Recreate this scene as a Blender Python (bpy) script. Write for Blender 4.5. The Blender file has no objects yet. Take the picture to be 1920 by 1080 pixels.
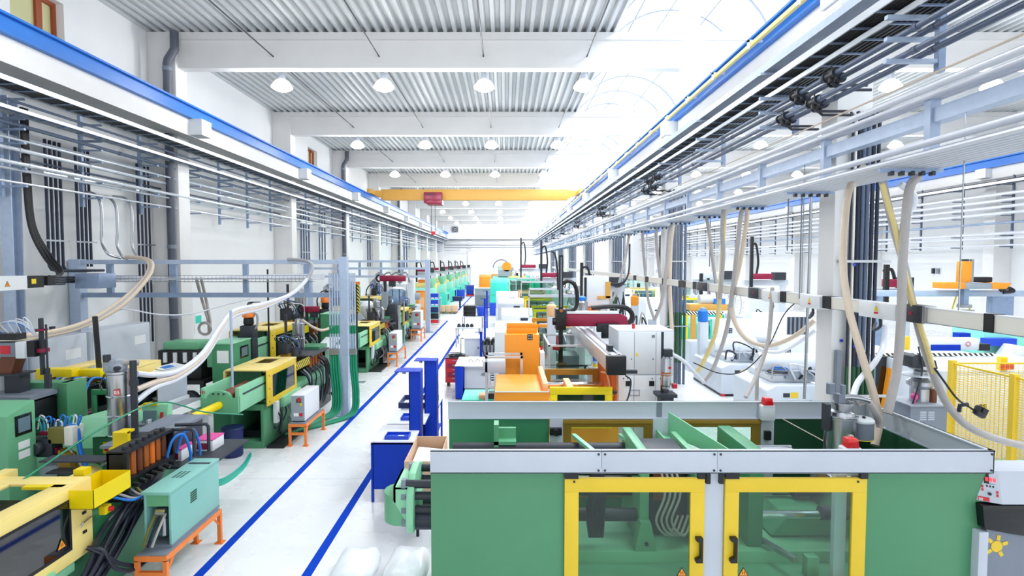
import bpy, bmesh, math, random
from mathutils import Vector, Matrix, Euler

random.seed(7)
SC = bpy.context.scene
COL = SC.collection
PI = math.pi

# ------------------------------------------------------------------ camera
FPX, CXP, CAM_H, PITCH = 1067.0, 948.0, 4.0, math.atan(50 / 1067.0)
cam_data = bpy.data.cameras.new('camera')
cam_data.sensor_width = 36.0
cam_data.lens = 36.0 * FPX / 1920.0
cam_data.shift_x = (960.0 - CXP) / 1920.0
cam_data.clip_end = 400
cam = bpy.data.objects.new('camera', cam_data)
COL.objects.link(cam)
cam.location = (0, 0, CAM_H)
cam.rotation_euler = (PI / 2 - PITCH, 0, 0)
SC.camera = cam

# ------------------------------------------------------------------ world, daylight, exposure
SC.view_settings.view_transform = 'Standard'
SC.view_settings.look = 'None'
SC.view_settings.exposure = 0.33
SC.view_settings.gamma = 1.0
SC.view_settings.use_curve_mapping = False
SC.cycles.max_bounces = 7
SC.cycles.diffuse_bounces = 4
SC.cycles.glossy_bounces = 3
SC.cycles.transparent_max_bounces = 10
SC.cycles.transmission_bounces = 4
SC.cycles.caustics_reflective = False
SC.cycles.caustics_refractive = False
SC.cycles.sample_clamp_indirect = 6.0

world = bpy.data.worlds.new('sky'); SC.world = world
world.use_nodes = True
wn = world.node_tree.nodes
wn['Background'].inputs[0].default_value = (0.91, 0.955, 1.0, 1)
wn['Background'].inputs[1].default_value = 1.25

def area_light(name, loc, sx, sy, power, color=(1, 1, 1), rot=(0, 0, 0)):
    d = bpy.data.lights.new(name, 'AREA')
    d.shape = 'RECTANGLE'; d.size = sx; d.size_y = sy
    d.energy = power; d.color = color
    o = bpy.data.objects.new(name, d); COL.objects.link(o)
    o.location = loc; o.rotation_euler = rot
    return o

SKY_X0, SKY_X1 = 3.47, 8.27
BEAM_Y = [18.5 + 9.55 * k for k in range(-2, 9)]
for i, by in enumerate(BEAM_Y):           # daylight above the barrel roof light, one patch of sky per bay
    area_light('skylight_daylight', ((SKY_X0 + SKY_X1) / 2, by + 4.8, 13.4), 4.9, 9.5, 1100, (0.95, 0.98, 1.0))

# ------------------------------------------------------------------ pixel helpers (a point on the photo at a chosen depth)
_sp, _cp = math.sin(PITCH), math.cos(PITCH)
def at(u, v, y):
    dx, dy = (u - CXP) / FPX, (540.0 - v) / FPX
    t = y / (dy * _sp + _cp)
    return Vector((dx * t, y, CAM_H + t * (dy * _cp - _sp)))
def floor_y(v):
    dy = (540.0 - v) / FPX
    return -CAM_H / (dy * _cp - _sp) * (dy * _sp + _cp)
def px(u, y, z):
    """x of pixel column u at depth y and height z"""
    depth = y * _cp - (z - CAM_H) * _sp
    return (u - CXP) / FPX * depth
def pz(v, y): return at(CXP, v, y).z
def yz(v, z):
    """depth at which a point of height z shows on pixel row v"""
    dy = (540.0 - v) / FPX
    return (z - CAM_H) / (dy * _cp - _sp) * (dy * _sp + _cp)

# ------------------------------------------------------------------ materials
def lin(h):
    h = h.lstrip('#')
    out = []
    for i in (0, 2, 4):
        c = int(h[i:i + 2], 16) / 255.0
        out.append(c / 12.92 if c <= 0.04045 else ((c + 0.055) / 1.055) ** 2.4)
    return out
MATS = {}
def mat(name, hexc, rough=0.5, metal=0.0, var=0.06, scale=3.0, emit=None, bump=0.0, coat=0.0):
    m = bpy.data.materials.new(name); m.use_nodes = True
    nt = m.node_tree; b = nt.nodes['Principled BSDF']
    c = lin(hexc)
    if var > 0:
        tc = nt.nodes.new('ShaderNodeTexCoord')
        nz = nt.nodes.new('ShaderNodeTexNoise'); nz.inputs['Scale'].default_value = scale
        nz.inputs['Detail'].default_value = 4
        nt.links.new(tc.outputs['Object'], nz.inputs['Vector'])
        mx = nt.nodes.new('ShaderNodeMix'); mx.data_type = 'RGBA'
        mx.inputs['A'].default_value = [max(0, x * (1 - var * 1.6)) for x in c] + [1]
        mx.inputs['B'].default_value = [min(1, x * (1 + var)) for x in c] + [1]
        nt.links.new(nz.outputs['Fac'], mx.inputs['Factor'])
        nt.links.new(mx.outputs['Result'], b.inputs['Base Color'])
        if bump:
            bp = nt.nodes.new('ShaderNodeBump'); bp.inputs['Strength'].default_value = bump
            nt.links.new(nz.outputs['Fac'], bp.inputs['Height']); nt.links.new(bp.outputs['Normal'], b.inputs['Normal'])
    else:
        b.inputs['Base Color'].default_value = c + [1]
    b.inputs['Roughness'].default_value = rough
    b.inputs['Metallic'].default_value = metal
    if coat: b.inputs['Coat Weight'].default_value = coat
    if emit:
        b.inputs['Emission Color'].default_value = lin(emit[0]) + [1]
        b.inputs['Emission Strength'].default_value = emit[1]
    MATS[name] = m
    return m
def glass(name, hexc, alpha, rough=0.05):
    """thin clear sheet: mostly see-through, tinted, with a reflection"""
    m = bpy.data.materials.new(name); m.use_nodes = True
    nt = m.node_tree; nt.nodes.remove(nt.nodes['Principled BSDF'])
    out = nt.nodes['Material Output']
    tr = nt.nodes.new('ShaderNodeBsdfTransparent'); tr.inputs[0].default_value = lin(hexc) + [1]
    gl = nt.nodes.new('ShaderNodeBsdfGlossy'); gl.inputs['Roughness'].default_value = rough
    fr = nt.nodes.new('ShaderNodeLayerWeight'); fr.inputs[0].default_value = 0.25
    mp = nt.nodes.new('ShaderNodeMapRange'); mp.inputs[3].default_value = alpha; mp.inputs[4].default_value = min(1, alpha + (0.3 if name != 'roof_glazing' else 0.02))
    nt.links.new(fr.outputs['Facing'], mp.inputs[0])
    mx = nt.nodes.new('ShaderNodeMixShader')
    nt.links.new(mp.outputs[0], mx.inputs[0])
    nt.links.new(tr.outputs[0], mx.inputs[1]); nt.links.new(gl.outputs[0], mx.inputs[2])
    nt.links.new(mx.outputs[0], out.inputs[0])
    MATS[name] = m
    return m

mat('wall', 'eceef0', 0.75, var=0.03, scale=0.8)
mat('concrete', 'e6e6e6', 0.7, var=0.04, scale=1.2)
mat('deck', 'c9cdd0', 0.5, 0.0, var=0.05)
mat('white', 'e3e7ec', 0.4, var=0.03)
mat('offwhite', 'cbd3dd', 0.4, var=0.03)
mat('machine_grey', 'c3cad6', 0.42, var=0.04)
mat('cream', 'e9e5dc', 0.4, var=0.03)
mat('galv', '93a6c4', 0.42, 0.35, var=0.14, scale=8)
mat('galv_light', 'b4c4dc', 0.45, 0.25, var=0.10, scale=8)
mat('alu_pipe', 'd4dae2', 0.32, 0.55, var=0.05)
mat('white_pipe', 'd6dae4', 0.35, 0.15, var=0.03)
mat('steel', 'b5b8bd', 0.25, 0.9, var=0.06)
mat('chrome', 'e2e4e8', 0.12, 1.0, var=0.03)
mat('dark_pipe', '232c3e', 0.45, 0.2, var=0.1)
mat('grey_pipe', '5b6880', 0.4, 0.2, var=0.1)
mat('downpipe', '585e6a', 0.5, 0.1, var=0.1)
mat('black', '121419', 0.45, var=0.15)
mat('black_gloss', '0c0e13', 0.15, var=0.1)
mat('charcoal', '2c313b', 0.5, var=0.1)
mat('rubber', '1b2130', 0.4, var=0.1)
mat('grey', '7d8694', 0.5, var=0.08)
mat('mid_grey', '9aa2ad', 0.5, var=0.06)
mat('crane_blue', '1672cc', 0.4, var=0.06)
mat('blue', '0538b6', 0.55, var=0.05)
MATS['blue'].node_tree.nodes['Principled BSDF'].inputs['Specular IOR Level'].default_value = 0.25
mat('line_blue', '0840b8', 0.9, var=0.04)
MATS['line_blue'].node_tree.nodes['Principled BSDF'].inputs['Specular IOR Level'].default_value = 0.1
mat('blue_bin', '1143c8', 0.45, var=0.08)
mat('navy', '12235e', 0.5, var=0.12)
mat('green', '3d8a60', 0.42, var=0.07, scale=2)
mat('green_panel', '4f9068', 0.4, var=0.07, scale=1.6)
mat('green_light', '8ccfa6', 0.4, var=0.06)
mat('green_mid', '68ad83', 0.4, var=0.06)
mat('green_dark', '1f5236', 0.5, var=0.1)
mat('teal_box', '84bfb6', 0.45, var=0.05)
mat('turquoise', '3fdcc4', 0.4, var=0.06)
mat('mint', '8fe4cd', 0.4, var=0.06)
mat('yellow', 'f0d400', 0.42, var=0.05)
mat('yellow_warm', 'e9c62c', 0.42, var=0.05)
mat('yellow_pale', 'f4dc88', 0.42, var=0.05)
mat('crane_yellow', 'dba64e', 0.45, var=0.05)
mat('orange', 'f59a24', 0.42, var=0.05)
mat('orange_stand', 'f08336', 0.45, var=0.08)
mat('orange_deep', 'e8741c', 0.45, var=0.06)
mat('peach', 'f7c495', 0.45, var=0.06)
mat('maroon', '8f0f3c', 0.35, var=0.08)
mat('red', 'd32234', 0.4, var=0.07)
mat('red_lamp', 'e0101c', 0.2, var=0.06, coat=0.5)
mat('pink', 'e5519f', 0.5, var=0.1)
mat('cardboard', 'dcb899', 0.7, var=0.08)
mat('pallet_wood', 'a98563', 0.8, var=0.15)
mat('hose_beige', 'd9c8b4', 0.45, var=0.06, scale=12)
mat('hose_grey', 'b3aeac', 0.4, var=0.08, scale=12)
mat('hose_clear', 'dfe3ee', 0.3, var=0.05, scale=12)
mat('hose_yellow', 'e3cf8e', 0.45, var=0.08, scale=12)
mat('cable_green', '138a66', 0.4, var=0.1)
mat('cable_blue', '1c78d8', 0.4, var=0.08)
mat('cable_teal', '2fae9a', 0.4, var=0.08)
mat('olive', '7a7330', 0.55, var=0.1)
mat('brown', '6f3a22', 0.5, var=0.1)
mat('copper', 'b5642c', 0.35, 0.3, var=0.1)
mat('screen', '10151e', 0.12, var=0.1)
mat('screen_grey', '6d8390', 0.2, var=0.1)
mat('paper', 'f2f4f6', 0.7, var=0.02)
mat('belt', '8d939b', 0.5, var=0.08)
mat('plastic_bag', 'eef3f7', 0.25, var=0.03, bump=0.0)
mat('led_red', '5a0508', 0.3, var=0, emit=('ff2a3a', 2.0))
mat('lamp_lens', 'ffffff', 0.3, var=0, emit=('ffffff', 30.0))
mat('lamp_glow', 'ffffff', 0.4, var=0, emit=('ffffff', 7.0))
mat('window_pane', 'cfcf9e', 0.3, var=0.05)
mat('window_frame', '9c4a26', 0.5, var=0.1)
mat('bronze', 'a4812e', 0.4, 0.2, var=0.08)
glass('clear_panel', 'dcebe4', 0.02)
glass('tinted_panel', '5d7480', 0.08)
glass('roof_glazing', 'f6fbff', 0.04, 0.3)
glass('blue_clear', 'cfe2f4', 0.10)

def stripes(name, ca, cb, scale, axis=(1, 0, 1), duty=0.5):
    m = bpy.data.materials.new(name); m.use_nodes = True
    nt = m.node_tree; b = nt.nodes['Principled BSDF']
    tc = nt.nodes.new('ShaderNodeTexCoord')
    d = nt.nodes.new('ShaderNodeVectorMath'); d.operation = 'DOT_PRODUCT'
    d.inputs[1].default_value = axis
    nt.links.new(tc.outputs['Object'], d.inputs[0])
    mu = nt.nodes.new('ShaderNodeMath'); mu.operation = 'MULTIPLY'; mu.inputs[1].default_value = scale
    nt.links.new(d.outputs['Value'], mu.inputs[0])
    fr = nt.nodes.new('ShaderNodeMath'); fr.operation = 'FRACT'
    nt.links.new(mu.outputs[0], fr.inputs[0])
    gt = nt.nodes.new('ShaderNodeMath'); gt.operation = 'GREATER_THAN'; gt.inputs[1].default_value = duty
    nt.links.new(fr.outputs[0], gt.inputs[0])
    mx = nt.nodes.new('ShaderNodeMix'); mx.data_type = 'RGBA'
    mx.inputs['A'].default_value = lin(ca) + [1]; mx.inputs['B'].default_value = lin(cb) + [1]
    nt.links.new(gt.outputs[0], mx.inputs['Factor']); nt.links.new(mx.outputs['Result'], b.inputs['Base Color'])
    b.inputs['Roughness'].default_value = 0.5
    MATS[name] = m
stripes('hazard', 'e8d21a', '101010', 9.0, (1, 1, 1))
stripes('hazard_white', 'f2f2e0', '181818', 9.0, (1, 1, 1))
stripes('louvre_orange', 'f07a1c', 'b84d08', 16.0, (0.7, 0.7, 0))

def floor_material():
    m = bpy.data.materials.new('floor_coating'); m.use_nodes = True
    nt = m.node_tree; b = nt.nodes['Principled BSDF']
    tc = nt.nodes.new('ShaderNodeTexCoord')
    n1 = nt.nodes.new('ShaderNodeTexNoise'); n1.inputs['Scale'].default_value = 0.7; n1.inputs['Detail'].default_value = 6
    n2 = nt.nodes.new('ShaderNodeTexNoise'); n2.inputs['Scale'].default_value = 1.7; n2.inputs['Detail'].default_value = 3
    for n in (n1, n2): nt.links.new(tc.outputs['Object'], n.inputs['Vector'])
    r1 = nt.nodes.new('ShaderNodeValToRGB')
    r1.color_ramp.elements[0].position = 0.3; r1.color_ramp.elements[0].color = lin('e1e4e7') + [1]
    r1.color_ramp.elements[1].position = 0.62; r1.color_ramp.elements[1].color = lin('eaecee') + [1]
    nt.links.new(n1.outputs['Fac'], r1.inputs[0]); nt.links.new(r1.outputs[0], b.inputs['Base Color'])
    mr = nt.nodes.new('ShaderNodeMapRange'); mr.inputs[3].default_value = 0.2; mr.inputs[4].default_value = 0.34
    nt.links.new(n2.outputs['Fac'], mr.inputs[0]); nt.links.new(mr.outputs[0], b.inputs['Roughness'])
    MATS['floor'] = m
floor_material()

# ------------------------------------------------------------------ mesh builder
def spl(pts, k=6):
    """Catmull-Rom through the points"""
    P = [Vector(p) for p in pts]
    if len(P) < 3: return P
    Q = [P[0] * 2 - P[1]] + P + [P[-1] * 2 - P[-2]]
    out = []
    for i in range(1, len(Q) - 2):
        a, b, c, d = Q[i - 1], Q[i], Q[i + 1], Q[i + 2]
        for j in range(k):
            t = j / k
            out.append(0.5 * ((2 * b) + (c - a) * t + (2 * a - 5 * b + 4 * c - d) * t * t + (3 * b - a - 3 * c + d) * t ** 3))
    out.append(P[-1])
    return out

class MB:
    def __init__(s): s.v = []; s.f = []
    def add(s, vs, fs):
        o = len(s.v); s.v += [tuple(p) for p in vs]; s.f += [tuple(i + o for i in f) for f in fs]; return s
    def box(s, x0, x1, y0, y1, z0, z1):
        if x0 > x1: x0, x1 = x1, x0
        if y0 > y1: y0, y1 = y1, y0
        if z0 > z1: z0, z1 = z1, z0
        return s.add([(x0, y0, z0), (x1, y0, z0), (x1, y1, z0), (x0, y1, z0), (x0, y0, z1), (x1, y0, z1), (x1, y1, z1), (x0, y1, z1)],
                     [(0, 3, 2, 1), (4, 5, 6, 7), (0, 1, 5, 4), (1, 2, 6, 5), (2, 3, 7, 6), (3, 0, 4, 7)])
    def rbox(s, c, d, r=(0, 0, 0)):
        m = Euler(r).to_matrix(); c = Vector(c)
        vs = [c + m @ Vector((sx * d[0] / 2, sy * d[1] / 2, sz * d[2] / 2)) for sx, sy, sz in
              ((-1, -1, -1), (1, -1, -1), (1, 1, -1), (-1, 1, -1), (-1, -1, 1), (1, -1, 1), (1, 1, 1), (-1, 1, 1))]
        return s.add(vs, [(0, 3, 2, 1), (4, 5, 6, 7), (0, 1, 5, 4), (1, 2, 6, 5), (2, 3, 7, 6), (3, 0, 4, 7)])
    def tube(s, pts, r, n=8, cap=True, radii=None):
        P = [Vector(p) for p in pts]; rings = []
        t = (P[1] - P[0]).normalized()
        up = Vector((0, 0, 1)) if abs(t.z) < 0.9 else Vector((1, 0, 0))
        a = t.cross(up).normalized()
        o = len(s.v)
        for i, p in enumerate(P):
            if i == 0: d = P[1] - P[0]
            elif i == len(P) - 1: d = P[-1] - P[-2]
            else: d = (P[i + 1] - P[i]).normalized() + (P[i] - P[i - 1]).normalized()
            d = d.normalized() if d.length > 1e-9 else t
            a = a - d * a.dot(d)
            a = a.normalized() if a.length > 1e-9 else d.orthogonal().normalized()
            b = d.cross(a)
            rr = radii[i] if radii else r
            for k in range(n):
                w = 2 * PI * k / n
                s.v.append(tuple(p + (a * math.cos(w) + b * math.sin(w)) * rr))
        m = len(P)
        for i in range(m - 1):
            for k in range(n):
                k2 = (k + 1) % n
                s.f.append((o + i * n + k, o + (i + 1) * n + k, o + (i + 1) * n + k2, o + i * n + k2))
        if cap:
            s.f.append(tuple(o + k for k in range(n)))
            s.f.append(tuple(o + (m - 1) * n + k for k in reversed(range(n))))
        return s
    def cyl(s, p, q, r, r2=None, n=14): return s.tube([p, q], r, n, True, [r, r if r2 is None else r2])
    def lathe(s, c, prof, n=20):
        pts = [(c[0], c[1], c[2] + z) for _, z in prof]
        o = len(s.v)
        for (r, z) in prof:
            for k in range(n):
                w = 2 * PI * k / n
                s.v.append((c[0] + r * math.cos(w), c[1] + r * math.sin(w), c[2] + z))
        for i in range(len(prof) - 1):
            for k in range(n):
                k2 = (k + 1) % n
                s.f.append((o + i * n + k, o + i * n + k2, o + (i + 1) * n + k2, o + (i + 1) * n + k))
        s.f.append(tuple(o + k for k in reversed(range(n))))
        s.f.append(tuple(o + (len(prof) - 1) * n + k for k in range(n)))
        return s
    def prism(s, poly, axis, a, b):
        """poly: 2-D points; axis: the direction it is extruded along, from a to b (x: (y,z), y: (x,z), z: (x,y))"""
        def P(p, t): return {'x': (t, p[0], p[1]), 'y': (p[0], t, p[1]), 'z': (p[0], p[1], t)}[axis]
        n = len(poly); o = len(s.v)
        s.v += [P(p, a) for p in poly] + [P(p, b) for p in poly]
        s.f.append(tuple(o + i for i in range(n))); s.f.append(tuple(o + n + i for i in reversed(range(n))))
        for i in range(n):
            j = (i + 1) % n
            s.f.append((o + i, o + n + i, o + n + j, o + j))
        return s
    def frame(s, axis, a, b, u0, u1, v0, v1, w):
        """rectangular frame in the plane normal to axis, from a to b thick, outer u0..u1 x v0..v1, bar width w"""
        for (p0, p1, q0, q1) in ((u0, u1, v0, v0 + w), (u0, u1, v1 - w, v1), (u0, u0 + w, v0 + w, v1 - w), (u1 - w, u1, v0 + w, v1 - w)):
            if axis == 'y': s.box(p0, p1, a, b, q0, q1)
            elif axis == 'x': s.box(a, b, p0, p1, q0, q1)
            else: s.box(p0, p1, q0, q1, a, b)
        return s
    def ring(s, c, R, r, axis='z', n=24, m=6, a0=0, a1=2 * PI):
        pts = []
        full = abs(a1 - a0 - 2 * PI) < 1e-6
        for k in range(n + 1):
            w = a0 + (a1 - a0) * k / n
            x, y = R * math.cos(w), R * math.sin(w)
            d = {'z': (x, y, 0), 'y': (x, 0, y), 'x': (0, x, y)}[axis]
            pts.append((c[0] + d[0], c[1] + d[1], c[2] + d[2]))
        return s.tube(pts, r, m, not full)

def mesh_from(name, mb, m, bev=0.0, smooth=True, off=None):
    me = bpy.data.meshes.new(name)
    v = mb.v if off is None else [(p[0] - off[0], p[1] - off[1], p[2] - off[2]) for p in mb.v]
    me.from_pydata(v, [], mb.f)
    bm = bmesh.new(); bm.from_mesh(me)
    bmesh.ops.recalc_face_normals(bm, faces=bm.faces)
    if bev > 0:
        es = [e for e in bm.edges if len(e.link_faces) == 2 and e.calc_face_angle(0) > 0.6]
        bmesh.ops.bevel(bm, geom=es, offset=bev, segments=2, affect='EDGES', clamp_overlap=True, profile=0.5)
    bm.to_mesh(me); bm.free()
    if smooth:
        me.shade_smooth(); me.set_sharp_from_angle(angle=math.radians(38))
    me.materials.append(MATS[m])
    return me
def obj(name, mb, m, parent=None, bev=0.0, smooth=True):
    off = None
    if parent is not None:
        off = Vector(parent.location)
        q = parent.parent
        while q is not None: off = off + Vector(q.location); q = q.parent
        if parent.get('_local'): off = None
    o = bpy.data.objects.new(name, mesh_from(name, mb, m, bev, smooth, off))
    COL.objects.link(o); o.parent = parent
    return o
def tag(o, label, cat, group=None, kind=None):
    o['label'] = label; o['category'] = cat
    if group: o['group'] = group
    if kind: o['kind'] = kind
    return o
LOCAL = set()
def thing(name, label, cat, loc, group=None):
    """an Empty at the base of a thing; its parts are built in world coordinates and parented to it"""
    o = bpy.data.objects.new(name, None); COL.objects.link(o)
    o.location = loc; o.empty_display_size = 0.1
    return tag(o, label, cat, group)
def part(root, name, m, mb, bev=0.0, label=None, smooth=True):
    """a part (or sub-part when root is a part), geometry in world coordinates"""
    o = obj(name, mb, m, root, bev, smooth)
    if label: o['label'] = label
    return o
def solo(name, label, cat, m, mb, group=None, bev=0.0):
    """a thing that is one mesh; its origin is put at the middle of its base"""
    xs = [p[0] for p in mb.v]; ys = [p[1] for p in mb.v]; zs = [p[2] for p in mb.v]
    c = ((min(xs) + max(xs)) / 2, (min(ys) + max(ys)) / 2, min(zs))
    o = bpy.data.objects.new(name, mesh_from(name, mb, m, bev, True, c)); COL.objects.link(o)
    o.location = c
    return tag(o, label, cat, group)
def struct(name, m, mb, parent=None, bev=0.0, smooth=True):
    o = bpy.data.objects.new(name, mesh_from(name, mb, m, bev, smooth)); COL.objects.link(o)
    if parent: o.parent = parent
    else: o['kind'] = 'structure'
    return o
def copy_thing(src, dx, dy, dz=0.0, label=None, name=None, group=None):
    r = src.copy(); COL.objects.link(r)
    r.location = Vector(src.location) + Vector((dx, dy, dz))
    if name: r.name = name
    if label: r['label'] = label
    if group: r['group'] = group
    for ch in list(src.children):
        c = ch.copy(); COL.objects.link(c); c.parent = r
        for g in list(ch.children):
            d = g.copy(); COL.objects.link(d); d.parent = c
    return r
ORD = ['first', 'second', 'third', 'fourth', 'fifth', 'sixth', 'seventh', 'eighth', 'ninth', 'tenth', 'eleventh', 'twelfth', 'thirteenth',
       'fourteenth', 'fifteenth', 'sixteenth', 'seventeenth', 'eighteenth', 'nineteenth', 'twentieth', 'twenty-first', 'twenty-second']

# lettering: a 3x5 dot-stroke alphabet made of little raised bars
SEG = {'A': '0213 4 26', }
GLYPH = {'0': '111101101101111', '1': '010110010010111', '2': '111001111100111', '3': '111001111001111', '4': '101101111001001', '5': '111100111001111',
         '6': '111100111101111', '7': '111001010010010', '8': '111101111101111', '9': '111101111001111', 'S': '111100111001111', 'E': '111100111100111',
         'B': '110101110101110', 'N': '101111111111101', '-': '000000111000000', 'G': '111100101101111', 'T': '111010010010010', 'I': '111010010010111'}
def lettering(mb, text, origin, ux, uz, nrm, h, thick=0.004):
    """text standing on a surface: origin lower left, ux along the line, uz up, nrm out of the surface"""
    c = h / 5.0; O = Vector(origin); ux = Vector(ux); uz = Vector(uz); nrm = Vector(nrm)
    for i, ch in enumerate(text):
        g = GLYPH.get(ch)
        if not g: continue
        for r in range(5):
            for k in range(3):
                if g[r * 3 + k] == '1':
                    p = O + ux * ((i * 4 + k) * c) + uz * ((4 - r) * c)
                    q = [p, p + ux * c, p + ux * c + uz * c, p + uz * c]
                    vs = q + [a + nrm * thick for a in q]
                    mb.add(vs, [(0, 1, 2, 3), (4, 5, 6, 7), (0, 1, 5, 4), (1, 2, 6, 5), (2, 3, 7, 6), (3, 0, 4, 7)])
    return mb
def warning_triangle(parent, c, ux, uz, nrm, s):
    """yellow triangle with a black border and two black bars"""
    c = Vector(c); ux = Vector(ux); uz = Vector(uz); nrm = Vector(nrm)
    def tri(k, t0, t1):
        m = MB(); q = [c + ux * (-k * .5) + uz * (-k * .29), c + ux * (k * .5) + uz * (-k * .29), c + uz * (k * .58)]
        m.add([a + nrm * t0 for a in q] + [a + nrm * t1 for a in q], [(0, 1, 2), (3, 4, 5), (0, 1, 4, 3), (1, 2, 5, 4), (2, 0, 3, 5)])
        return m
    w = part(parent, 'warning_sign', 'black', tri(s, 0, .003), label='triangular yellow and black warning sign')
    part(w, 'sign_face', 'orange', tri(s * .8, .003, .005))
    m = MB()
    for d in (-.09, .09):
        p = c + ux * (d * s) + uz * (-.1 * s)
        m.tube([p + nrm * .006, p + uz * (.28 * s) + nrm * .006], .03 * s, 4)
    part(w, 'symbol', 'black', m)
    return w
# ------------------------------------------------------------------ building shell
XL, XR, YB, Y0 = -11.25, 24.6, 99.0, -6.0
ZD, ZB = 11.19, 10.11
struct('floor', 'floor', MB().box(XL - .4, XR + .4, Y0, YB + .4, -.15, 0), smooth=False)
m = MB().box(-3.975, -3.85, Y0, 38.3, 0, .003).box(-4.6, -3.975, 38.18, 38.3, 0, .003)
struct('trim_1', 'line_blue', m); bpy.data.objects['trim_1']['label'] = 'blue painted aisle line beside the green machines'
struct('trim_2', 'line_blue', MB().box(-2.60, -2.475, Y0, 31.0, 0, .003)); bpy.data.objects['trim_2']['label'] = 'blue painted aisle line beside the blue benches'
struct('trim_3', 'line_blue', MB().box(-3.95, -3.82, 43.0, 66, 0, .003))
struct('trim_4', 'line_blue', MB().box(-2.62, -2.5, 45.0, 70, 0, .003))
# thin joints cut in the floor coating
m = MB()
for jy in (6.2, 10.3, 14.7, 19.2, 24, 29): m.box(XL, XR, jy, jy + .012, 0, .0015)
struct('trim_5', 'offwhite', m)

WINS = (14.0, 33.5, 52.5)
m = MB()
m.box(XL - .35, XL, Y0, YB, 0, 8.9).box(XL - .35, XL, Y0, YB, 10.53, 12.2)
ys = [Y0] + [e for w in WINS for e in (w - .8, w + .8)] + [YB]
for a, b in zip(ys[0::2], ys[1::2]): m.box(XL - .35, XL, a, b, 8.9, 10.53)
struct('wall_left', 'wall', m)
for i, w in enumerate(WINS):
    f = struct('window_%d' % (i + 1), 'window_pane', MB().box(XL - .30, XL - .27, w - .8, w + .8, 8.9, 10.53))
    struct('window_frame', 'window_frame', MB().frame('x', XL - .30, XL - .2, w - .8, w + .8, 8.9, 10.53, .10).box(XL - .3, XL - .2, w + .18, w + .36, 8.9, 10.53), parent=f)
struct('wall_right', 'wall', MB().box(XR, XR + .35, Y0, YB, 0, 12.2))
struct('wall_back', 'wall', MB().box(XL, XR, YB, YB + .35, 0, 12.2))
m = MB()
for x in (-6.25, -.25, 12, 18): m.box(x - .28, x + .28, YB - .3, YB, 0, 11.2)
struct('trim_6', 'concrete', m)

def deck(x0, x1):
    p, d, mb = .30, .14, MB()
    n = int((x1 - x0) / p); prof = []
    for i in range(n):
        a = x0 + i * p
        prof += [(a, ZD), (a + .11, ZD), (a + .15, ZD + d), (a + .26, ZD + d)]
    prof.append((x1, ZD))
    vs = [(x, Y0, z) for x, z in prof] + [(x, YB, z) for x, z in prof]
    k = len(prof)
    mb.add(vs, [(i, i + 1, k + i + 1, k + i) for i in range(k - 1)])
    return mb
struct('ceiling_1', 'deck', deck(XL, SKY_X0), smooth=False)
struct('ceiling_2', 'deck', deck(SKY_X1, XR), smooth=False)
# curb of the barrel roof light
m = MB()
m.box(SKY_X0 - .08, SKY_X0, Y0, YB, ZD, ZD + .35).box(SKY_X1, SKY_X1 + .08, Y0, YB, ZD, ZD + .35)
struct('trim_7', 'white', m)
# glazing and its arched bars
def arc(y, n=18, rise=1.5, lift=0):
    xc, hw = (SKY_X0 + SKY_X1) / 2, (SKY_X1 - SKY_X0) / 2
    R = (hw * hw + rise * rise) / (2 * rise); a0 = math.asin(hw / R)
    return [(xc + (R + lift) * math.sin(-a0 + 2 * a0 * i / n), y, ZD + .3 + (R + lift) * math.cos(-a0 + 2 * a0 * i / n) - (R - rise)) for i in range(n + 1)]
m = MB()
A, B = arc(Y0), arc(YB)
m.add(A + B, [(i, i + 1, len(A) + i + 1, len(A) + i) for i in range(len(A) - 1)])
g = struct('window_4', 'roof_glazing', m)
g['label'] = 'translucent barrel vault roof light over the column row'
m = MB()
y = Y0 + .3
while y < YB:
    m.tube(arc(y, 14, lift=-.04), .034, 4); y += 2.4
for k in (5, 9, 13):
    m.tube([arc(Y0, lift=-.03)[k], arc(YB, lift=-.03)[k]], .022, 4)
struct('window_frame', 'grey', m, parent=g)

for i, by in enumerate(BEAM_Y):
    for (x0, x1) in ((-10.42, 5.62), (6.18, 23.8)):
        m = MB().box(x0, x1, by - .18, by + .18, ZB, ZD - .2).box(x0, x1, by - .28, by + .28, ZD - .22, ZD)
        struct('roof_beam', 'concrete', m)
    struct('column', 'concrete', MB().box(XL, -10.37, by - .32, by + .32, 0, ZD), bev=.02)
    struct('column', 'concrete', MB().box(5.15, 5.70, by, by + .46, 0, 7.95).box(5.15, 6.2, by, by + .46, 7.95, 8.05).box(5.6, 6.2, by, by + .46, 8.05, ZD + .9), bev=.02)
    struct('column', 'concrete', MB().box(23.75, XR, by - .32, by + .32, 0, ZD))
    # corbel blocks that carry the runway beams
    struct('trim_8', 'white', MB().box(-10.4, -9.6, by - .3, by + .3, 8.0, 8.5))
    struct('trim_9', 'white', MB().box(5.1, 5.62, by - .02, by + .48, 8.05, 8.5))
    struct('trim_10', 'white', MB().box(23.2, 23.8, by - .3, by + .3, 8.05, 8.5))
struct('trim_11', 'concrete', MB().box(-10.8, -10.0, Y0, YB, 7.97, 8.52))
struct('trim_12', 'concrete', MB().box(5.52, 6.05, Y0, YB, 8.07, 8.52))
struct('trim_13', 'concrete', MB().box(23.5, 24.1, Y0, YB, 7.97, 8.52))

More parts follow.
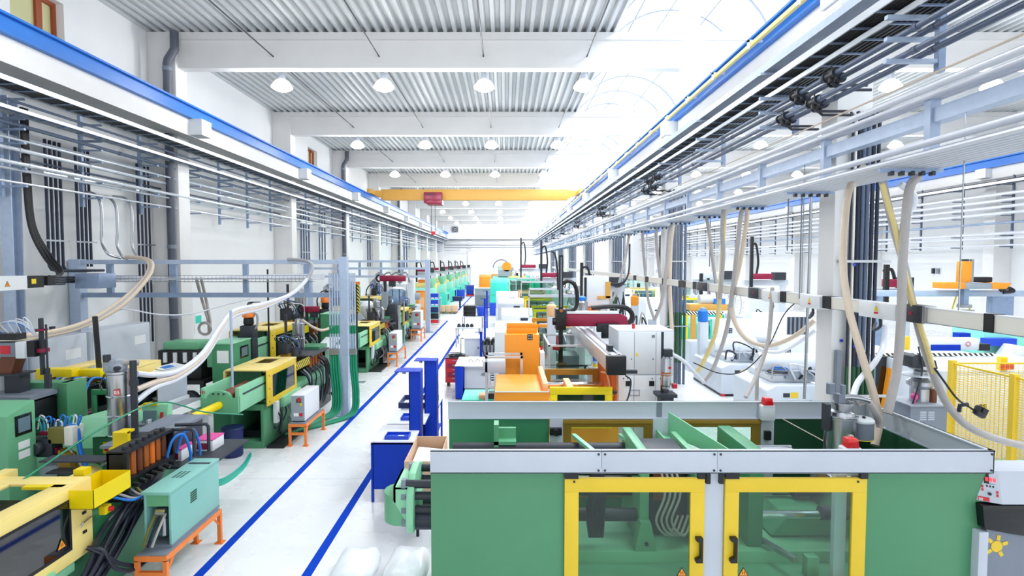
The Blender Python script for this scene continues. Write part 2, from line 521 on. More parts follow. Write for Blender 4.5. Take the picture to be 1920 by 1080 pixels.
def ibeam(x0, x1, z0, z1, y0, y1):
    c = (x0 + x1) / 2
    return MB().box(x0, x1, y0, y1, z0, z0 + .04).box(x0, x1, y0, y1, z1 - .05, z1).box(c - .02, c + .10, y0, y1, z0 + .04, z1 - .05).box(c - .04, c + .04, y0, y1, z1, z1 + .05)
solo('crane_rail', 'blue steel crane runway rail high on the long white wall with windows', 'rail', 'crane_blue', ibeam(-10.25, -9.85, 8.5, 8.92, Y0, YB - .4))
solo('crane_rail', 'blue steel crane runway rail along the middle column row under the roof light', 'rail', 'crane_blue', ibeam(5.38, 5.80, 8.5, 8.93, Y0, YB - .4))
solo('crane_rail', 'blue steel crane runway rail on the far wall of the second hall', 'rail', 'crane_blue', ibeam(23.25, 23.7, 8.5, 8.93, Y0, YB - .4))
# yellow conductor bar with its brackets
cb = thing('conductor_bar', 'yellow conductor bar fixed along the blue crane rail of the column row', 'conductor bar', (5.3, 0, 8.6))
part(cb, 'bar', 'yellow_pale', MB().box(5.24, 5.32, Y0, YB - .6, 8.60, 8.68), label='pale yellow current bar')
y = 4.0
while y < 60:
    part(cb, 'bracket', 'white', MB().box(5.18, 5.5, y, y + .05, 8.68, 8.73).box(5.18, 5.22, y, y + .05, 8.55, 8.73)); y += 2.1

# ------------------------------------------------------------------ high-bay lamps and the conduits that feed them
CONDX = {-7.35: 'nearest the long white wall', -4.0: 'second from the long white wall', -.7: 'third from the long white wall', 2.57: 'beside the roof light'}
for x, w in CONDX.items():
    solo('conduit', 'thin dark lamp conduit running through the roof beams, ' + w, 'conduit', 'charcoal', MB().cyl((x, Y0, 10.47), (x, 96, 10.47), .022, n=6))
for i, x in enumerate((9.3, 12.65, 16.0, 19.35)):
    solo('conduit', '%s thin dark lamp conduit from the column row under the second hall roof' % ORD[i], 'conduit', 'charcoal', MB().cyl((x, Y0, 10.47), (x, 96, 10.47), .022, n=6))
def lamp_mesh():
    h = MB().lathe((0, 0, 0), [(.05, .46), (.10, .44), (.12, .26), (.13, .22), (.05, .2)], 20)
    return h
LR = None
RIGHT_X = (9.3, 12.65, 16.0, 19.35)
for bi, by in enumerate(BEAM_Y[1:]):
    for li, x in enumerate(list(CONDX) + list(RIGHT_X)):
        right = li >= 4
        lz = 9.72
        lab = 'high-bay lamp at the %s roof beam, %s %s' % (ORD[bi], ORD[li % 4], 'in the second hall' if right else 'in the aisle hall')
        if LR is None:
            r = thing('high_bay_lamp', lab, 'lamp', (x, by + .5, lz), 'high-bay lamps under the roof')
            off = Vector(r.location)
            sh = MB(); src = lamp_mesh(); sh.v = [tuple(Vector(p) + off) for p in src.v]; sh.f = src.f
            part(r, 'housing', 'mid_grey', sh)
            part(r, 'reflector', 'lamp_glow', MB().lathe(off, [(.12, .24), (.22, .18), (.33, .02), (.34, -.02), (.31, -.02), (.2, .15), (.1, .2)], 22), label='glowing translucent reflector')
            le = MB().lathe(off + Vector((0, 0, -.10)), [(.02, -.04), (.16, -.02), (.27, .03), (.30, .09)], 20)
            part(r, 'lens', 'lamp_lens', le, label='glowing lens')
            part(r, 'suspension', 'grey', MB().cyl(off + Vector((0, 0, .42)), off + Vector((0, 0, .76)), .012, n=6))
            LR = r
        else:
            r = copy_thing(LR, x - LR.location.x, by + .5 - LR.location.y, 0, lab)
        d = bpy.data.lights.new('lamp_light', 'POINT'); d.energy = 120; d.shadow_soft_size = .3; d.color = (1, .985, .96)
        lo = bpy.data.objects.new('lamp_light', d); COL.objects.link(lo); lo.location = (x, by + .5, lz - .45)

# ------------------------------------------------------------------ overhead crane
CY = 43.4
cr = thing('overhead_crane', 'yellow overhead bridge crane with a red hoist far down the hall', 'crane', (-2.2, CY, 8.95))
part(cr, 'bridge_girder', 'crane_yellow', MB().box(-9.3, 4.7, CY - .25, CY + .25, 8.62, 9.42), bev=.03)
for x in (-10.0, 5.55):
    e = part(cr, 'end_carriage', 'crane_yellow', MB().box(x - .18, x + .18, CY - 1.4, CY + 1.4, 8.98, 9.32), bev=.02)
    for y in (CY - 1.1, CY + 1.1):
        part(e, 'wheel', 'charcoal', MB().cyl((x - .1, y, 9.05), (x + .1, y, 9.05), .08))
part(cr, 'end_bracket', 'crane_yellow', MB().prism([(-9.9, 9.0), (-9.2, 8.7), (-9.2, 9.4), (-9.9, 9.3)], 'y', CY - .2, CY + .2))
part(cr, 'end_bracket', 'crane_yellow', MB().prism([(5.4, 9.0), (4.6, 8.7), (4.6, 9.4), (5.4, 9.3)], 'y', CY - .2, CY + .2))
h = part(cr, 'hoist_trolley', 'maroon', MB().box(-6.1, -4.75, CY - .75, CY - .27, 8.35, 9.15).box(-5.9, -4.75, CY - .8, CY + .6, 8.25, 8.58), bev=.03, label='dark red hoist trolley')
part(h, 'motor', 'charcoal', MB().cyl((-5.9, CY - .6, 9.0), (-5.2, CY - .6, 9.0), .16))
for x in (-5.6, -5.3): part(h, 'cable', 'charcoal', MB().cyl((x, CY - .3, 8.3), (x, CY - .3, 6.2), .018, n=5))
part(h, 'hook_block', 'red', MB().box(-5.6, -5.3, CY - .4, CY - .2, 6.0, 6.25))

# ------------------------------------------------------------------ cable trays and pipes along the walls
def cable_tray(label, x0, x1, z, y0, y1, side=.10, step=.5):
    r = thing('cable_tray', label, 'cable tray', ((x0 + x1) / 2, (y0 + y1) / 2, z))
    for x in (x0, x1): part(r, 'side_rail', 'alu_pipe', MB().box(x - .012, x + .012, y0, y1, z, z + side))
    m = MB(); y = y0
    while y < y1: m.box(x0, x1, y, y + .035, z, z + .02); y += step
    part(r, 'rung_lattice', 'galv', m)['kind'] = 'stuff'
    return r
def run_pipe(label, name, m, x, z, r, y0, y1, group=None, n=9, collars=None):
    t = thing(name, label, 'pipe', (x, (y0 + y1) / 2, z), group)
    part(t, 'tube', m, MB().cyl((x, y0, z), (x, y1, z), r, n=n))
    if collars:
        y = y0 + collars
        while y < min(y1, 45):
            part(t, 'coupling', m, MB().cyl((x, y, z), (x, y + .09, z), r * 1.22, n=n)); y += collars
    return t
YE = YB - .7
LW = 'on the long white wall'
cable_tray('upper metal cable ladder of the rack ' + LW, -10.3, -9.72, 7.52, -4, YE)
cable_tray('lower narrow cable ladder of the rack ' + LW, -10.45, -10.1, 7.1, -4, YE, .07, .6)
for i, x in enumerate((-10.24, -10.14, -10.04, -9.94, -9.84)):
    solo('power_cable', '%s dark power cable lying in the upper cable ladder %s' % (ORD[i], LW), 'cable', 'black', MB().cyl((x, -4, 7.57), (x, YE, 7.57), .028 + .006 * (i % 3), n=6), 'cables in the upper ladder of the long wall')
LP = [(-10.3, 3.16, .044, 'grey_pipe', 'highest steel-blue water pipe'), (-10.5, 2.93, .044, 'grey_pipe', 'second highest steel-blue water pipe'),
      (-10.45, 2.6, .028, 'alu_pipe', 'slim bright conveying pipe in the middle'), (-10.4, 2.08, .046, 'alu_pipe', 'thick bright conveying pipe'),
      (-10.5, 1.97, .036, 'alu_pipe', 'bright conveying pipe just under the thick one'), (-10.45, 1.68, .026, 'alu_pipe', 'lowest slim bright conveying pipe'),
      (-10.6, 2.42, .05, 'alu_pipe', 'second thick bright conveying pipe'), (-10.2, 3.32, .03, 'grey_pipe', 'slim steel-blue pipe above the water pipes'),
      (-10.95, 2.3, .03, 'grey_pipe', 'grey pipe close to the wall surface'), (-10.85, 2.75, .026, 'alu_pipe', 'thin bright pipe behind the steel-blue ones')]
for x, dz, r, mm, lab in LP:
    run_pipe(lab + ' of the rack ' + LW, 'wall_pipe', mm, x, CAM_H + dz, r, -3, YE, collars=3.1 if r > .035 else None)
def bracket(label, xw, sgn, y, zt, zb, arms, L=.75, m='galv', grp=None):
    """a wall post with cantilever arms; sgn is the direction of the arms"""
    t = thing('pipe_bracket', label, 'bracket', (xw, y, zb), grp)
    part(t, 'post', m, MB().box(xw - .04, xw + .04, y - .04, y + .04, zb, zt))
    for z in arms: part(t, 'arm', m, MB().box(min(xw, xw + sgn * L), max(xw, xw + sgn * L), y - .03, y + .03, z - .04, z))
    return t
y = 7.7; i = 0; src = None
while y < 94:
    lab = '%s rack bracket from the camera %s' % (ORD[i] if i < 22 else 'far', LW)
    if src is None: src = bracket(lab, -10.9, 1, y, 7.95, 5.4, (7.5, 7.08, 7.1, 6.86, 6.56, 6.02, 5.64), .55, grp='rack brackets of the long wall')
    else: copy_thing(src, 0, y - src.location.y, 0, lab if i < 22 else 'small distant rack bracket ' + LW)
    if min(abs(y + 2.35 - b) for b in BEAM_Y) < .42: y += .5
    y += 2.35; i += 1

# right wall of the second hall: the same kind of rack
RW = 'on the far wall of the second hall'
cable_tray('dark cable ladder ' + RW, 22.9, 23.4, 7.6, 4, YE, .12, .7)
for i in range(4): solo('power_cable', '%s black cable in the ladder %s' % (ORD[i], RW), 'cable', 'black', MB().cyl((22.98 + .11 * i, 4, 7.7), (22.98 + .11 * i, YE, 7.7), .075, n=6), 'cables in the ladder of the far wall')
for i, (z, r) in enumerate(((7.15, .085), (6.85, .08), (6.55, .08), (6.25, .075), (5.8, .05), (5.3, .085), (5.08, .07), (4.75, .045))):
    run_pipe('%s pipe down from the cable ladder %s' % (ORD[i], RW), 'wall_pipe', 'white_pipe' if i < 4 or i > 4 else 'galv', 23.2, z, r, 4, YE)
y = 12.0; i = 0; src = None
while y < 80:
    lab = '%s pipe bracket from the camera %s' % (ORD[i] if i < 22 else 'far', RW)
    if src is None: src = bracket(lab, 23.5, -1, y, 8.0, 4.6, (7.58, 7.05, 6.75, 6.45, 6.15, 5.22, 4.7), .55, 'grey_pipe', 'rack brackets of the far wall')
    else: copy_thing(src, 0, y - src.location.y, 0, lab if i < 22 else 'small distant pipe bracket ' + RW)
    y += 2.9; i += 1
# back wall pipes
for i, (z, r, mm) in enumerate(((7.7, .09, 'charcoal'), (7.25, .05, 'alu_pipe'), (6.8, .07, 'grey'), (6.35, .05, 'grey_pipe'), (5.9, .05, 'alu_pipe'))):
    solo('wall_pipe', '%s pipe from the top on the end wall of the hall' % ORD[i], 'pipe', mm, MB().cyl((-10.6, YB - .45, z), (5, YB - .45, z), r, n=8))
f = thing('wall_fan', 'round ventilation fan high on the end wall', 'fan', (-8.7, YB - .2, 8.9))
part(f, 'housing', 'grey', MB().frame('y', YB - .35, YB - .02, -9.25, -8.2, 9.0, 10.0, .12)); part(f, 'backing', 'white', MB().box(-9.25, -8.2, YB - .12, YB - .02, 9, 10))
part(f, 'ring', 'charcoal', MB().ring((-8.72, YB - .3, 9.5), .34, .07, 'y')); part(f, 'hub', 'charcoal', MB().cyl((-8.72, YB - .35, 9.5), (-8.72, YB - .1, 9.5), .12))

# ------------------------------------------------------------------ overhead rack beside the column row
MW = 'of the middle rack'
d0 = -3.0
t = solo('cable_duct', 'wide closed grey cable duct at the top ' + MW, 'duct', 'galv_light', MB().box(4.48, 4.86, d0, YE, 7.28, 7.40))
cable_tray('perforated cable ladder full of black cables ' + MW, 4.46, 4.80, 7.0, d0, YE, .10, .5)
cable_tray('lower cable ladder ' + MW, 4.62, 5.02, 6.86, d0, YE, .07, .5)
for i in range(6):
    solo('power_cable', '%s black cable in the perforated ladder %s' % (ORD[i], MW), 'cable', 'black', MB().cyl((4.49 + .055 * i, d0, 7.05), (4.49 + .055 * i, YE, 7.05), .027, n=6), 'black cables in the perforated ladder')
for i in range(5):
    solo('power_cable', '%s black cable in the lower ladder %s' % (ORD[i], MW), 'cable', 'black', MB().cyl((4.68 + .07 * i, d0, 6.90), (4.68 + .07 * i, YE, 6.90), .026, n=6), 'black cables in the lower ladder')
RP = [(4.62, 2.6, .036, 'grey_pipe', 'upper inner slate water pipe'), (4.82, 2.6, .036, 'grey_pipe', 'upper outer slate water pipe'),
      (4.62, 2.35, .036, 'grey_pipe', 'lower inner slate water pipe'), (4.82, 2.35, .036, 'grey_pipe', 'lower outer slate water pipe')]
for x, dz, r, mm, lab in RP:
    run_pipe(lab + ' ' + MW, 'water_pipe', mm, x, CAM_H + dz + r, r, d0, YE, collars=1.9, n=12)
run_pipe('thin olive rod pipe under the slate pipes ' + MW, 'conduit', 'hose_beige', 4.79, 6.1, .012, d0, YE)
for x, dz, r, lab in ((4.64, 1.90, .042, 'upper thick white conveying pipe'), (4.88, 1.90, .034, 'second white conveying pipe beside the upper thick one'),
                      (4.96, 1.88, .016, 'slim white pipe next to the second'), (5.01, 1.87, .016, 'slim white pipe beside the column'),
                      (4.64, 1.30, .042, 'lower thick white conveying pipe'), (4.67, 1.20, .036, 'white pipe close under the lower thick one')):
    run_pipe(lab + ' ' + MW, 'conveying_pipe', 'white_pipe', x, CAM_H + dz, r, d0, YE, n=12)
for i in range(9):
    run_pipe('%s slim white pipe of the flat bundle lowest on the middle rack' % ORD[i], 'conveying_pipe', 'white_pipe', 4.42 + .078 * i, CAM_H + 1.13 - .004 * i, .027, d0, YE, 'flat bundle of slim white pipes', n=8)
solo('rack_beam', 'galvanized steel box beam ' + MW, 'beam', 'galv_light', MB().box(4.93, 5.1, d0, YE, 5.60, 5.77))
y = 6.75; i = 0; src = None
while y < 94:
    lab = ('%s hanging bracket from the camera ' % ORD[i] if i < 22 else 'small distant hanging bracket ') + MW
    if src is None:
        src = thing('pipe_bracket', lab, 'bracket', (5.06, y, 6.2), 'hanging brackets of the middle rack')
        part(src, 'post', 'galv', MB().box(5.02, 5.1, y - .04, y + .04, 6.2, 7.3))
        for z in (7.27, 6.85, 6.6, 6.35): part(src, 'arm', 'galv_light', MB().box(4.42, 5.1, y - .03, y + .03, z - .045, z))
    else: copy_thing(src, 0, y - src.location.y, 0, lab)
    y += 3.3; i += 1
y = 6.7; i = 0; src = None
while y < 94:
    lab = ('%s short post from the camera ' % ORD[i] if i < 22 else 'small distant short post ') + 'under the box beam'
    if src is None:
        src = thing('rack_post', lab, 'post', (5.0, y, 5.1), 'short posts of the middle rack')
        part(src, 'post', 'galv_light', MB().box(4.9, 5.02, y - .05, y + .05, 5.08, 5.88))
        part(src, 'arm', 'galv', MB().box(4.36, 5.1, y - .02, y + .02, 5.04, 5.08))
        for x in (4.5, 4.62, 4.74, 4.86, 4.98): part(src, 'clamp', 'charcoal', MB().box(x - .02, x + .02, y - .03, y + .03, 5.0, 5.05))
    else: copy_thing(src, 0, y - src.location.y, 0, lab)
    y += 2.2; i += 1
# valves on the slate pipes at the columns, with branches to the column drops
VT = None
for bi, by in enumerate(BEAM_Y[1:8]):
    cn = '%s column of the middle row' % ORD[bi]
    for k, (x, dz) in enumerate(((4.62, 2.6), (4.82, 2.6), (4.62, 2.35), (4.82, 2.35), (4.62, 2.6), (4.82, 2.6), (4.62, 2.35), (4.82, 2.35))):
        y = by - .75 + .22 * (k % 4) + (.95 if k > 3 else 0); z = CAM_H + dz + .036
        lab = '%s black valve, %s slate pipe, %s' % ('nearer' if k < 4 else 'farther', ('upper inner', 'upper outer', 'lower inner', 'lower outer')[k % 4], cn)
        if VT is None:
            VT = thing('pipe_valve', lab, 'valve', (x, y, z - .1), 'valves on the slate pipes')
            part(VT, 'body', 'black', MB().cyl((x, y - .1, z), (x, y + .1, z), .058).cyl((x, y, z - .1), (x, y, z + .06), .042))
            for s in (-.12, .12): part(VT, 'flange', 'charcoal', MB().cyl((x, y + s - .015, z), (x, y + s + .015, z), .072))
            part(VT, 'lever', 'black', MB().tube([(x, y, z + .06), (x, y, z + .12), (x - .02, y + .16, z + .13)], .012, 6))
            part(VT, 'branch', 'charcoal', MB().tube([(x, y, z - .1), (x + .05, y, z - .14), (5.13, y, z - .14)], .022, 8))
        else:
            copy_thing(VT, x - VT.location.x, y - VT.location.y, z - .1 - VT.location.z, lab)
    # drops down the front of the column
    if bi == 0: xs = [(5.34, 'dark_pipe', .018), (5.39, 'cream', .02), (5.45, 'dark_pipe', .03), (5.52, 'grey_pipe', .03), (5.59, 'grey_pipe', .03), (5.665, 'dark_pipe', .03), (5.745, 'dark_pipe', .028)]
    else: xs = [(5.3 + .125 * j, 'grey_pipe', .042) for j in range(5)]
    for j, (x, mm, r) in enumerate(xs):
        t = thing('drop_pipe', '%s vertical pipe from the aisle on the %s' % (ORD[j], cn), 'pipe', (x, by - .1, 0), 'drop pipes on the middle columns')
        part(t, 'tube', mm, MB().tube([(x, by - .1, 0), (x, by - .1, 6.2), (x, by - .04, 6.3)], r, 9))
        if mm != 'cream': part(t, 'sleeve', 'green_dark', MB().cyl((x, by - .1, .7), (x, by - .1, 2.35), r + .004, n=9), label='green lower sleeve')
    t = thing('pipe_clamp_rail', 'clamp rail holding the vertical pipes of the %s' % cn, 'clamp rail', (5.45, by - .15, 4.0))
    for z in (4.0, 1.9): part(t, 'rail', 'steel', MB().box(5.2, 5.95, by - .165, by - .145, z - .02, z + .02).box(5.2, 5.24, by - .15, by, z - .02, z + .02))
# ------------------------------------------------------------------ the large green moulding machine with the white rail, nearest on the aisle's right
ZT = 2.2
Y1, Y2 = yz(845, ZT), yz(752, ZT)
def X1(u, z=ZT): return px(u, Y1, z)
FX0, FX1 = X1(806), X1(1866)
ZF = pz(888, Y1)                       # underside of the front rail
FM = thing('moulding_machine', 'large green moulding machine with white top rail and two yellow sliding doors', 'machine', ((FX0 + FX1) / 2, (Y1 + Y2) / 2, 0))
def bolts(parent, pts, nrm, m='charcoal', r=.011):
    for p in pts:
        p = Vector(p); part(parent, 'bolt', m, MB().cyl(p, p + Vector(nrm) * .008, r, n=8))
JX = (X1(1128.5), X1(1345.5))
edges = [FX0, JX[0], JX[1], FX1]
for a, b in zip(edges, edges[1:]):
    r = part(FM, 'top_rail', 'machine_grey', MB().box(a + .002, b - .002, Y1, Y1 + .012, ZF, ZT).box(a + .002, b - .002, Y1, Y1 + .05, ZT - .012, ZT).box(a + .002, b - .002, Y1, Y1 + .05, ZF, ZF + .012), bev=.002, label='white top rail along the front')
    za, zb = ZT - .035, ZF + .03
    pts = [(x, Y1, z) for x in ((a + .03) if a != FX0 else None, (b - .03)) if x is not None for z in (za, zb)]
    bolts(r, pts, (0, -1, 0))
BX0, BX1 = px(840, Y2, ZT), FX1 - .02
r = part(FM, 'top_rail', 'offwhite', MB().box(BX0, BX1, Y2, Y2 + .012, ZF, ZT).box(BX0, BX1, Y2 - .05, Y2, ZF, ZF + .012).box(BX0, BX1, Y2 - .03, Y2 + .012, ZT - .012, ZT), label='pale top rail along the back')
part(r, 'joint_cover', 'grey', MB().box(px(1231, Y2, 2), px(1241, Y2, 2), Y2 - .008, Y2, ZF + .01, ZT))
r = part(FM, 'top_rail', 'offwhite', MB().box(FX1 - .014, FX1, Y1, Y2, ZF, ZT).box(FX1 - .05, FX1, Y1, Y2, ZT - .012, ZT), label='pale top rail along the short side')
YP = Y1 + .055                         # plane of the panels
def XP(u): return px(u, YP, 1.6)
ZD0, ZDT = .78, pz(895, YP)           # sliding door bottom and top
PX0, PX1 = XP(808), XP(1848)
D = [(XP(1058), XP(1319)), (XP(1357), XP(1621))]
for a, b in ((PX0, D[0][0]), (D[1][1], PX1)):
    part(FM, 'side_panel', 'green_panel', MB().box(a, b, YP, YP + .02, .12, ZF - .006), bev=.003, label='plain green steel panel')
part(FM, 'door_track', 'machine_grey', MB().box(PX0, PX1, YP + .02, YP + .05, ZF - .03, ZF + .01))
part(FM, 'lower_panel', 'green_panel', MB().box(D[0][0], D[1][1], YP + .02, YP + .04, .12, ZD0 - .01), bev=.003)
part(FM, 'pillar', 'machine_grey', MB().box(D[0][1] + .005, D[1][0] - .005, YP + .0, YP + .05, .12, ZF - .005), label='pale centre pillar between the doors')
part(FM, 'plinth', 'charcoal', MB().box(PX0 + .1, PX1 - .1, YP + .1, Y2 - .1, 0, .12))
for k, (a, b) in enumerate(D):
    w = .135
    d = part(FM, 'sliding_door', 'yellow_warm', MB().frame('y', YP - .03, YP + .012, a, b, ZD0, ZDT, w), bev=.003, label='yellow sliding door with clear window')
    part(d, 'window_pane', 'clear_panel', MB().box(a + w - .01, b - w + .01, YP - .01, YP - .004, ZD0 + w - .01, ZDT - w + .01), label='clear window')
    bolts(d, [((a + .09) if k == 0 else (b - .09), YP - .03, ZDT - .03)], (0, -1, 0))
    hx = b - .06 if k == 0 else a + .075
    hz0, hz1 = pz(1048, YP), pz(1002, YP)
    s = 1 if k == 0 else 1
    part(d, 'handle', 'black', MB().prism([(hx - .03, hz1 + .0), (hx + .035, hz1), (hx + .035, hz0), (hx - .03, hz0), (hx - .03, hz0 + .03), (hx + .012, hz0 + .05), (hx + .012, hz1 - .05), (hx - .03, hz1 - .03)], 'y', YP - .085, YP - .03), bev=.004, label='black pull handle')
    wx = (b - w - .07) if k == 0 else (a + w + .06)
    warning_triangle(d, (wx, YP - .012, pz(1073, YP) + .0), (1, 0, 0), (0, 0, 1), (0, -1, 0), .10)
    part(d, 'roller_bracket', 'black', MB().box(a - .0, a + .13, YP - .04, YP, ZDT - .002, ZF - .01))
    part(d, 'roller_bracket', 'black', MB().box(b - .07, b + .0, YP - .04, YP, ZDT - .002, ZF - .01))
part(FM, 'stop_block', 'black', MB().box(D[0][1] + .01, D[0][1] + .05, YP - .04, YP, ZDT - .05, ZF - .01))
part(FM, 'stop_block', 'black', MB().box(D[1][0] - .06, D[1][0] - .02, YP - .04, YP, ZDT - .05, ZF - .01))
# back wall of the enclosure: panels, two yellow doors, pillars
YQ = Y2 - .02
def XQ(u): return px(u, YQ, 1.8)
part(FM, 'back_panel', 'green', MB().box(XQ(842), XQ(1030), YQ, YQ + .02, .12, ZF))
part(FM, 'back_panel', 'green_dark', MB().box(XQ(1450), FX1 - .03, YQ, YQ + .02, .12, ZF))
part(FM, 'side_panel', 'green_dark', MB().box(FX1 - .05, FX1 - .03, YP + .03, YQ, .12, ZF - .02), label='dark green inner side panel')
for (a, b) in ((XQ(1056), XQ(1222)), (XQ(1258), XQ(1424))):
    d = part(FM, 'back_door', 'bronze', MB().frame('y', YQ - .01, YQ + .03, a, b, .95, ZF - .01, .10), label='dark yellow rear door frame')
    part(d, 'window_pane', 'clear_panel', MB().box(a + .09, b - .09, YQ + .005, YQ + .01, 1.04, ZF - .1))
    part(d, 'top_channel', 'bronze', MB().box(a, b, YQ - .06, YQ - .01, ZF - .05, ZF - .01))
    part(FM, 'back_panel', 'green', MB().box(a, b, YQ, YQ + .02, .12, .95))
part(FM, 'pillar', 'offwhite', MB().box(XQ(1223), XQ(1257), YQ - .03, YQ + .03, .12, ZF))
part(FM, 'pillar', 'offwhite', MB().box(XQ(1031), XQ(1055), YQ - .03, YQ + .03, .12, ZF))
part(FM, 'pillar', 'offwhite', MB().box(XQ(1425), XQ(1449), YQ - .03, YQ + .03, .12, ZF))
lk = part(FM, 'door_lock', 'black', MB().box(XQ(1030), XQ(1052), YQ - .1, YQ - .03, pz(812, YQ), pz(800, YQ)).cyl((XQ(1041), YQ - .1, pz(806, YQ)), (XQ(1041), YQ - .15, pz(806, YQ)), .04), label='black door lock')
part(FM, 'door_lock', 'black', MB().box(XQ(1430), XQ(1441), YQ - .08, YQ - .03, pz(822, YQ), pz(806, YQ)))
# machine bed and clamping unit inside the guard
YM = (Y1 + Y2) / 2
part(FM, 'bed', 'green_light', MB().box(PX0 + .15, PX1 - .3, YM - .5, YM + .55, .12, .98), bev=.01, label='pale green machine bed')
part(FM, 'drip_tray', 'green_mid', MB().box(PX0 + .15, PX1 - .35, YP + .06, YM - .5, .12, .86))
def XM(u, y=None, z=1.5): return px(u, y or YM - .1, z)
pl = part(FM, 'platen', 'green_mid', MB().box(XM(1186), XM(1204), YM - .42, YM + .5, .98, 2.0), bev=.02, label='green moving platen')
part(pl, 'foot', 'green_mid', MB().prism([(XM(1186) - .06, .98), (XM(1204) + .06, .98), (XM(1204), 1.28), (XM(1186), 1.28)], 'y', YM - .5, YM - .36))
part(pl, 'bolt', 'charcoal', MB().cyl((XM(1196), YM - .5, 1.06), (XM(1196), YM - .52, 1.06), .02))
part(FM, 'platen', 'green_mid', MB().box(XM(1284), XM(1297), YM - .42, YM + .5, .98, 1.95), bev=.02)
part(FM, 'platen', 'green', MB().box(XM(1380), XM(1408), YM - .42, YM + .5, .98, 2.02), bev=.02)
for y in (YM - .3, YM + .36):
    for z in (1.28, 1.78):
        part(FM, 'tie_bar', 'chrome', MB().cyl((XM(1408), y, z), (XM(1520), y, z), .045), label='polished tie bar')
        part(FM, 'tie_bar', 'charcoal', MB().cyl((PX0 + .1, y, z), (XM(1190), y, z), .07))
for y, z in ((YM - .3, 1.3), (YM + .3, 1.3)):
    part(FM, 'cylinder', 'charcoal', MB().cyl((XM(1520), y, z), (XM(1590), y, z), .075))
part(FM, 'ejector_cylinder', 'black', MB().cyl((XM(1110), YM, 1.5), (XM(1186), YM, 1.5), .13))
for i in range(5):
    x = XM(1096 + 5 * i)
    part(FM, 'hydraulic_hose', 'rubber', MB().tube(spl([(x, YM - .42 + .03 * i, 1.98), (x + .02, YM - .52, 1.7), (x - .02 + .01 * i, YM - .5, 1.4), (x + .02, YM - .42, 1.1)], 6), .024, 8))
for i in range(4):
    x = XM(1218 + 9 * i)
    part(FM, 'cooling_hose', 'hose_grey', MB().tube(spl([(x, YM - .3, 1.95), (x + .07, YM - .46, 1.6), (x - .03, YM - .5, 1.3), (x + .12, YM - .44, 1.12), (x + .24, YM - .36, 1.3)], 6), .013, 6))
part(FM, 'mould', 'charcoal', MB().box(XM(1206), XM(1282), YM - .22, YM + .32, 1.08, 1.92), bev=.02, label='dark mould block')
part(FM, 'nozzle', 'brown', MB().box(XM(1214), XM(1236), YM - .34, YM - .24, 1.45, 1.95))
part(FM, 'slide_rail', 'steel', MB().rbox((XM(1445, YM - .45, 1.05), YM - .55, 1.04), (.05, .5, .05), (0, 0, .35)))
part(FM, 'rail_block', 'green_mid', MB().box(XM(1455), XM(1475), YM - .78, YM - .68, .86, 1.06), bev=.006)
part(FM, 'injection_bed', 'green_mid', MB().prism([(XM(1440), 1.0), (XM(1600), 1.0), (XM(1600), 1.2), (XM(1470), 1.2)], 'y', YM - .2, YM + .4))
part(FM, 'support_post', 'offwhite', MB().box(XP(1572), XP(1594), YP + .06, YP + .12, .12, ZF - .04), label='white post behind the door window')
# lock bar and brackets seen over the rail
part(FM, 'bracket', 'green_mid', MB().box(XQ(928), XQ(966), YM + .45, YM + .5, 1.5, 2.0).box(XQ(928), XQ(936), YM + .3, YM + .5, 1.5, 2.08).box(XQ(928), XQ(966), YM + .3, YM + .5, 1.84, 1.88))
part(FM, 'chute', 'green_light', MB().prism([(XQ(1230), 1.75), (XQ(1262), 1.75), (XQ(1262), 1.78), (XQ(1230), 1.78)], 'y', YM - .1, YQ - .06).add([(XQ(1250), YQ - .06, 1.78), (XQ(1312), YM - .1, 1.78), (XQ(1312), YM - .1, 1.9), (XQ(1250), YQ - .06, 2.08), (XQ(1252), YQ - .06, 1.78), (XQ(1314), YM - .1, 1.78), (XQ(1314), YM - .1, 1.9), (XQ(1252), YQ - .06, 2.08)], [(0, 1, 2, 3), (4, 5, 6, 7), (0, 1, 5, 4), (1, 2, 6, 5), (2, 3, 7, 6), (3, 0, 4, 7)]).box(XQ(1228), XQ(1231), YM - .1, YQ - .06, 1.75, 1.85), label='pale green chute')
for u in (1078, 1160): part(FM, 'crossbar', 'green_light', MB().rbox((XQ(u) , YM + .2, 1.9), (.05, .6, .04), (0, 0, .25)))
part(FM, 'sensor_cable', 'hose_beige', MB().cyl((XQ(1460), YQ - .05, 2.0), (XQ(1490), YM, 1.9), .006, n=5))
# clamp end that sticks out of the guard
YC = yz(905, 1.75) + .25
def XC(u): return px(u, YC, 1.6)
ce = part(FM, 'clamp_plate', 'green_light', MB().prism([(YC - .34, 1.26), (YC + .30, 1.26), (YC + .36, 1.46), (YC + .3, 1.78), (YC + .05, 1.86), (YC - .2, 1.83), (YC - .36, 1.66), (YC - .4, 1.38)], 'x', XC(772), XC(786)), bev=.02, label='pale green end plate of the clamp')
part(FM, 'end_bracket', 'green_light', MB().box(XC(748), XC(775), YC - .3, YC + .2, 1.70, 1.73).box(XC(748), XC(752), YC - .3, YC + .2, 1.56, 1.73).prism([(XC(748), 1.58), (XC(775), 1.32), (XC(775), 1.72), (XC(748), 1.72)], 'y', YC - .3, YC - .27))
part(FM, 'clamp_cover', 'green_mid', MB().lathe((XC(760), YC - .1, 1.3), [(.08, 0), (.2, .02), (.2, .32), (.1, .36)], 20).cyl((XC(742), YC - .1, 1.56), (XC(760), YC - .1, 1.56), .07))
for y in (YC - .26, YC + .2):
    for z in (1.36, 1.48, 1.62, 1.74):
        if z == 1.48 and y > YC: continue
        t = part(FM, 'tie_bar', 'charcoal', MB().cyl((XC(764), y, z), (PX0 + .2, y, z), .042), label='dark tie bar')
        part(t, 'nut', 'grey', MB().cyl((XC(762), y, z), (XC(770), y, z), .058, n=6))
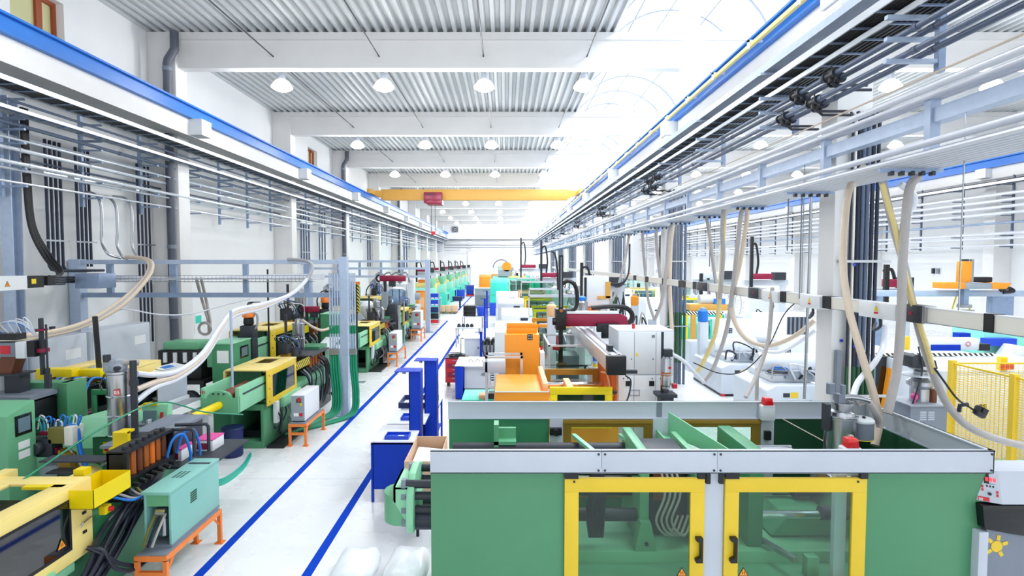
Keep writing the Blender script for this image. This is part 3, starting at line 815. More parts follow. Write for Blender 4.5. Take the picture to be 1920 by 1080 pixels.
part(FM, 'clamp_cylinder', 'dark_pipe', MB().cyl((XC(784), YC - .18, 1.36), (PX0 + .2, YC - .18, 1.36), .12, n=20))

# beacons
def beacon(label, x, y, z0, zb):
    t = thing('warning_beacon', label, 'beacon', (x, y, z0))
    part(t, 'housing', 'white', MB().box(x - .085, x + .085, y - .05, y + .07, z0, zb), bev=.008)
    part(t, 'red_lens', 'red_lamp', MB().prism([(x - .065, zb), (x + .065, zb), (x + .048, zb + .10), (x - .05, zb + .10)], 'y', y - .05, y + .05), bev=.01, label='red lens')
    part(t, 'foot', 'white', MB().box(x - .075, x + .075, y - .055, y + .06, zb - .01, zb + .008))
beacon('red warning beacon on a white box on the back rail of the large green machine', px(1437, Y2 - .06, 2.2), Y2 - .08, ZF - .0, pz(759, Y2 - .06))
beacon('red warning beacon just behind the front rail of the large green machine', px(1595, Y1 + .25, 2.2), Y1 + .25, ZF - .1, pz(839, Y1 + .25))

# stainless loader on the injection unit
YH = Y1 + 1.05
def XH(u): return px(u, YH, 2.1)
hx, hr = XH(1575), .165
L = thing('material_loader', 'stainless vacuum loader with grey filter pot standing inside the large green machine', 'loader', (hx, YH, 1.2))
part(L, 'stand', 'steel', MB().box(hx - .2, hx + .42, YH - .25, YH + .25, 1.2, 1.62).box(XH(1600), XH(1650), YH - .3, YH + .2, 1.62, 1.72), bev=.01)
c = part(L, 'body', 'steel', MB().lathe((hx, YH, 1.6), [(.13, 0), (hr, .02), (hr, .62), (hr + .012, .625), (hr + .012, .65), (hr, .66)], 28), label='stainless cylinder')
part(c, 'clamp_ring', 'chrome', MB().ring((hx, YH, 2.26), hr + .006, .010))
part(L, 'lid', 'steel', MB().lathe((hx + .02, YH, 2.26), [(.14, 0), (.13, .04), (.10, .06), (.10, .12), (.115, .125), (.115, .145), (.04, .15)], 24))
part(L, 'inlet_pipe', 'steel', MB().tube(spl([(hx, YH, 2.42), (hx + .05, YH, 2.46), (hx + .2, YH, 2.45), (hx + .32, YH, 2.42)], 5), .035, 10))
part(L, 'valve', 'grey', MB().box(hx - .05, hx + .02, YH - .05, YH + .05, 2.4, 2.5).cyl((hx - .12, YH, 2.5), (hx - .12, YH, 2.62), .045).cyl((hx + .02, YH, 2.5), (hx + .02, YH, 2.6), .03))
part(L, 'latch', 'charcoal', MB().box(hx - hr - .05, hx - hr, YH - .1, YH + .0, 2.1, 2.4).tube(spl([(hx - hr - .02, YH - .08, 2.2), (hx - hr - .06, YH - .1, 2.0), (hx - hr - .03, YH - .08, 1.8)]), .01, 6))
gx = XH(1617)
p = part(L, 'filter_pot', 'grey', MB().lathe((gx, YH + .02, 1.98), [(.10, 0), (.125, .01), (.125, .20)], 24), label='grey filter pot')
part(p, 'lid', 'white', MB().lathe((gx, YH + .02, 2.18), [(.13, 0), (.13, .02), (.11, .04), (.02, .05)], 24))
part(p, 'knob', 'black', MB().lathe((gx, YH - .02, 2.22), [(.018, 0), (.018, .025), (.008, .03)], 10))
part(p, 'seal', 'yellow', MB().ring((gx, YH + .02, 1.985), .124, .006))
part(L, 'hose', 'hose_beige', MB().tube(spl([(hx + .02, YH - hr, 2.06), (hx - .03, YH - hr - .12, 1.98), (hx - .18, YH - hr - .3, 1.8), (hx - .26, YH - hr - .42, 1.68)], 6), .034, 10), label='short beige outlet hose')

# dosing controller and chute at the machine's right end
cy = Y1 - .05
def XK(u, z=1.7): return px(u, cy, z)
K = thing('dosing_unit', 'grey dosing controller with red display above a black hopper', 'controller', (XK(1900), cy, 0))
x0, x1 = XK(1848), XK(2010)
bx = part(K, 'controller_box', 'machine_grey', MB().prism([(cy - .0, pz(946, cy)), (cy + .36, pz(946, cy)), (cy + .36, pz(888, cy) + .0), (cy + .06, pz(888, cy))], 'x', x0 + .16, x1).add(
    [(x0, cy + .1, pz(946, cy)), (x0 + .16, cy, pz(946, cy)), (x0 + .16, cy + .06, pz(888, cy)), (x0 + .02, cy + .16, pz(888, cy)), (x0, cy + .36, pz(946, cy)), (x0 + .02, cy + .36, pz(888, cy)), (x0 + .16, cy + .36, pz(946, cy)), (x0 + .16, cy + .36, pz(888, cy))],
    [(0, 1, 2, 3), (0, 3, 5, 4), (3, 2, 7, 5), (0, 4, 6, 1), (4, 5, 7, 6)]), label='grey sloping control box')
fo = Vector((x0, cy + .1, pz(946, cy))); fu = Vector((.16, -.1, 0)); fv = Vector((.02, .06, pz(888, cy) - pz(946, cy))); fn = fu.cross(fv).normalized()
if fn.y > 0: fn = -fn
def onf(a, b, h=.0): return fo + fu * a + fv * b + fn * h
def plate(a0, a1, b0, b1, h=.006):
    q = [onf(a0, b0), onf(a1, b0), onf(a1, b1), onf(a0, b1)]
    return MB().add(q + [p + fn * h for p in q], [(0, 1, 2, 3), (4, 5, 6, 7), (0, 1, 5, 4), (1, 2, 6, 5), (2, 3, 7, 6), (3, 0, 4, 7)])
d = part(bx, 'display', 'black', plate(.32, .74, .56, .9))
lm = MB(); lettering(lm, '888', onf(.38, .64, .007), fu.normalized(), fv.normalized(), fn, .035, .002)
part(bx, 'digits', 'led_red', lm, label='red lit digits')
for a, b in ((.2, .42), (.2, .32), (.78, .3), (.78, .2)): part(bx, 'button', 'red', plate(a, a + .09, b, b + .08))
for a in (.4, .52, .64): part(bx, 'button', 'black', plate(a, a + .07, .46, .52))
part(bx, 'dial', 'black', MB().cyl(onf(.52, .26), onf(.52, .26, .02), .014))
lm = MB(); part(bx, 'nameplate', 'red', plate(.04, .5, .02, .14)); lettering(lm, 'SE', onf(.08, .03, .008), fu.normalized(), fv.normalized(), fn, .022, .002); part(bx, 'lettering', 'paper', lm)
hz1, hz0 = pz(946, cy), pz(1010, cy)
part(K, 'hopper', 'black_gloss', MB().prism([(x0 - .01, hz1 - .02), (x1, hz1 - .02), (x1, hz0 - .05), (x0 + .28, hz0 + .03), (x0 + .02, hz0 + .08)], 'y', cy + .02, cy + .34), bev=.01, label='black funnel')
part(K, 'frame_plate', 'machine_grey', MB().box(XK(1842), XK(1860), cy + .02, cy + .4, 0, pz(1000, cy)), bev=.006)
part(K, 'feed_box', 'grey', MB().prism([(x0 + .07, .3), (x1, .3), (x1, hz0 - .06), (x0 + .30, hz0 + .02), (x0 + .07, hz0 + .06)], 'y', cy + .06, cy + .34))
y = cy + .058
cx0, cz0 = XK(1882), pz(1030, cy)
st = part(K, 'sticker', 'yellow_warm', MB().lathe((0, 0, 0), [(.001, 0), (.05, 0), (.05, .002)], 20))
for v in st.data.vertices: v.co = Vector((cx0 + v.co.x + st.parent.location.x * 1, y - .002 + v.co.z, cz0 + v.co.y)) if False else v.co
bpy.data.objects.remove(st)
m = MB().cyl((cx0, y, cz0), (cx0, y - .003, cz0), .055, n=20)
for a in (20, 80, 140, 215, 300): m.rbox((cx0 + .085 * math.cos(math.radians(a)), y - .0015, cz0 + .085 * math.sin(math.radians(a))), (.05, .003, .035), (0, -math.radians(a), 0))
part(K, 'sticker', 'yellow_warm', m, label='yellow cog-shaped sticker')

# plastic sacks on the floor in front of the machine
for i, (u, v) in enumerate(((668, 1080), (764, 1085))):
    y = 7.02; x = px(u, y, .2)
    mb = MB(); n, k = 18, 9
    for a in range(k + 1):
        t = a / k
        for b in range(n):
            w = 2 * PI * b / n; sgn = lambda q: math.copysign(abs(q) ** .55, q)
            rr = (math.sin(PI * min(1, t * .94 + .05)) ** .4)
            q = 1 + .05 * math.sin(5 * w + i + 3 * t)
            mb.v.append((x + sgn(math.cos(w)) * .27 * rr * q, y + sgn(math.sin(w)) * .42 * rr * q, .005 + t * .30 * (1 + .06 * math.sin(3 * w + i))))
    for a in range(k):
        for b in range(n):
            mb.f.append((a * n + b, a * n + (b + 1) % n, (a + 1) * n + (b + 1) % n, (a + 1) * n + b))
    mb.f.append(tuple(range(n))); mb.f.append(tuple(k * n + b for b in range(n)))
    solo('plastic_sack', ('white plastic sack of granulate on the floor, farther from the green machine', 'white plastic sack of granulate lying against the green machine panel')[i], 'sack', 'plastic_bag', mb)
# ------------------------------------------------------------------ galvanized service frames and what hangs on them
def frame_post(t, x, y, w, z1): part(t, 'post', 'galv_light', MB().box(x - w / 2, x + w / 2, y - w / 2, y + w / 2, 0.02, z1)); part(t, 'base_plate', 'galv', MB().box(x - w, x + w, y - w, y + w, 0, .02))
FA = 14.7
A = thing('service_frame', 'galvanized steel service frame carrying hoses across the near green machines', 'frame', (-7.6, FA, 0))
frame_post(A, -11.05, FA, .27, 4.05); frame_post(A, -4.18, FA, .2, 4.12)
part(A, 'top_beam', 'galv_light', MB().box(-11.1, -4.2, FA - .07, FA + .07, 3.93, 4.04), label='upper beam')
part(A, 'lower_beam', 'galv', MB().box(-11.1, -4.2, FA - .06, FA + .06, 3.07, 3.19))
for u, w in ((207, .14), (326, .17), (461, .12), (576, .14)):
    x = px(u, FA, 3.5); part(A, 'upright', 'galv', MB().box(x - w / 2, x + w / 2, FA - .05, FA + .05, 3.19, 3.93))
FB = 32.0
B = thing('service_frame', 'galvanized steel service frame carrying pipes across the farther machines', 'frame', (-7.6, FB, 0))
frame_post(B, -11.0, FB, .22, 4.1); frame_post(B, -4.38, FB, .26, 4.1)
for z in (4.0, 3.6, 3.15): part(B, 'beam', 'galv_light', MB().box(-11, -4.4, FB - .06, FB + .06, z - .06, z + .06))
for x in (-9.4, -8.2, -7.0, -5.8): part(B, 'upright', 'galv', MB().box(x - .06, x + .06, FB - .05, FB + .05, 3.2, 3.95))
b = thing('wire_basket', 'wire cable basket with white cables on the near service frame', 'cable basket', (-7.5, FA - .2, 3.5))
m = MB()
for y in (FA - .36, FA - .24, FA - .12):
    m.cyl((-10.3, y, 3.48), (-4.9, y, 3.48), .006, n=4)
for z in (3.56, 3.64):
    m.cyl((-10.3, FA - .36, z), (-4.9, FA - .36, z), .006, n=4)
for i in range(54): m.tube([(-10.3 + .1 * i, FA - .36, 3.64), (-10.3 + .1 * i, FA - .36, 3.48), (-10.3 + .1 * i, FA - .1, 3.48)], .004, 4)
part(b, 'mesh', 'steel', m)
for i in range(5): part(b, 'cable', 'hose_clear', MB().tube(spl([(-10.2, FA - .3 + .04 * i, 3.52 + .03 * i), (-8, FA - .32 + .04 * i, 3.55), (-6.4, FA - .28 + .03 * i, 3.56 + .02 * i), (-4.6, FA - .25, 3.55 + .03 * i)], 5), .02, 6))
jb = thing('junction_box', 'grey steel junction box at the wall end of the near service frame', 'junction box', (-10.4, 13.6, 3.4))
x0, x1 = px(140, 13.6, 3.5), px(186, 13.6, 3.5)
part(jb, 'box', 'galv', MB().box(x0, x1, 13.6, 14.2, pz(541, 13.6), pz(513, 13.6)), bev=.015)
for i in range(4): part(jb, 'gland', 'charcoal', MB().cyl((x0 - .06, 13.75 + .1 * i, 3.5 + .04 * i), (x0, 13.75 + .1 * i, 3.5 + .04 * i), .035, n=8))
bb = thing('busbar', 'short white busbar with black end block below the long wall rack', 'busbar', (-9.6, 9, 3.4))
part(bb, 'housing', 'cream', MB().box(-9.6, -9.5, 1, 11.0, 3.46, 3.70)); part(bb, 'tap_box', 'white', MB().box(-9.66, -9.42, 10.3, 11.2, 3.45, 3.72))
part(bb, 'end_block', 'black', MB().box(-9.62, -9.46, 11.2, 11.65, 3.47, 3.71)); part(bb, 'end_block', 'black', MB().box(-9.62, -9.46, 11.75, 11.95, 3.5, 3.7))
part(bb, 'sticker', 'yellow', MB().box(-9.461, -9.458, 11.35, 11.46, 3.55, 3.65), label='yellow sticker')
warning_triangle(bb, (-9.42, 10.75, 3.56), (0, 1, 0), (0, 0, 1), (1, 0, 0), .12)
for i in range(4):
    solo('power_cable', '%s dark cable from the short busbar to the grey junction box' % ORD[i], 'cable', 'rubber', MB().tube(spl([(-9.55, 11.9, 3.54 + .05 * i), (-9.8, 12.6, 3.5 + .05 * i), (x0 - .2, 13.6, 3.5 + .04 * i), (x0 - .06, 13.75 + .1 * i, 3.5 + .04 * i)], 6), .026, 7), 'cables to the grey junction box')
# steel column with black cables by the long wall
C = thing('steel_column', 'galvanized H-section column standing at the long wall', 'column', (-10.95, 12.6, 0))
part(C, 'flange', 'galv_light', MB().box(-11.05, -10.8, 12.5, 12.53, 0, 7.6)); part(C, 'flange', 'galv_light', MB().box(-11.05, -10.8, 12.75, 12.78, 0, 7.6)); part(C, 'web', 'galv', MB().box(-10.94, -10.92, 12.53, 12.75, 0, 7.6))
for i in range(3):
    solo('power_cable', '%s thick black cable hanging down the H-section column' % ORD[i], 'cable', 'black', MB().tube(spl([(-10.7, 12.75 + .06 * i, 7.4), (-10.7, 12.76 + .06 * i, 6), (-10.66, 12.8 + .06 * i, 4.8), (-10.4, 12.85 + .1 * i, 4.1), (-9.9, 12.6 + .05 * i, 3.72 + .02 * i), (-9.6, 11.9, 3.6)], 6), .04, 8), 'thick black cables at the H-section column')
# wall drops: bundles of dark pipes running down the long wall
def drops(name, u0, n, v1, bend, m='dark_pipe', r=.034, pitch=.145, zt=6.9):
    y0 = -10.95 * FPX / (u0 - CXP)
    for i in range(n):
        y = y0 + pitch * i; z1 = pz(v1, y)
        pts = [(-10.95, y, zt), (-10.95, y, z1 + .1)]
        pts += [(-10.93, y + .04, z1), (-10.8, y + .1, z1 - .03), (-10.8, y + 1.2, z1 - .03)] if bend else [(-10.95, y, z1)]
        t = thing('drop_pipe', '%s dark drop pipe %s' % (ORD[i], name), 'pipe', (-10.95, y, z1), 'dark drop pipes on the long wall')
        part(t, 'tube', m, MB().tube(pts, r, 8))
    c = thing('pipe_clamp_rail', 'clamp rail across the drop pipes ' + name, 'clamp rail', (-10.95, y0, 4.4))
    for z in (4.5, 6.1): part(c, 'rail', 'steel', MB().box(-10.9, -10.88, y0 - .15, y0 + pitch * n, z - .02, z + .02))
drops('of the nearest bundle on the long wall', 93, 4, 506, True)
drops('of the second bundle on the long wall', 149, 4, 500, False)
drops('of the third bundle, before the first wall column', 262, 4, 640, False, r=.03, pitch=.18)
drops('of the bundle after the first wall column', 566, 4, 496, False, 'grey_pipe', .05, .4)
drops('of the bundle near the second wall column', 600, 3, 492, False, 'grey_pipe', .045, .5)
drops('of the farther bundle on the long wall', 690, 5, 500, False, 'grey_pipe', .06, .8)
drops('of the farthest bundle on the long wall', 742, 5, 505, False, 'grey_pipe', .08, 1.6)
for k, (u, y) in enumerate(((327, 17.95), (641, 37.12), (745, 56.22))):
    t = thing('rain_downpipe', '%s dark grey rain downpipe at a wall column' % ORD[k], 'pipe', (-10.5, y, 0))
    X = -10.5
    part(t, 'tube', 'downpipe', MB().tube(spl([(X + .25, y, 11.1), (X + .25, y, 10.7)], 2) + [(X + .24, y, 10.55), (X + .04, y, 10.25), (X, y, 10.1), (X, y, 0)], .125, 14), label='dark grey pipe with an offset bend at the top')
    for z in (9.9, 7.2, 4.4, 2.2): part(t, 'collar', 'grey', MB().cyl((X, y, z), (X, y, z + .12), .138))
# electrical cabinets at the wall
for k, (ya, yb, lab) in enumerate(((12.86, 14.35, 'pale grey electrical cabinet at the long wall, nearer to the H-section column'), (14.5, 16.9, 'wide pale grey electrical cabinet at the long wall beside the downpipe'))):
    t = thing('electrical_cabinet', lab, 'cabinet', (-10.9, (ya + yb) / 2, 0))
    part(t, 'body', 'offwhite', MB().box(-11.2, -10.62, ya, yb, 0, 2.2), bev=.01)
    part(t, 'door', 'offwhite', MB().box(-10.62, -10.59, ya + .04, yb - .04, .1, 2.16), bev=.006)
    part(t, 'paper_label', 'paper', MB().box(-10.59, -10.586, yb - .75, yb - .25, 1.62, 1.86))

# hoses on the near service frame
def hose(label, name, m, pts, r, group=None, n=9, k=7, cat='hose'):
    return solo(name, label, cat, m, MB().tube(spl([at(*p) for p in pts], k), r, n), group)
for i in range(3):
    d = 3 * i
    hose('%s beige conveying hose swinging from the near frame down to the side' % ORD[i], 'conveying_hose', ('hose_beige', 'hose_grey', 'hose_beige')[i],
         [(236 + d, 482, 14.6), (262 + d, 484, 14.4), (279 + d, 494, 14.1), (272 + d, 520, 13.7), (225 + d, 565 + d, 12.9), (160, 604 + d, 12.0), (85, 624 + d, 11.0), (0, 632 + d, 10.0), (-80, 634 + d, 9.2)], .045, 'beige hoses of the near frame')
hose('thin white hose sagging between near frame and machine', 'air_hose', 'hose_clear', [(190, 600, 12.6), (230, 580, 13), (300, 590, 13.2), (360, 588, 13.5), (420, 572, 14), (470, 560, 14.4)], .016)
for i, (m, dv) in enumerate((('hose_clear', 0), ('hose_beige', 14), ('hose_clear', 24))):
    hose(('clear conveying hose from the frame down to the near loader', 'beige conveying hose under the clear one', 'second clear hose close below the beige one')[i], 'conveying_hose', m,
         [(540, 486, 14.6), (572, 489, 14.3), (586, 500, 14.0), (575, 524, 13.6), (545, 552, 13.1), (490, 571 + dv * .3, 12.4), (440, 582 + dv * .4, 11.6), (413, 612 + dv * .5, 10.9), (380, 662 + dv * .5, 10.1), (335, 695 + dv * .6, 9.3), (290, 703 + dv, 8.6), (255, 700 + dv * 2.2, 8.15)], .042)
hose('white curled hose on the loader of the second wall machine', 'conveying_hose', 'hose_beige', [(566, 600, 16.4), (590, 615, 16.8), (610, 618, 17.2), (640, 600, 18), (650, 560, 18)], .04)
for i, (u, v, w) in enumerate(((183, 364, 226), (212, 372, 240), (240, 372, 278))):
    y = -10.6 * FPX / (u - CXP)
    P = [at(u - 28, v - 4, y), at(u - 6, v, y), at(u + 6, v + 20, y), at(u + 8, v + 60, y), at(u + 8, v + 90, y), at(u + 20, v + 112, y), at(w, 484, y + .3)]
    solo('conduit', '%s curved metal conduit from the wall rack down to the near frame' % ORD[i], 'conduit', 'steel', MB().tube(spl(P, 6), .035, 9), 'curved conduits to the near frame')
t = thing('hose_coil', 'grey hoses coiled on the wall above the second wall machine', 'hose', at(385, 640, 16.5))
for i in range(2): part(t, 'hose', 'hose_grey', MB().tube(spl([at(368 + 9 * i, 522, 14.85), at(378 + 8 * i, 560, 16.5), at(390 + 4 * i, 600, 16.4), at(392, 622, 16.3)], 6), .04, 8))
c = at(384, 616, 16.3); part(t, 'coil', 'hose_grey', MB().ring((c.x, c.y, c.z), .17, .04, 'y', 20, 8))

# pipes and green hoses at the outer post of the near frame
for i in range(7):
    x = -4.5 + .065 * i if i < 4 else -3.98 + .06 * (i - 4); y = FA - .16
    t = thing('media_pipe', '%s vertical media pipe at the outer post of the near frame' % ORD[i], 'pipe', (x, y, 1.6), 'media pipes at the outer frame post')
    part(t, 'tube', 'galv_light', MB().cyl((x, y, 1.75), (x, y, 3.7), .024, n=8)); part(t, 'sleeve', 'cable_green', MB().cyl((x, y, 2.15), (x, y, 2.36), .028, n=8)); part(t, 'valve', 'steel', MB().box(x - .03, x + .03, y - .05, y + .03, 1.6, 1.76))
    e = (-4.75 - .05 * i, y - 1.1 - .1 * i, .037)
    solo('green_hose', '%s green water hose below the media pipes, curving onto the floor' % ORD[i], 'hose', 'cable_green', MB().tube(spl([(x, y, 1.62), (x + .02, y - .03, 1.2), (x + .07, y - .05, .6), (x + .03, y - .12, .16), (x - .25, y - .5, .05), e], 7), .036, 8), 'green hoses at the outer frame post')
for i in range(4):
    hose('%s green hose on the floor from the near machine towards the frame' % ORD[i], 'green_hose', 'cable_teal', [(395, 905 + 3 * i, floor_y(906 + 3 * i)), (425, 895 + 3 * i, floor_y(896 + 3 * i)), (455, 872 + 3 * i, floor_y(872 + 3 * i)), (470, 850 + 2 * i, floor_y(850 + 2 * i))], .022, 'green floor hoses at the second machine')

# ------------------------------------------------------------------ small green and yellow moulding machines
def green_machine(label, ox, oy, s=1.0, hazard=True, hopper=True, loader='steel', tube=True, unit_d=0.0):
    """clamp end towards the camera; measured on the second machine of the aisle row"""
    def G(x, y, z): return (ox + s * (x + 5.5), oy + s * (y - 12.0), s * z)
    def bx(mb, x0, x1, y0, y1, z0, z1):
        a, b = G(x0, y0, z0), G(x1, y1, z1); return mb.box(a[0], b[0], a[1], b[1], a[2], b[2])
    def B(*a): return bx(MB(), *a)
    t = thing('moulding_machine', label, 'machine', (ox, oy, 0))
    # pedestal with an open front
    p = MB(); bx(p, -5.87, -5.80, 12.0, 13.9, 0, .95); bx(p, -5.23, -5.16, 12.0, 13.9, 0, .95); bx(p, -5.80, -5.23, 12.0, 13.9, 0, .15); bx(p, -5.80, -5.23, 12.0, 13.9, .82, .95); bx(p, -5.8, -5.23, 13.4, 13.9, .15, .82)
    part(t, 'pedestal', 'green_panel', p, bev=.008)
    part(t, 'drip_pan', 'black', B(-5.75, -5.3, 12.3, 13.3, .15, .3))
    part(t, 'bed', 'green_mid', B(-5.9, -5.1, 12.2, 16.6, .86, 1.0), bev=.01)
    part(t, 'rear_pedestal', 'green', B(-5.85, -5.2, 14.4, 16.4, 0, .86), bev=.01)
    # clamp frame, two side beams and a front plate with a rounded hump
    part(t, 'side_beam', 'green_light', B(-5.21, -5.13, 10.85, 12.5, 1.08, 1.56), bev=.01); part(t, 'side_beam', 'green_light', B(-5.87, -5.80, 10.85, 12.5, 1.2, 1.56), bev=.01)
    poly = [(-5.87, 1.08), (-5.13, 1.08), (-5.13, 1.40)] + [(-5.5 + .24 * math.cos(a), 1.36 + .16 * math.sin(a)) for a in [PI * k / 8 for k in range(9)]] + [(-5.87, 1.40)]
    q0, q1 = G(0, 10.8, 0)[1], G(0, 10.88, 0)[1]
    fp = part(t, 'front_plate', 'green_mid', MB().prism([(ox + s * (x + 5.5), s * z) for x, z in poly], 'y', q0, q1), bev=.006)
    for k in range(3): part(fp, 'bolt', 'charcoal', MB().cyl(G(-5.6 + .1 * k, 10.8, 1.46), G(-5.6 + .1 * k, 10.78, 1.46), .018 * s, n=6))
    lm = MB(); lettering(lm, '31', G(-5.85, 10.848, 1.46), (1, 0, 0), (0, 0, 1), (0, -1, 0), .05 * s); part(fp, 'number', 'red', lm)
    part(t, 'groove_bar', 'charcoal', B(-5.13, -5.115, 11.0, 12.3, 1.40, 1.43))
    part(t, 'clamp_piston', 'brown', MB().cyl(G(-5.5, 11.0, 1.35), G(-5.5, 12.6, 1.35), .12 * s))
    part(t, 'crosshead', 'green_dark', B(-5.8, -5.2, 12.0, 12.1, 1.0, 1.66))
    if tube:
        y = part(t, 'guard_tube', 'yellow', MB().cyl(G(-5.5, 10.8, 1.24), G(-5.58, 10.0, 1.22), .075 * s, n=16), label='yellow protective tube')
        part(y, 'end_cap', 'black', MB().cyl(G(-5.58, 10.0, 1.22), G(-5.585, 9.96, 1.22), .073 * s, n=16))
    # yellow guard: roof with hatch, side frame with window
    X0, X1_, Ya, Yb, Za, Zb = -5.95, -5.05, 11.95, 13.65, .92, 1.70
    r = MB(); bx(r, X0, X1_, Ya, Ya + .85, Zb - .03, Zb); bx(r, X0, X1_, Yb - .2, Yb, Zb - .03, Zb); bx(r, X0, X0 + .22, Ya + .85, Yb - .2, Zb - .03, Zb); bx(r, X1_ - .3, X1_, Ya + .85, Yb - .2, Zb - .03, Zb)
    g = part(t, 'guard_roof', 'yellow_pale', r, bev=.006, label='yellow guard roof with a hatch')
    part(t, 'mould_block', 'charcoal', B(-5.8, -5.2, 12.5, 13.4, .98, 1.52))
    for side, xx in ((1, X1_), (0, X0)):
        f = MB()
        a, b = G(xx - .03, Ya, Za), G(xx, Yb, Zb - .03)
        f.frame('x', a[0], b[0], a[1], b[1], a[2], b[2], .13 * s); bx(f, xx - .032, xx + .002, Ya + .004, Ya + .28, Za + .004, Zb - .034)
        d = part(t, 'guard_door', 'yellow_warm' if side else 'yellow_pale', f, bev=.004, label='yellow guard door with window')
        part(d, 'window_pane', 'tinted_panel', B(xx - .02, xx - .012, Ya + .27, Yb - .12, Za + .12, Zb - .14))
        for k in range(3): part(d, 'bolt', 'charcoal', MB().cyl(G(xx, Ya + .1, 1.0 + .28 * k), G(xx + .01, Ya + .1, 1.0 + .28 * k), .015 * s, n=6))
    part(t, 'rear_plate', 'yellow_pale', B(X0, X1_, Yb - .03, Yb, 1.25, Zb - .03))
    tr = part(t, 'guard_tray', 'hazard' if hazard else 'yellow', B(-5.14, -5.11, 13.66, 14.75, 1.33, 1.52), label='striped yellow guard plate')
    part(t, 'tray_shelf', 'yellow', B(-5.5, -5.14, 13.66, 14.75, 1.33, 1.36)); part(t, 'tray_wall', 'yellow', B(-5.5, -5.47, 13.66, 14.75, 1.33, 1.56))
    # injection unit
    u = part(t, 'injection_unit', 'black', B(-5.75, -5.2, 14.8 + unit_d, 16.3, 1.0, 1.5), bev=.02)
    for k in range(5): part(u, 'heater_band', 'copper', MB().cyl(G(-5.17, 14.9 + .22 * k, 1.2), G(-5.17, 14.9 + .22 * k, 1.48), .05 * s, n=10))
    part(u, 'barrel', 'brown', MB().cyl(G(-5.5, 13.6, 1.25), G(-5.5, 15.0, 1.25), .09 * s))
    part(u, 'drive', 'green', B(-5.8, -5.2, 15.8, 16.5, 1.0, 1.62), bev=.01)
    part(u, 'top_plate', 'charcoal', B(-5.8, -5.05, 14.75, 16.2, 1.5, 1.54))
    if hopper:
        hx, hy, hz = G(-5.52, 15.1, 1.54)
        h = part(t, 'hopper', 'steel', MB().lathe((hx, hy, hz), [(.05 * s, 0), (.15 * s, .16 * s), (.155 * s, .18 * s), (.155 * s, .78 * s), (.165 * s, .785 * s), (.165 * s, .81 * s), (.10 * s, .83 * s), (.09 * s, .92 * s), (.03 * s, .94 * s)], 20), label='stainless hopper')
        part(h, 'clamp_ring', 'chrome', MB().ring((hx, hy, hz + .42 * s), .158 * s, .012 * s))
        part(t, 'support_pole', 'charcoal', MB().cyl(G(-5.78, 14.9, 1.5), G(-5.78, 14.9, 2.6), .035 * s, n=10))
    # electrics and hoses on the aisle side
    part(t, 'terminal_box', 'green_light', B(-5.1, -4.98, 12.7, 13.75, .72, .95), bev=.01)
    c = part(t, 'connector_strip', 'white', B(-5.1, -5.02, 12.35, 12.5, .45, .92))
    rnd = random.Random(int(oy * 10) + 3)
    for k in range(17):  # service hoses, with extra dark ones added to imitate occlusion shade under the machine
        y0 = 12.4 + .22 * k; zz = .85 if y0 < 14 else 1.25
        part(t, 'hose', rnd.choice(['rubber', 'black', 'charcoal', 'grey', 'hose_grey', 'rubber']), MB().tube(spl([G(-5.15, y0, zz), G(-5.02 + rnd.uniform(0, .08), y0 + rnd.uniform(-.1, .1), zz - .25), G(-5.0 + rnd.uniform(-.05, .1), y0 + rnd.uniform(-.25, .3), .35 + rnd.uniform(-.15, .1)), G(-5.12, y0 + rnd.uniform(-.1, .4), .12 + rnd.uniform(0, .3)), G(-5.2, y0 + .3, .4)], 5), s * rnd.uniform(.012, .026), 6))
    # core-pull block with looping lines above the mould
    part(t, 'core_puller', 'charcoal', bx(bx(MB(), -5.65, -5.4, 14.0, 14.3, 1.7, 2.0), -5.5, -5.3, 14.25, 14.5, 1.56, 1.82), bev=.01)
    part(t, 'clamp_foot', 'bronze', B(-5.6, -5.4, 14.05, 14.25, 1.5, 1.7))
    for k in range(8): part(t, 'air_line', rnd.choice(['black', 'hose_clear', 'cable_blue', 'black', 'charcoal']), MB().tube(spl([G(-5.62 + .04 * k, 14.05, 1.95), G(-5.66 + .05 * k, 13.9 + rnd.uniform(-.1, .1), 2.15 + rnd.uniform(-.08, .12)), G(-5.5 + .05 * k, 14.3, 2.1 + rnd.uniform(-.1, .05)), G(-5.4 + .03 * k, 14.5, 1.75)], 5), .012 * s, 5))
    part(t, 'under_tray', 'black', B(-5.2, -5.02, 13.9, 16.2, .02, .5))
    for k in range(3): part(t, 'pressure_hose', 'black', MB().tube(spl([G(-5.1, 15.4 + .12 * k, 1.4), G(-4.95, 15.5 + .12 * k, 1.2), G(-4.93, 15.5 + .12 * k, .6), G(-5.05, 15.4 + .1 * k, .1)], 6), .03 * s, 8))
    return t
green_machine('green and yellow moulding machine with yellow tube, second in the aisle row', -5.5, 12.0)
green_machine('green and yellow moulding machine beyond the outer frame post, third in the aisle row', -5.3, 20.3)
green_machine('green and yellow moulding machine beside the black dryer, fourth in the aisle row', -5.35, 27.2)
green_machine('green and yellow moulding machine behind the pale shelf, second in the wall row', -7.05, 15.7, 1.24, False, True, tube=False)
green_machine('green and yellow moulding machine behind the tall green cabinet, third in the wall row', -7.5, 23.0, 1.2, False, True, tube=False)
green_machine('green and yellow moulding machine far in the wall row, fourth from the camera', -7.6, 30.5, 1.2, False, False, tube=False)

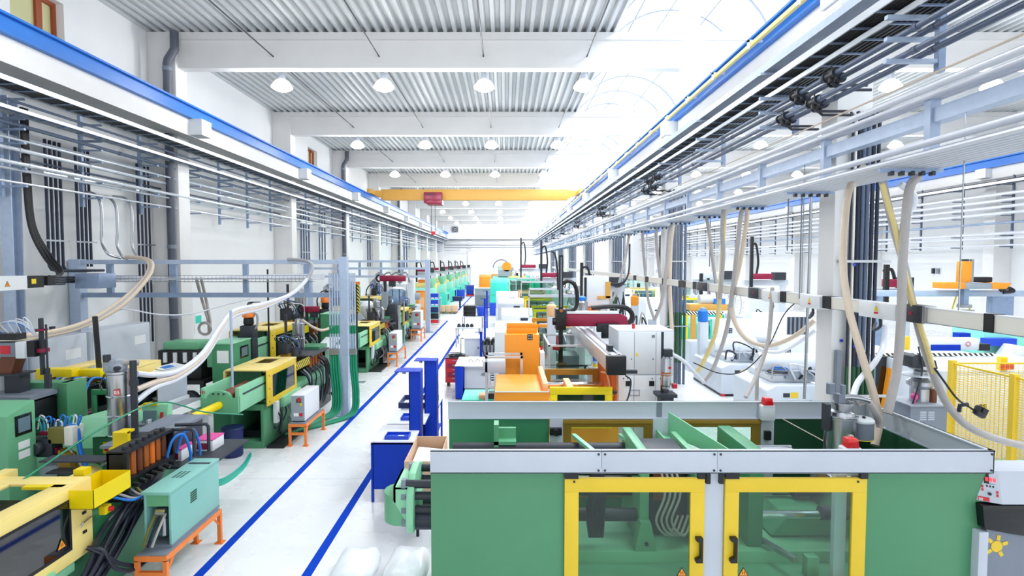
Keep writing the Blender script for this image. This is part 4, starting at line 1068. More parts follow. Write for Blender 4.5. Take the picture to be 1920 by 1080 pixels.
# temperature controllers on orange stands
def stand(label, x0, x1, y0, y1, h, m='orange_stand'):
    t = thing('machine_stand', label, 'stand', ((x0 + x1) / 2, (y0 + y1) / 2, 0))
    w = .05
    for x in (x0, x1 - w):
        for y in (y0, y1 - w): part(t, 'leg', m, MB().box(x, x + w, y, y + w, .012, h - .05).box(x - .03, x + w + .03, y - .03, y + w + .03, 0, .012))
    part(t, 'top_frame', m, MB().frame('z', h - .06, h, x0, x1, y0, y1, w)); part(t, 'stretcher', m, MB().box(x0 + w, x1 - w, y0, y0 + w, h * .5, h * .5 + .05)); part(t, 'shelf_plate', 'grey', MB().box(x0 + .02, x1 - .02, y0 + .02, y1 - .02, h, h + .012))
    for y, s in ((y0 + w, 1), (y1 - w, -1)): part(t, 'brace', m, MB().tube([(x1 - w / 2, y, h - .2), (x1 - w / 2, y + s * .15, h - .05)], .018, 4))
    return t
def controller(label, x0, x1, y0, y1, z0, z1, m='white'):
    t = thing('temperature_controller', label, 'controller', ((x0 + x1) / 2, (y0 + y1) / 2, z0))
    part(t, 'body', m, MB().box(x0, x1, y0, y1, z0 + .02, z1), bev=.012)
    for x in (x0 + .04, x1 - .04):
        for y in (y0 + .06, y1 - .06): part(t, 'foot', 'black', MB().cyl((x, y, z0), (x, y, z0 + .03), .02, n=8))
    f = part(t, 'front_panel', 'mid_grey', MB().box(x0 + .01, x1 - .01, y0 - .012, y0, z0 + .04, z1 - .02)); W, H = x1 - x0, z1 - z0
    part(f, 'display', 'green_dark', MB().box(x0 + W * .4, x0 + W * .75, y0 - .018, y0 - .012, z0 + H * .72, z0 + H * .86))
    part(f, 'switch', 'red', MB().box(x0 + W * .5, x0 + W * .72, y0 - .02, y0 - .012, z0 + H * .75, z0 + H * .9)); part(f, 'switch', 'yellow', MB().box(x0 + W * .66, x0 + W * .8, y0 - .02, y0 - .012, z0 + H * .62, z0 + H * .7))
    part(f, 'switch', 'red', MB().box(x0 + W * .6, x0 + W * .85, y0 - .02, y0 - .012, z0 + H * .22, z0 + H * .34)); part(f, 'nameplate', 'paper', MB().box(x0 + W * .2, x0 + W * .55, y0 - .016, y0 - .012, z0 + H * .22, z0 + H * .34))
    return t
stand('orange stand under the grey controller of the second aisle machine', -4.7, -4.31, 12.15, 13.4, .48)
controller('grey temperature controller on the orange stand of the second aisle machine', -4.68, -4.38, 12.28, 13.25, .492, 1.09)
stand('orange stand under the controller of the third aisle machine', -4.5, -4.12, 21.5, 23.4, .52)
controller('grey temperature controller on the orange stand of the third aisle machine', -4.48, -4.16, 21.7, 22.8, .532, 1.25)
stand('small orange stand under the controller of the fourth aisle machine', -4.75, -4.2, 28.3, 29.6, .6)
controller('pale temperature controller on the small orange stand of the fourth aisle machine', -4.7, -4.25, 28.4, 29.3, .612, 1.5)
for k, (x0, x1, y0, y1, lab) in enumerate(((-5.12, -4.75, 12.0, 13.6, 'black oil tray on the floor under the second aisle machine'), (-4.95, -4.5, 20.4, 22.0, 'black oil tray on the floor under the third aisle machine'))):
    solo('oil_tray', lab, 'tray', 'black', MB().box(x0, x1, y0, y1, 0.001, .012).frame('z', .012, .05, x0, x1, y0, y1, .015))

# ------------------------------------------------------------------ first machine of the aisle row, cut by the frame edge
t = thing('moulding_machine', 'green and pale yellow moulding machine with dark side window, nearest in the aisle row', 'machine', (-5.2, 5.2, 0))
part(t, 'pedestal', 'green', MB().box(-5.55, -4.86, 3.0, 9.2, 0, .72), bev=.01)
part(t, 'bed', 'green_light', MB().box(-5.6, -4.80, 2.5, 6.2, .55, .74), bev=.02)
part(t, 'side_cover', 'green_light', MB().prism([(4.6, .40), (5.75, .40), (5.85, .52), (5.85, .74), (4.6, .74)], 'x', -4.80, -4.74), bev=.008)
r = MB(); r.box(-5.75, -4.8, 2.4, 5.1, 1.50, 1.53).box(-5.75, -4.8, 6.2, 6.44, 1.50, 1.53).box(-5.75, -5.5, 5.1, 6.2, 1.5, 1.53).box(-5.0, -4.8, 5.1, 6.2, 1.5, 1.53)
part(t, 'guard_roof', 'yellow_pale', r, bev=.006, label='pale yellow guard roof with a dark hatch')
f = MB().frame('x', -4.80, -4.77, 2.4, 6.44, .68, 1.53, .16).box(-4.802, -4.768, 6.1, 6.436, .684, 1.526)
d = part(t, 'guard_door', 'yellow_pale', f, bev=.006, label='pale yellow guard door')
part(d, 'window_frame', 'black', MB().frame('x', -4.775, -4.765, 2.5, 6.12, .83, 1.40, .03)); part(d, 'window_pane', 'tinted_panel', MB().box(-4.775, -4.77, 2.53, 6.09, .86, 1.37))
warning_triangle(d, (-4.766, 5.97, .955), (0, 1, 0), (0, 0, 1), (1, 0, 0), .13)
for z in (1.15, .93): part(d, 'latch', 'black', MB().box(-4.77, -4.755, 6.28, 6.33, z, z + .03))
part(d, 'handle', 'steel', MB().tube([(-4.77, 6.25, 1.02), (-4.75, 6.27, 1.06), (-4.75, 6.4, 1.08)], .008, 6))
part(t, 'mould_block', 'black', MB().box(-5.7, -4.9, 4.4, 6.2, .74, 1.35)); part(t, 'platen', 'green_mid', MB().box(-5.65, -4.95, 5.3, 5.45, .74, 1.46)); part(t, 'platen', 'green_mid', MB().box(-5.65, -4.95, 3.6, 3.8, .74, 1.46))
part(t, 'hatch_rail', 'yellow_pale', MB().box(-5.9, -5.75, 2.4, 6.6, 1.46, 1.56))
b = MB(); X0, X1_, Ya, Yb, Za, Zb = -4.86, -4.50, 6.1, 6.72, 1.29, 1.50
b.box(X0, X1_, Ya, Yb, Za, Za + .006).box(X0, X1_, Ya, Ya + .006, Za, Zb).box(X1_ - .006, X1_, Ya, Yb, Za, Zb).box(X0, X0 + .006, Ya, Yb, Za, Zb).box(X0, X1_, Yb - .006, Yb, Za, Zb)
part(t, 'guard_tray', 'yellow', b, label='bright yellow sheet guard tray')
part(t, 'guard_arm', 'yellow', MB().box(-5.3, -4.86, 6.12, 6.2, 1.5, 1.53)); part(t, 'guard_clip', 'yellow', MB().box(-5.02, -4.9, 6.5, 6.62, 1.5, 1.58))
part(t, 'hatch_bracket', 'yellow', MB().box(-5.25, -5.05, 7.5, 7.56, 1.52, 1.72).box(-5.25, -4.95, 7.42, 7.72, 1.5, 1.53).box(-5.2, -5.05, 7.45, 7.65, 1.7, 1.73))
part(t, 'injection_bed', 'green', MB().box(-5.55, -4.86, 6.44, 9.2, .72, 1.0), bev=.01)
part(t, 'barrel', 'yellow_pale', MB().cyl((-5.15, 6.5, 1.36), (-5.15, 7.1, 1.36), .10)); part(t, 'barrel_cover', 'green_mid', MB().cyl((-5.15, 7.0, 1.36), (-5.15, 8.2, 1.36), .12))
part(t, 'arm_plate', 'charcoal', MB().box(-5.75, -4.95, 6.9, 7.12, 1.52, 1.54))
part(t, 'injection_plate', 'grey', MB().box(-5.5, -4.9, 7.6, 9.2, 1.46, 1.5)); part(t, 'injection_unit', 'charcoal', MB().box(-5.5, -4.9, 7.9, 9.1, 1.0, 1.46), bev=.02)
mf = part(t, 'flow_meter_bank', 'black', MB().box(-4.95, -4.70, 6.95, 7.95, 1.60, 1.64).box(-4.95, -4.70, 6.95, 7.95, 1.24, 1.28).box(-4.95, -4.7, 6.95, 6.99, 1.0, 1.62).box(-4.95, -4.7, 7.93, 7.97, 1.24, 1.62).box(-4.95, -4.92, 6.95, 7.95, 1.28, 1.6), label='black flow meter bank with amber tubes')
for k in range(7): part(mf, 'meter_tube', ('yellow_pale', 'copper', 'brown', 'copper', 'orange_deep', 'copper', 'brown')[k], MB().cyl((-4.79, 7.06 + .13 * k, 1.28), (-4.79, 7.06 + .13 * k, 1.6), .042, n=12)); part(mf, 'knob', 'charcoal', MB().cyl((-4.79, 7.06 + .13 * k, 1.64), (-4.79, 7.06 + .13 * k, 1.68), .035, n=10)); part(mf, 'valve', 'black', MB().cyl((-4.70, 7.06 + .13 * k, 1.2), (-4.62, 7.06 + .13 * k, 1.18), .03, n=8))
part(t, 'black_post', 'black', MB().box(-4.73, -4.68, 6.92, 6.97, .6, 1.62))
part(t, 'frame_tube', 'charcoal', MB().tube([(-4.85, 8.0, 1.6), (-4.5, 8.05, 1.6), (-4.47, 8.05, 1.56), (-4.47, 8.05, 1.2)], .025, 8)); part(t, 'frame_tube', 'charcoal', MB().tube([(-4.85, 8.25, 1.6), (-4.42, 8.3, 1.6), (-4.39, 8.3, 1.56), (-4.39, 8.3, 1.2)], .025, 8))
part(t, 'rear_shelf', 'charcoal', MB().box(-5.2, -4.3, 8.1, 9.4, 1.0, 1.03))
e = part(t, 'emergency_stop', 'yellow', MB().box(-4.78, -4.70, 6.55, 6.66, 1.02, 1.12), bev=.008, label='yellow emergency stop box'); part(e, 'button', 'red', MB().cyl((-4.70, 6.62, 1.07), (-4.66, 6.63, 1.07), .028))
for k in range(10): part(t, 'pressure_hose', 'rubber', MB().tube(spl([(-4.85, 7.5 + .05 * k, 1.05 - .02 * (k % 3)), (-4.74 + .05 * (k % 3), 6.9 + .05 * k, .98), (-4.72 + .05 * ((k * 2) % 3), 6.5 + .04 * k, .84 - .03 * k), (-4.70 + .05 * ((k + 1) % 3), 6.1, .52 - .03 * k), (-4.7 + .01 * k, 5.5, .12 + .015 * k)], 6), .026, 8))
for k in range(2): part(t, 'pressure_hose', 'rubber', MB().tube(spl([(-4.74, 6.3, .76), (-4.6, 6.35, .70 - .04 * k), (-4.5, 6.42 + .1 * k, .45), (-4.42, 6.7 + .1 * k, .32), (-4.36, 7.1, .5), (-4.4, 7.3, .8)], 6), .024, 8))
for k in range(5): part(t, 'cable', ('cable_blue', 'hose_grey', 'rubber', 'hose_grey', 'olive')[k], MB().tube(spl([(-4.75, 6.75 + .1 * k, 1.15), (-4.58, 6.9 + .05 * k, 1.06), (-4.5, 7.2 + .03 * k, 1.1), (-4.45, 7.4, .8 - .05 * k), (-4.48, 7.35 + .05 * k, .5)], 6), .016, 7))
for k in range(2): part(t, 'blue_tube', 'cable_blue', MB().tube(spl([(-4.72, 7.8 + .25 * k, 1.25), (-4.66, 7.85 + .25 * k, 1.5), (-4.56, 7.95 + .25 * k, 1.55), (-4.5, 8.0 + .25 * k, 1.3), (-4.5, 8.0 + .25 * k, 1.15)], 6), .02, 8))
part(t, 'green_cable', 'cable_green', MB().tube(spl([(-5.5, 6.3, 1.5), (-5.2, 7.2, 1.85), (-5.05, 8.2, 1.95), (-4.6, 8.6, 1.7), (-4.2, 9.0, 1.55)], 6), .012, 6))
# its stainless loader and pole
hx, hy = px(226, 8.1, 2), 8.1
L = thing('material_loader', 'tall stainless material loader with red label over the nearest aisle machine', 'loader', (hx, hy, 1.5))
z0, z1 = pz(815, hy), pz(700, hy)
c = part(L, 'body', 'steel', MB().lathe((hx, hy, 1.5), [(.07, 0), (.15, z0 - 1.5), (.163, z0 - 1.48), (.163, z1 - 1.5), (.172, z1 - 1.49), (.172, z1 - 1.46), (.14, z1 - 1.45)], 28), label='stainless cylinder')
for z in (z0 + .3, z0 + .58, z0 + .02): part(c, 'clamp_ring', 'chrome', MB().ring((hx, hy, z), .166, .011))
part(c, 'red_label', 'red', MB().box(hx + .02, hx + .11, hy - .168, hy - .155, z1 - .28, z1 - .2))
lm = MB(); lettering(lm, 'GS', (hx + .032, hy - .168, z1 - .265), (1, 0, 0), (0, 0, 1), (0, -1, 0), .05, .003); part(c, 'lettering', 'paper', lm)
part(L, 'head', 'mid_grey', MB().lathe((hx - .02, hy, z1 + .02), [(.13, 0), (.12, .1), (.08, .13), (.08, .18), (.03, .2)], 16).box(hx - .17, hx - .02, hy - .1, hy + .08, z1 + .04, z1 + .2), bev=.008)
part(L, 'motor', 'charcoal', MB().cyl((hx - .12, hy - .08, z1 + .18), (hx - .12, hy - .08, z1 + .28), .05).cyl((hx + .04, hy - .14, z1 + .09), (hx + .04, hy - .04, z1 + .09), .035))
part(L, 'inlet', 'hose_grey', MB().tube(spl([(hx + .05, hy, z1 + .15), (hx + .15, hy, z1 + .16), (hx + .25, hy + .05, z1 + .14)], 4), .04, 10))
part(L, 'air_line', 'charcoal', MB().tube(spl([(hx - .15, hy - .1, z1), (hx - .2, hy - .12, z1 - .15), (hx - .16, hy - .14, z1 - .22)], 5), .01, 6))
ux = px(251, 8.0, 2.2)
solo('support_pole', 'thick charcoal pole beside the tall stainless loader', 'pole', 'charcoal', MB().cyl((ux, 8.0, 1.5), (ux, 8.0, pz(676, 8.0)), .045, n=14).box(ux - .12, ux + .12, 7.9, 8.12, 1.48, 1.54).cyl((ux - .0, 8.0, pz(722, 8)), (ux, 8.0, pz(712, 8)), .06))
stand('large orange stand under the teal box of the nearest aisle machine', -4.43, -4.04, 6.62, 7.95, .48)
T = thing('chiller_box', 'large teal box with vent grille on the orange stand nearest to the camera', 'chiller', (-4.25, 7.3, .492))
part(T, 'cabinet', 'teal_box', MB().box(-4.12, -4.09, 6.82, 7.98, .53, 1.16).box(-4.42, -4.39, 6.82, 7.98, .53, 1.16).box(-4.388, -4.122, 7.94, 7.978, .53, 1.158), bev=.004, label='teal sheet housing')
part(T, 'lid', 'teal_box', MB().box(-4.43, -4.08, 6.78, 7.99, 1.16, 1.20), bev=.006)
m = MB()
for i in range(6):
    for j in range(5): m.box(-4.09, -4.086, 7.25 + .026 * i, 7.268 + .026 * i, .86 + .03 * j, .88 + .03 * j)
part(T, 'vent_grille', 'green_dark', m)
m = MB()
for i in range(6):
    for j in range(3): m.box(-4.33 + .05 * j, -4.30 + .05 * j, 7.25 + .04 * i, 7.27 + .04 * i, 1.2, 1.203)
part(T, 'top_grille', 'green_dark', m); part(T, 'end_slot', 'charcoal', MB().box(-4.4, -4.1, 7.75, 7.8, 1.2, 1.204))
part(T, 'upper_front', 'green_mid', MB().box(-4.4, -4.11, 6.84, 6.86, 1.0, 1.15)); part(T, 'pump', 'steel', MB().cyl((-4.3, 6.9, .9), (-4.18, 6.9, .9), .07).cyl((-4.25, 6.95, .6), (-4.25, 6.95, .85), .06), bev=0); part(T, 'base_plate', 'grey', MB().box(-4.42, -4.09, 6.82, 7.98, .492, .53))
for k in range(3): part(T, 'feed_hose', ('olive', 'rubber', 'hose_grey')[k], MB().tube(spl([(-4.3 + .06 * k, 6.86, .9), (-4.32 + .06 * k, 6.74, .75), (-4.36 + .05 * k, 6.7, .56)], 5), .016, 6))

# ------------------------------------------------------------------ wall row, first machine (tie bars and green door) and the things around it
t = thing('moulding_machine', 'open green moulding machine with tie bars and pale yellow guard, nearest in the wall row', 'machine', (-7.2, 10.5, 0))
part(t, 'bed', 'green_mid', MB().box(-7.75, -6.65, 7.8, 11.5, .0, 1.15), bev=.01)
part(t, 'platen', 'green_panel', MB().box(-7.75, -6.8, 9.3, 9.55, 1.15, 2.0).box(-6.9, -6.75, 9.25, 9.7, 1.1, 2.0), bev=.01, label='green fixed platen')
part(t, 'clamp_unit', 'black', MB().box(-7.7, -6.95, 8.3, 9.3, 1.35, 1.8).cyl((-7.3, 7.9, 1.55), (-7.3, 8.4, 1.55), .2), bev=.02); part(t, 'press_top', 'grey', MB().box(-7.75, -6.9, 8.7, 9.3, 1.84, 1.9))
for x in (-7.62, -6.95):
    for z in (1.35, 1.82): part(t, 'tie_bar', 'chrome', MB().cyl((x, 9.5, z), (x, 10.6, z), .05), label='polished tie bar')
part(t, 'mould_block', 'black', MB().box(-7.6, -6.95, 9.75, 10.5, 1.25, 1.85), bev=.02)
part(t, 'parts_tray', 'grey', MB().box(-7.0, -6.6, 9.7, 10.4, 1.16, 1.2)); 
part(t, 'guard_roof', 'yellow_pale', MB().box(-7.85, -6.5, 10.2, 10.5, 1.98, 2.02).box(-7.85, -6.5, 11.0, 11.4, 1.98, 2.02).box(-7.85, -7.5, 10.5, 11.0, 1.98, 2.02).box(-6.8, -6.5, 10.5, 11.0, 1.98, 2.02), bev=.006)
d = part(t, 'guard_door', 'yellow_pale', MB().frame('x', -6.53, -6.5, 10.25, 11.4, 1.1, 1.98, .16), bev=.005); part(d, 'window_pane', 'tinted_panel', MB().box(-6.52, -6.51, 10.4, 11.25, 1.25, 1.83))
part(t, 'guard_end', 'yellow', MB().box(-7.85, -7.2, 9.95, 10.15, 1.82, 2.1).box(-7.4, -6.8, 10.1, 10.3, 1.9, 2.06), bev=.008, label='bright yellow guard box')
f = part(t, 'green_door', 'green', MB().frame('y', 9.58, 9.64, -6.6, -6.2, 1.14, 1.82, .09), bev=.006, label='green door frame with window'); part(f, 'window_pane', 'tinted_panel', MB().box(-6.52, -6.28, 9.6, 9.61, 1.22, 1.74))
part(t, 'sill', 'green_light', MB().prism([(9.3, .9), (10.3, .9), (10.3, 1.12), (9.5, 1.12)], 'x', -6.65, -6.1), bev=.01)
for k in range(8): part(t, 'hose', ('black', 'cable_blue', 'hose_grey')[k % 3], MB().tube(spl([(-7.5 + .1 * k, 9.72, 1.75), (-7.5 + .1 * k, 9.9, 1.95), (-7.45 + .1 * k, 10.2, 1.85), (-7.4 + .1 * k, 10.3, 1.6)], 5), .018, 6))
part(t, 'column', 'charcoal', MB().box(-7.55, -7.3, 9.0, 9.2, 1.9, 2.2).box(-8.6, -7.2, 8.85, 9.2, 2.2, 2.23))
t.location.x -= .45
for i in range(5): solo('moulded_part', '%s magenta moulded part in the open tray of the tie-bar machine' % ORD[i], 'part', 'pink', MB().rbox((-7.25 + .02 * (i % 2), 9.8 + .13 * i, 1.235), (.2, .11, .06), (0, 0, .2 * (i % 2))), 'magenta parts in the open tray', bev=.015)
R = thing('sprue_picker', 'brown and white picker robot on the black column of the tie-bar machine', 'robot', (-7.9, 9.0, 2.23))
part(R, 'foot', 'brown', MB().prism([(-8.15, 2.23), (-7.9, 2.23), (-7.8, 2.5), (-8.05, 2.5)], 'y', 8.9, 9.1)); part(R, 'arm_housing', 'grey', MB().box(-8.4, -7.75, 8.85, 9.12, 2.5, 2.72), bev=.01)
part(R, 'control_face', 'white', MB().box(-7.76, -7.62, 8.83, 9.14, 2.48, 2.74), bev=.01); part(R, 'label_plate', 'red', MB().box(-8.0, -7.85, 8.84, 8.85, 2.55, 2.68)); part(R, 'valve_block', 'black', MB().box(-8.2, -7.8, 8.9, 9.1, 2.76, 2.86).box(-7.62, -7.5, 8.88, 9.1, 2.5, 2.75)); part(R, 'vertical_axis', 'charcoal', MB().box(-7.49, -7.45, 8.96, 9.02, 2.2, 3.1).cyl((-7.4, 9.0, 2.3), (-7.4, 9.0, 3.0), .015)); part(R, 'slide', 'maroon', MB().box(-7.52, -7.40, 8.92, 9.06, 2.56, 2.62)); part(R, 'end_stop', 'maroon', MB().box(-7.5, -7.41, 8.94, 9.05, 2.9, 2.93)); part(R, 'gripper', 'charcoal', MB().cyl((-7.4, 9, 2.2), (-7.4, 9, 2.3), .035).box(-7.44, -7.36, 8.97, 9.03, 1.98, 2.2))
for k in range(5): part(R, 'air_line', 'hose_clear' if k else 'cable_blue', MB().tube(spl([(-8.1 + .1 * k, 9, 2.86), (-8.15 + .12 * k, 8.9, 3.0 + .03 * k), (-7.8 + .05 * k, 8.95, 3.02), (-7.55, 9, 2.8)], 5), .008, 5))
part(R, 'air_line', 'cable_blue', MB().tube(spl([(-8.4, 9, 2.65), (-8.5, 8.95, 2.4), (-8.3, 8.9, 2.2), (-8.4, 8.9, 1.8)], 5), .03, 6))
R.location.x += .1
K = thing('control_cabinet', 'green control cabinet with small screen and white labels at the image edge', 'cabinet', (-6.95, 7.6, 0))
part(K, 'body', 'green_mid', MB().prism([(7.3, 0), (7.75, 0), (7.75, 2.1), (7.3, 1.98)], 'x', -7.5, -6.48), bev=.01)
s_ = part(K, 'screen', 'screen', MB().box(-6.485, -6.47, 7.42, 7.68, 1.68, 1.95)); part(s_, 'display', 'screen_grey', MB().box(-6.47, -6.467, 7.46, 7.65, 1.72, 1.91))
for k in range(2): part(K, 'nameplate', 'paper', MB().box(-6.48, -6.476, 7.46, 7.64, 1.36 + .13 * k, 1.46 + .13 * k)); part(K, 'nameplate', 'paper', MB().box(-7.1, -6.75, 7.296, 7.3, 1.3 + .16 * k, 1.42 + .16 * k)); 
part(K, 'meter', 'screen', MB().box(-7.1, -6.85, 7.294, 7.3, 1.7, 1.8))
O = thing('operator_console', 'green operator console with yellow emergency stop plate beside the nearest loader', 'console', (-6.0, 8.5, 0))
part(O, 'pedestal', 'green', MB().box(-6.15, -5.7, 8.35, 8.8, 0, 1.38), bev=.01); part(O, 'sloped_top', 'green_light', MB().prism([(8.0, 1.5), (8.85, 1.5), (8.85, 1.66), (8.3, 1.70)], 'x', -6.3, -5.7), bev=.015)
e = part(O, 'stop_plate', 'yellow', MB().box(-5.98, -5.78, 8.33, 8.35, 1.15, 1.32)); part(e, 'button', 'red', MB().cyl((-5.9, 8.33, 1.23), (-5.9, 8.29, 1.23), .035)); 
for x in (-6.1, -5.82): part(O, 'socket', 'black', MB().box(x, x + .09, 8.335, 8.35, .95, 1.05))
P = thing('operating_terminal', 'green operating terminal with tilted screen between loader and pale shelf', 'terminal', (-5.85, 9.4, 0))
part(P, 'post', 'green', MB().box(-6.0, -5.9, 9.4, 9.5, 0, 1.3)); part(P, 'housing', 'green_light', MB().prism([(9.25, 1.1), (9.5, 1.1), (9.5, 1.62), (9.38, 1.62)], 'x', -6.05, -5.62), bev=.01)
part(P, 'screen', 'screen_grey', MB().rbox((-5.9, 9.312, 1.42), (.22, .01, .22), (-.24, 0, 0))); part(P, 'light_strip', 'yellow', MB().box(-6.03, -5.8, 9.36, 9.42, 1.6, 1.64)); part(P, 'keypad', 'red', MB().rbox((-5.7, 9.30, 1.38), (.05, .01, .25), (-.24, 0, 0)))
S = thing('pneumatic_tool', 'tangle of valves and blue tubes on a slide over the green control cabinet', 'tool', at(110, 830, 7.9))
def Q(u, v, y=7.9): return at(u, v, y)
part(S, 'guide_rod', 'chrome', MB().cyl(Q(44, 880), Q(44, 785), .02)); part(S, 'guide_rod', 'chrome', MB().cyl(Q(54, 880), Q(54, 785), .02))
a = Q(92, 835); part(S, 'valve_block', 'charcoal', MB().box(a.x - .2, a.x + .12, 7.8, 8.0, a.z - .14, a.z + .12).cyl((a.x - .05, 7.7, a.z), (a.x - .05, 7.85, a.z), .08), bev=.01)
part(S, 'slide', 'maroon', MB().box(Q(44, 0).x, Q(80, 0).x, 7.85, 7.95, Q(0, 848).z, Q(0, 838).z)); part(S, 'upper_slide', 'maroon', MB().box(Q(46, 0).x, Q(75, 0).x, 7.86, 7.94, Q(0, 815).z, Q(0, 808).z)); a = Q(120, 815); part(S, 'manifold', 'olive', MB().box(a.x - .15, a.x + .1, 7.8, 8.0, a.z - .1, a.z + .12), bev=.008); a = Q(140, 815); part(S, 'module', 'cream', MB().box(a.x - .06, a.x + .06, 7.78, 8.0, a.z - .12, a.z + .14), bev=.01)
part(S, 'lower_frame', 'bronze', MB().prism([(Q(85, 0).x, Q(0, 868).z), (Q(112, 0).x, Q(0, 885).z), (Q(108, 0).x, Q(0, 850).z), (Q(88, 0).x, Q(0, 840).z)], 'y', 7.8, 7.95)); part(S, 'base_plate', 'charcoal', MB().box(Q(85, 0).x, Q(200, 0).x, 7.6, 7.8, Q(0, 872).z - .02, Q(0, 872).z)); part(S, 'bin', 'mid_grey', MB().box(Q(58, 0).x, Q(90, 0).x, 7.75, 8.1, Q(0, 905).z, Q(0, 868).z))
rr = random.Random(5)
for k in range(12): part(S, 'air_line', rr.choice(['hose_clear', 'cable_blue', 'black', 'hose_clear', 'cable_teal']), MB().tube(spl([Q(55 + 8 * k, 800 + rr.randint(0, 20)), Q(60 + 8 * k, 782 + rr.randint(-4, 8)), Q(75 + 7 * k, 790 + rr.randint(-8, 10)), Q(80 + 5 * k, 815 + rr.randint(0, 20))], 5), .011, 6))
part(S, 'blue_hose', 'cable_blue', MB().tube(spl([Q(130, 795), Q(145, 805), Q(150, 840), Q(160, 870), Q(176, 890)], 6), .03, 8)); part(S, 'grey_cable', 'hose_grey', MB().tube(spl([Q(128, 838), Q(142, 858), Q(168, 895)], 5), .014, 6))
solo('antenna_pole', 'tall black pole rising beside the tie-bar machine', 'pole', 'black', MB().tube([at(178, 593, 10.4), at(190, 740, 10.4)], .045, 8))
# pale shelf, conveyor, barrel, boxes
H = thing('shelf_unit', 'pale grey shelf unit with a brochure on top beside the tie-bar machine', 'shelf', (-6.85, 11.3, 0))
cx_, cy_, rz = -6.8, 11.3, -.62
def RB(x, y, z, a, b, c): v = Matrix.Rotation(rz, 3, 'Z') @ Vector((x, y, 0)); return MB().rbox((cx_ + v.x, cy_ + v.y, z), (a, b, c), (0, 0, rz))
part(H, 'side_panel', 'machine_grey', RB(-.26, 0, .92, .02, .55, 1.84)); part(H, 'side_panel', 'machine_grey', RB(.26, 0, .92, .02, .55, 1.84)); part(H, 'back_panel', 'machine_grey', RB(0, .27, .92, .5, .01, 1.84))
for z in (.1, .5, .9, 1.3, 1.6): part(H, 'shelf', 'machine_grey', RB(0, 0, z, .5, .52, .02))
part(H, 'sloping_top', 'white', MB().rbox((cx_, cy_, 1.86), (.6, .6, .02), (.12, 0, rz)))
q = thing('brochure', 'blue and white brochure lying on the pale shelf unit', 'brochure', (cx_, cy_, 1.885)); part(q, 'sheet', 'white', MB().rbox((cx_, cy_, 1.885), (.42, .3, .006), (.12, 0, rz))); part(q, 'print', 'cable_blue', MB().rbox((cx_ + .03, cy_, 1.89), (.26, .2, .004), (.12, 0, rz)))
V = thing('belt_conveyor', 'white belt conveyor in front of the yellow tube of the second aisle machine', 'conveyor', (-6.1, 10.3, 0))
part(V, 'side_rail', 'white', MB().prism([(9.2, 1.27), (11.35, 1.2), (11.35, 1.32), (9.2, 1.40)], 'x', -5.88, -5.85)); part(V, 'side_rail', 'white', MB().prism([(9.2, 1.27), (11.35, 1.2), (11.35, 1.32), (9.2, 1.40)], 'x', -6.4, -6.37)); part(V, 'belt', 'belt', MB().prism([(9.2, 1.3), (11.35, 1.23), (11.35, 1.26), (9.2, 1.33)], 'x', -6.37, -5.88))
part(V, 'leg_panel', 'white', MB().box(-6.1, -5.86, 10.9, 11.1, 0, 1.22), bev=.01); part(V, 'leg_panel', 'white', MB().box(-6.4, -6.2, 9.4, 9.5, 0, 1.3)); part(V, 'drive_box', 'mid_grey', MB().box(-6.0, -5.85, 9.9, 10.3, .98, 1.2))
c = at(410, 868, 11.35); D_ = thing('waste_barrel', 'navy blue barrel standing under the yellow tube', 'barrel', (-5.85 + .2, 11.5, 0))
part(D_, 'body', 'navy', MB().lathe((-5.62, 11.55, 0), [(.18, 0), (.2, .02), (.205, .26), (.212, .28), (.205, .3), (.21, .56), (.22, .58), (.2, .6)], 24)); part(D_, 'rim', 'navy', MB().ring((-5.62, 11.55, .59), .205, .015))
for i, (x, y, z, m_, lab) in enumerate(((-4.95, 8.5, 1.031, 'pink', 'white carton with magenta lid on the rear shelf of the nearest aisle machine'), (-4.72, 8.95, 1.031, 'pink', 'second carton with magenta lid, behind the first one'))):
    b = thing('carton', lab, 'box', (x, y, z)); part(b, 'box', 'paper', MB().box(x - .14, x + .14, y - .18, y + .18, z, z + .17), bev=.004); part(b, 'lid', m_, MB().box(x - .145, x + .145, y - .185, y + .185, z + .17, z + .185)); part(b, 'front_label', 'maroon', MB().box(x - .11, x + .09, y - .184, y - .18, z + .03, z + .13))

# ------------------------------------------------------------------ second and third group of the wall row
def tall_cabinet(label, x0, x1, y0, y1, h, m='green', screen=True, paper=True):
    t = thing('control_cabinet', label, 'cabinet', ((x0 + x1) / 2, (y0 + y1) / 2, 0))
    part(t, 'body', m, MB().box(x0, x1, y0, y1, 0, h), bev=.012); part(t, 'top_cap', 'green_light' if m == 'green' else m, MB().box(x0 - .01, x1 + .01, y0 - .01, y1 + .01, h, h + .03), bev=.006)
    if paper: part(t, 'paper_label', 'paper', MB().box(x0 + (x1 - x0) * .25, x0 + (x1 - x0) * .8, y0 - .004, y0, h - .42, h - .14))
    if screen: s = part(t, 'screen', 'screen', MB().box(x1, x1 + .01, y0 + .35, y0 + .75, h - .38, h - .1)); part(s, 'display', 'screen_grey', MB().box(x1 + .01, x1 + .013, y0 + .4, y0 + .7, h - .34, h - .14))
    return t
tall_cabinet('green control cabinet with a paper sheet, behind the second aisle machine', -6.55, -6.08, 12.6, 13.5, 2.15)
tall_cabinet('tall green cabinet without paper beside the outer frame post', -5.75, -5.15, 17.6, 18.4, 2.35, paper=False, screen=False)
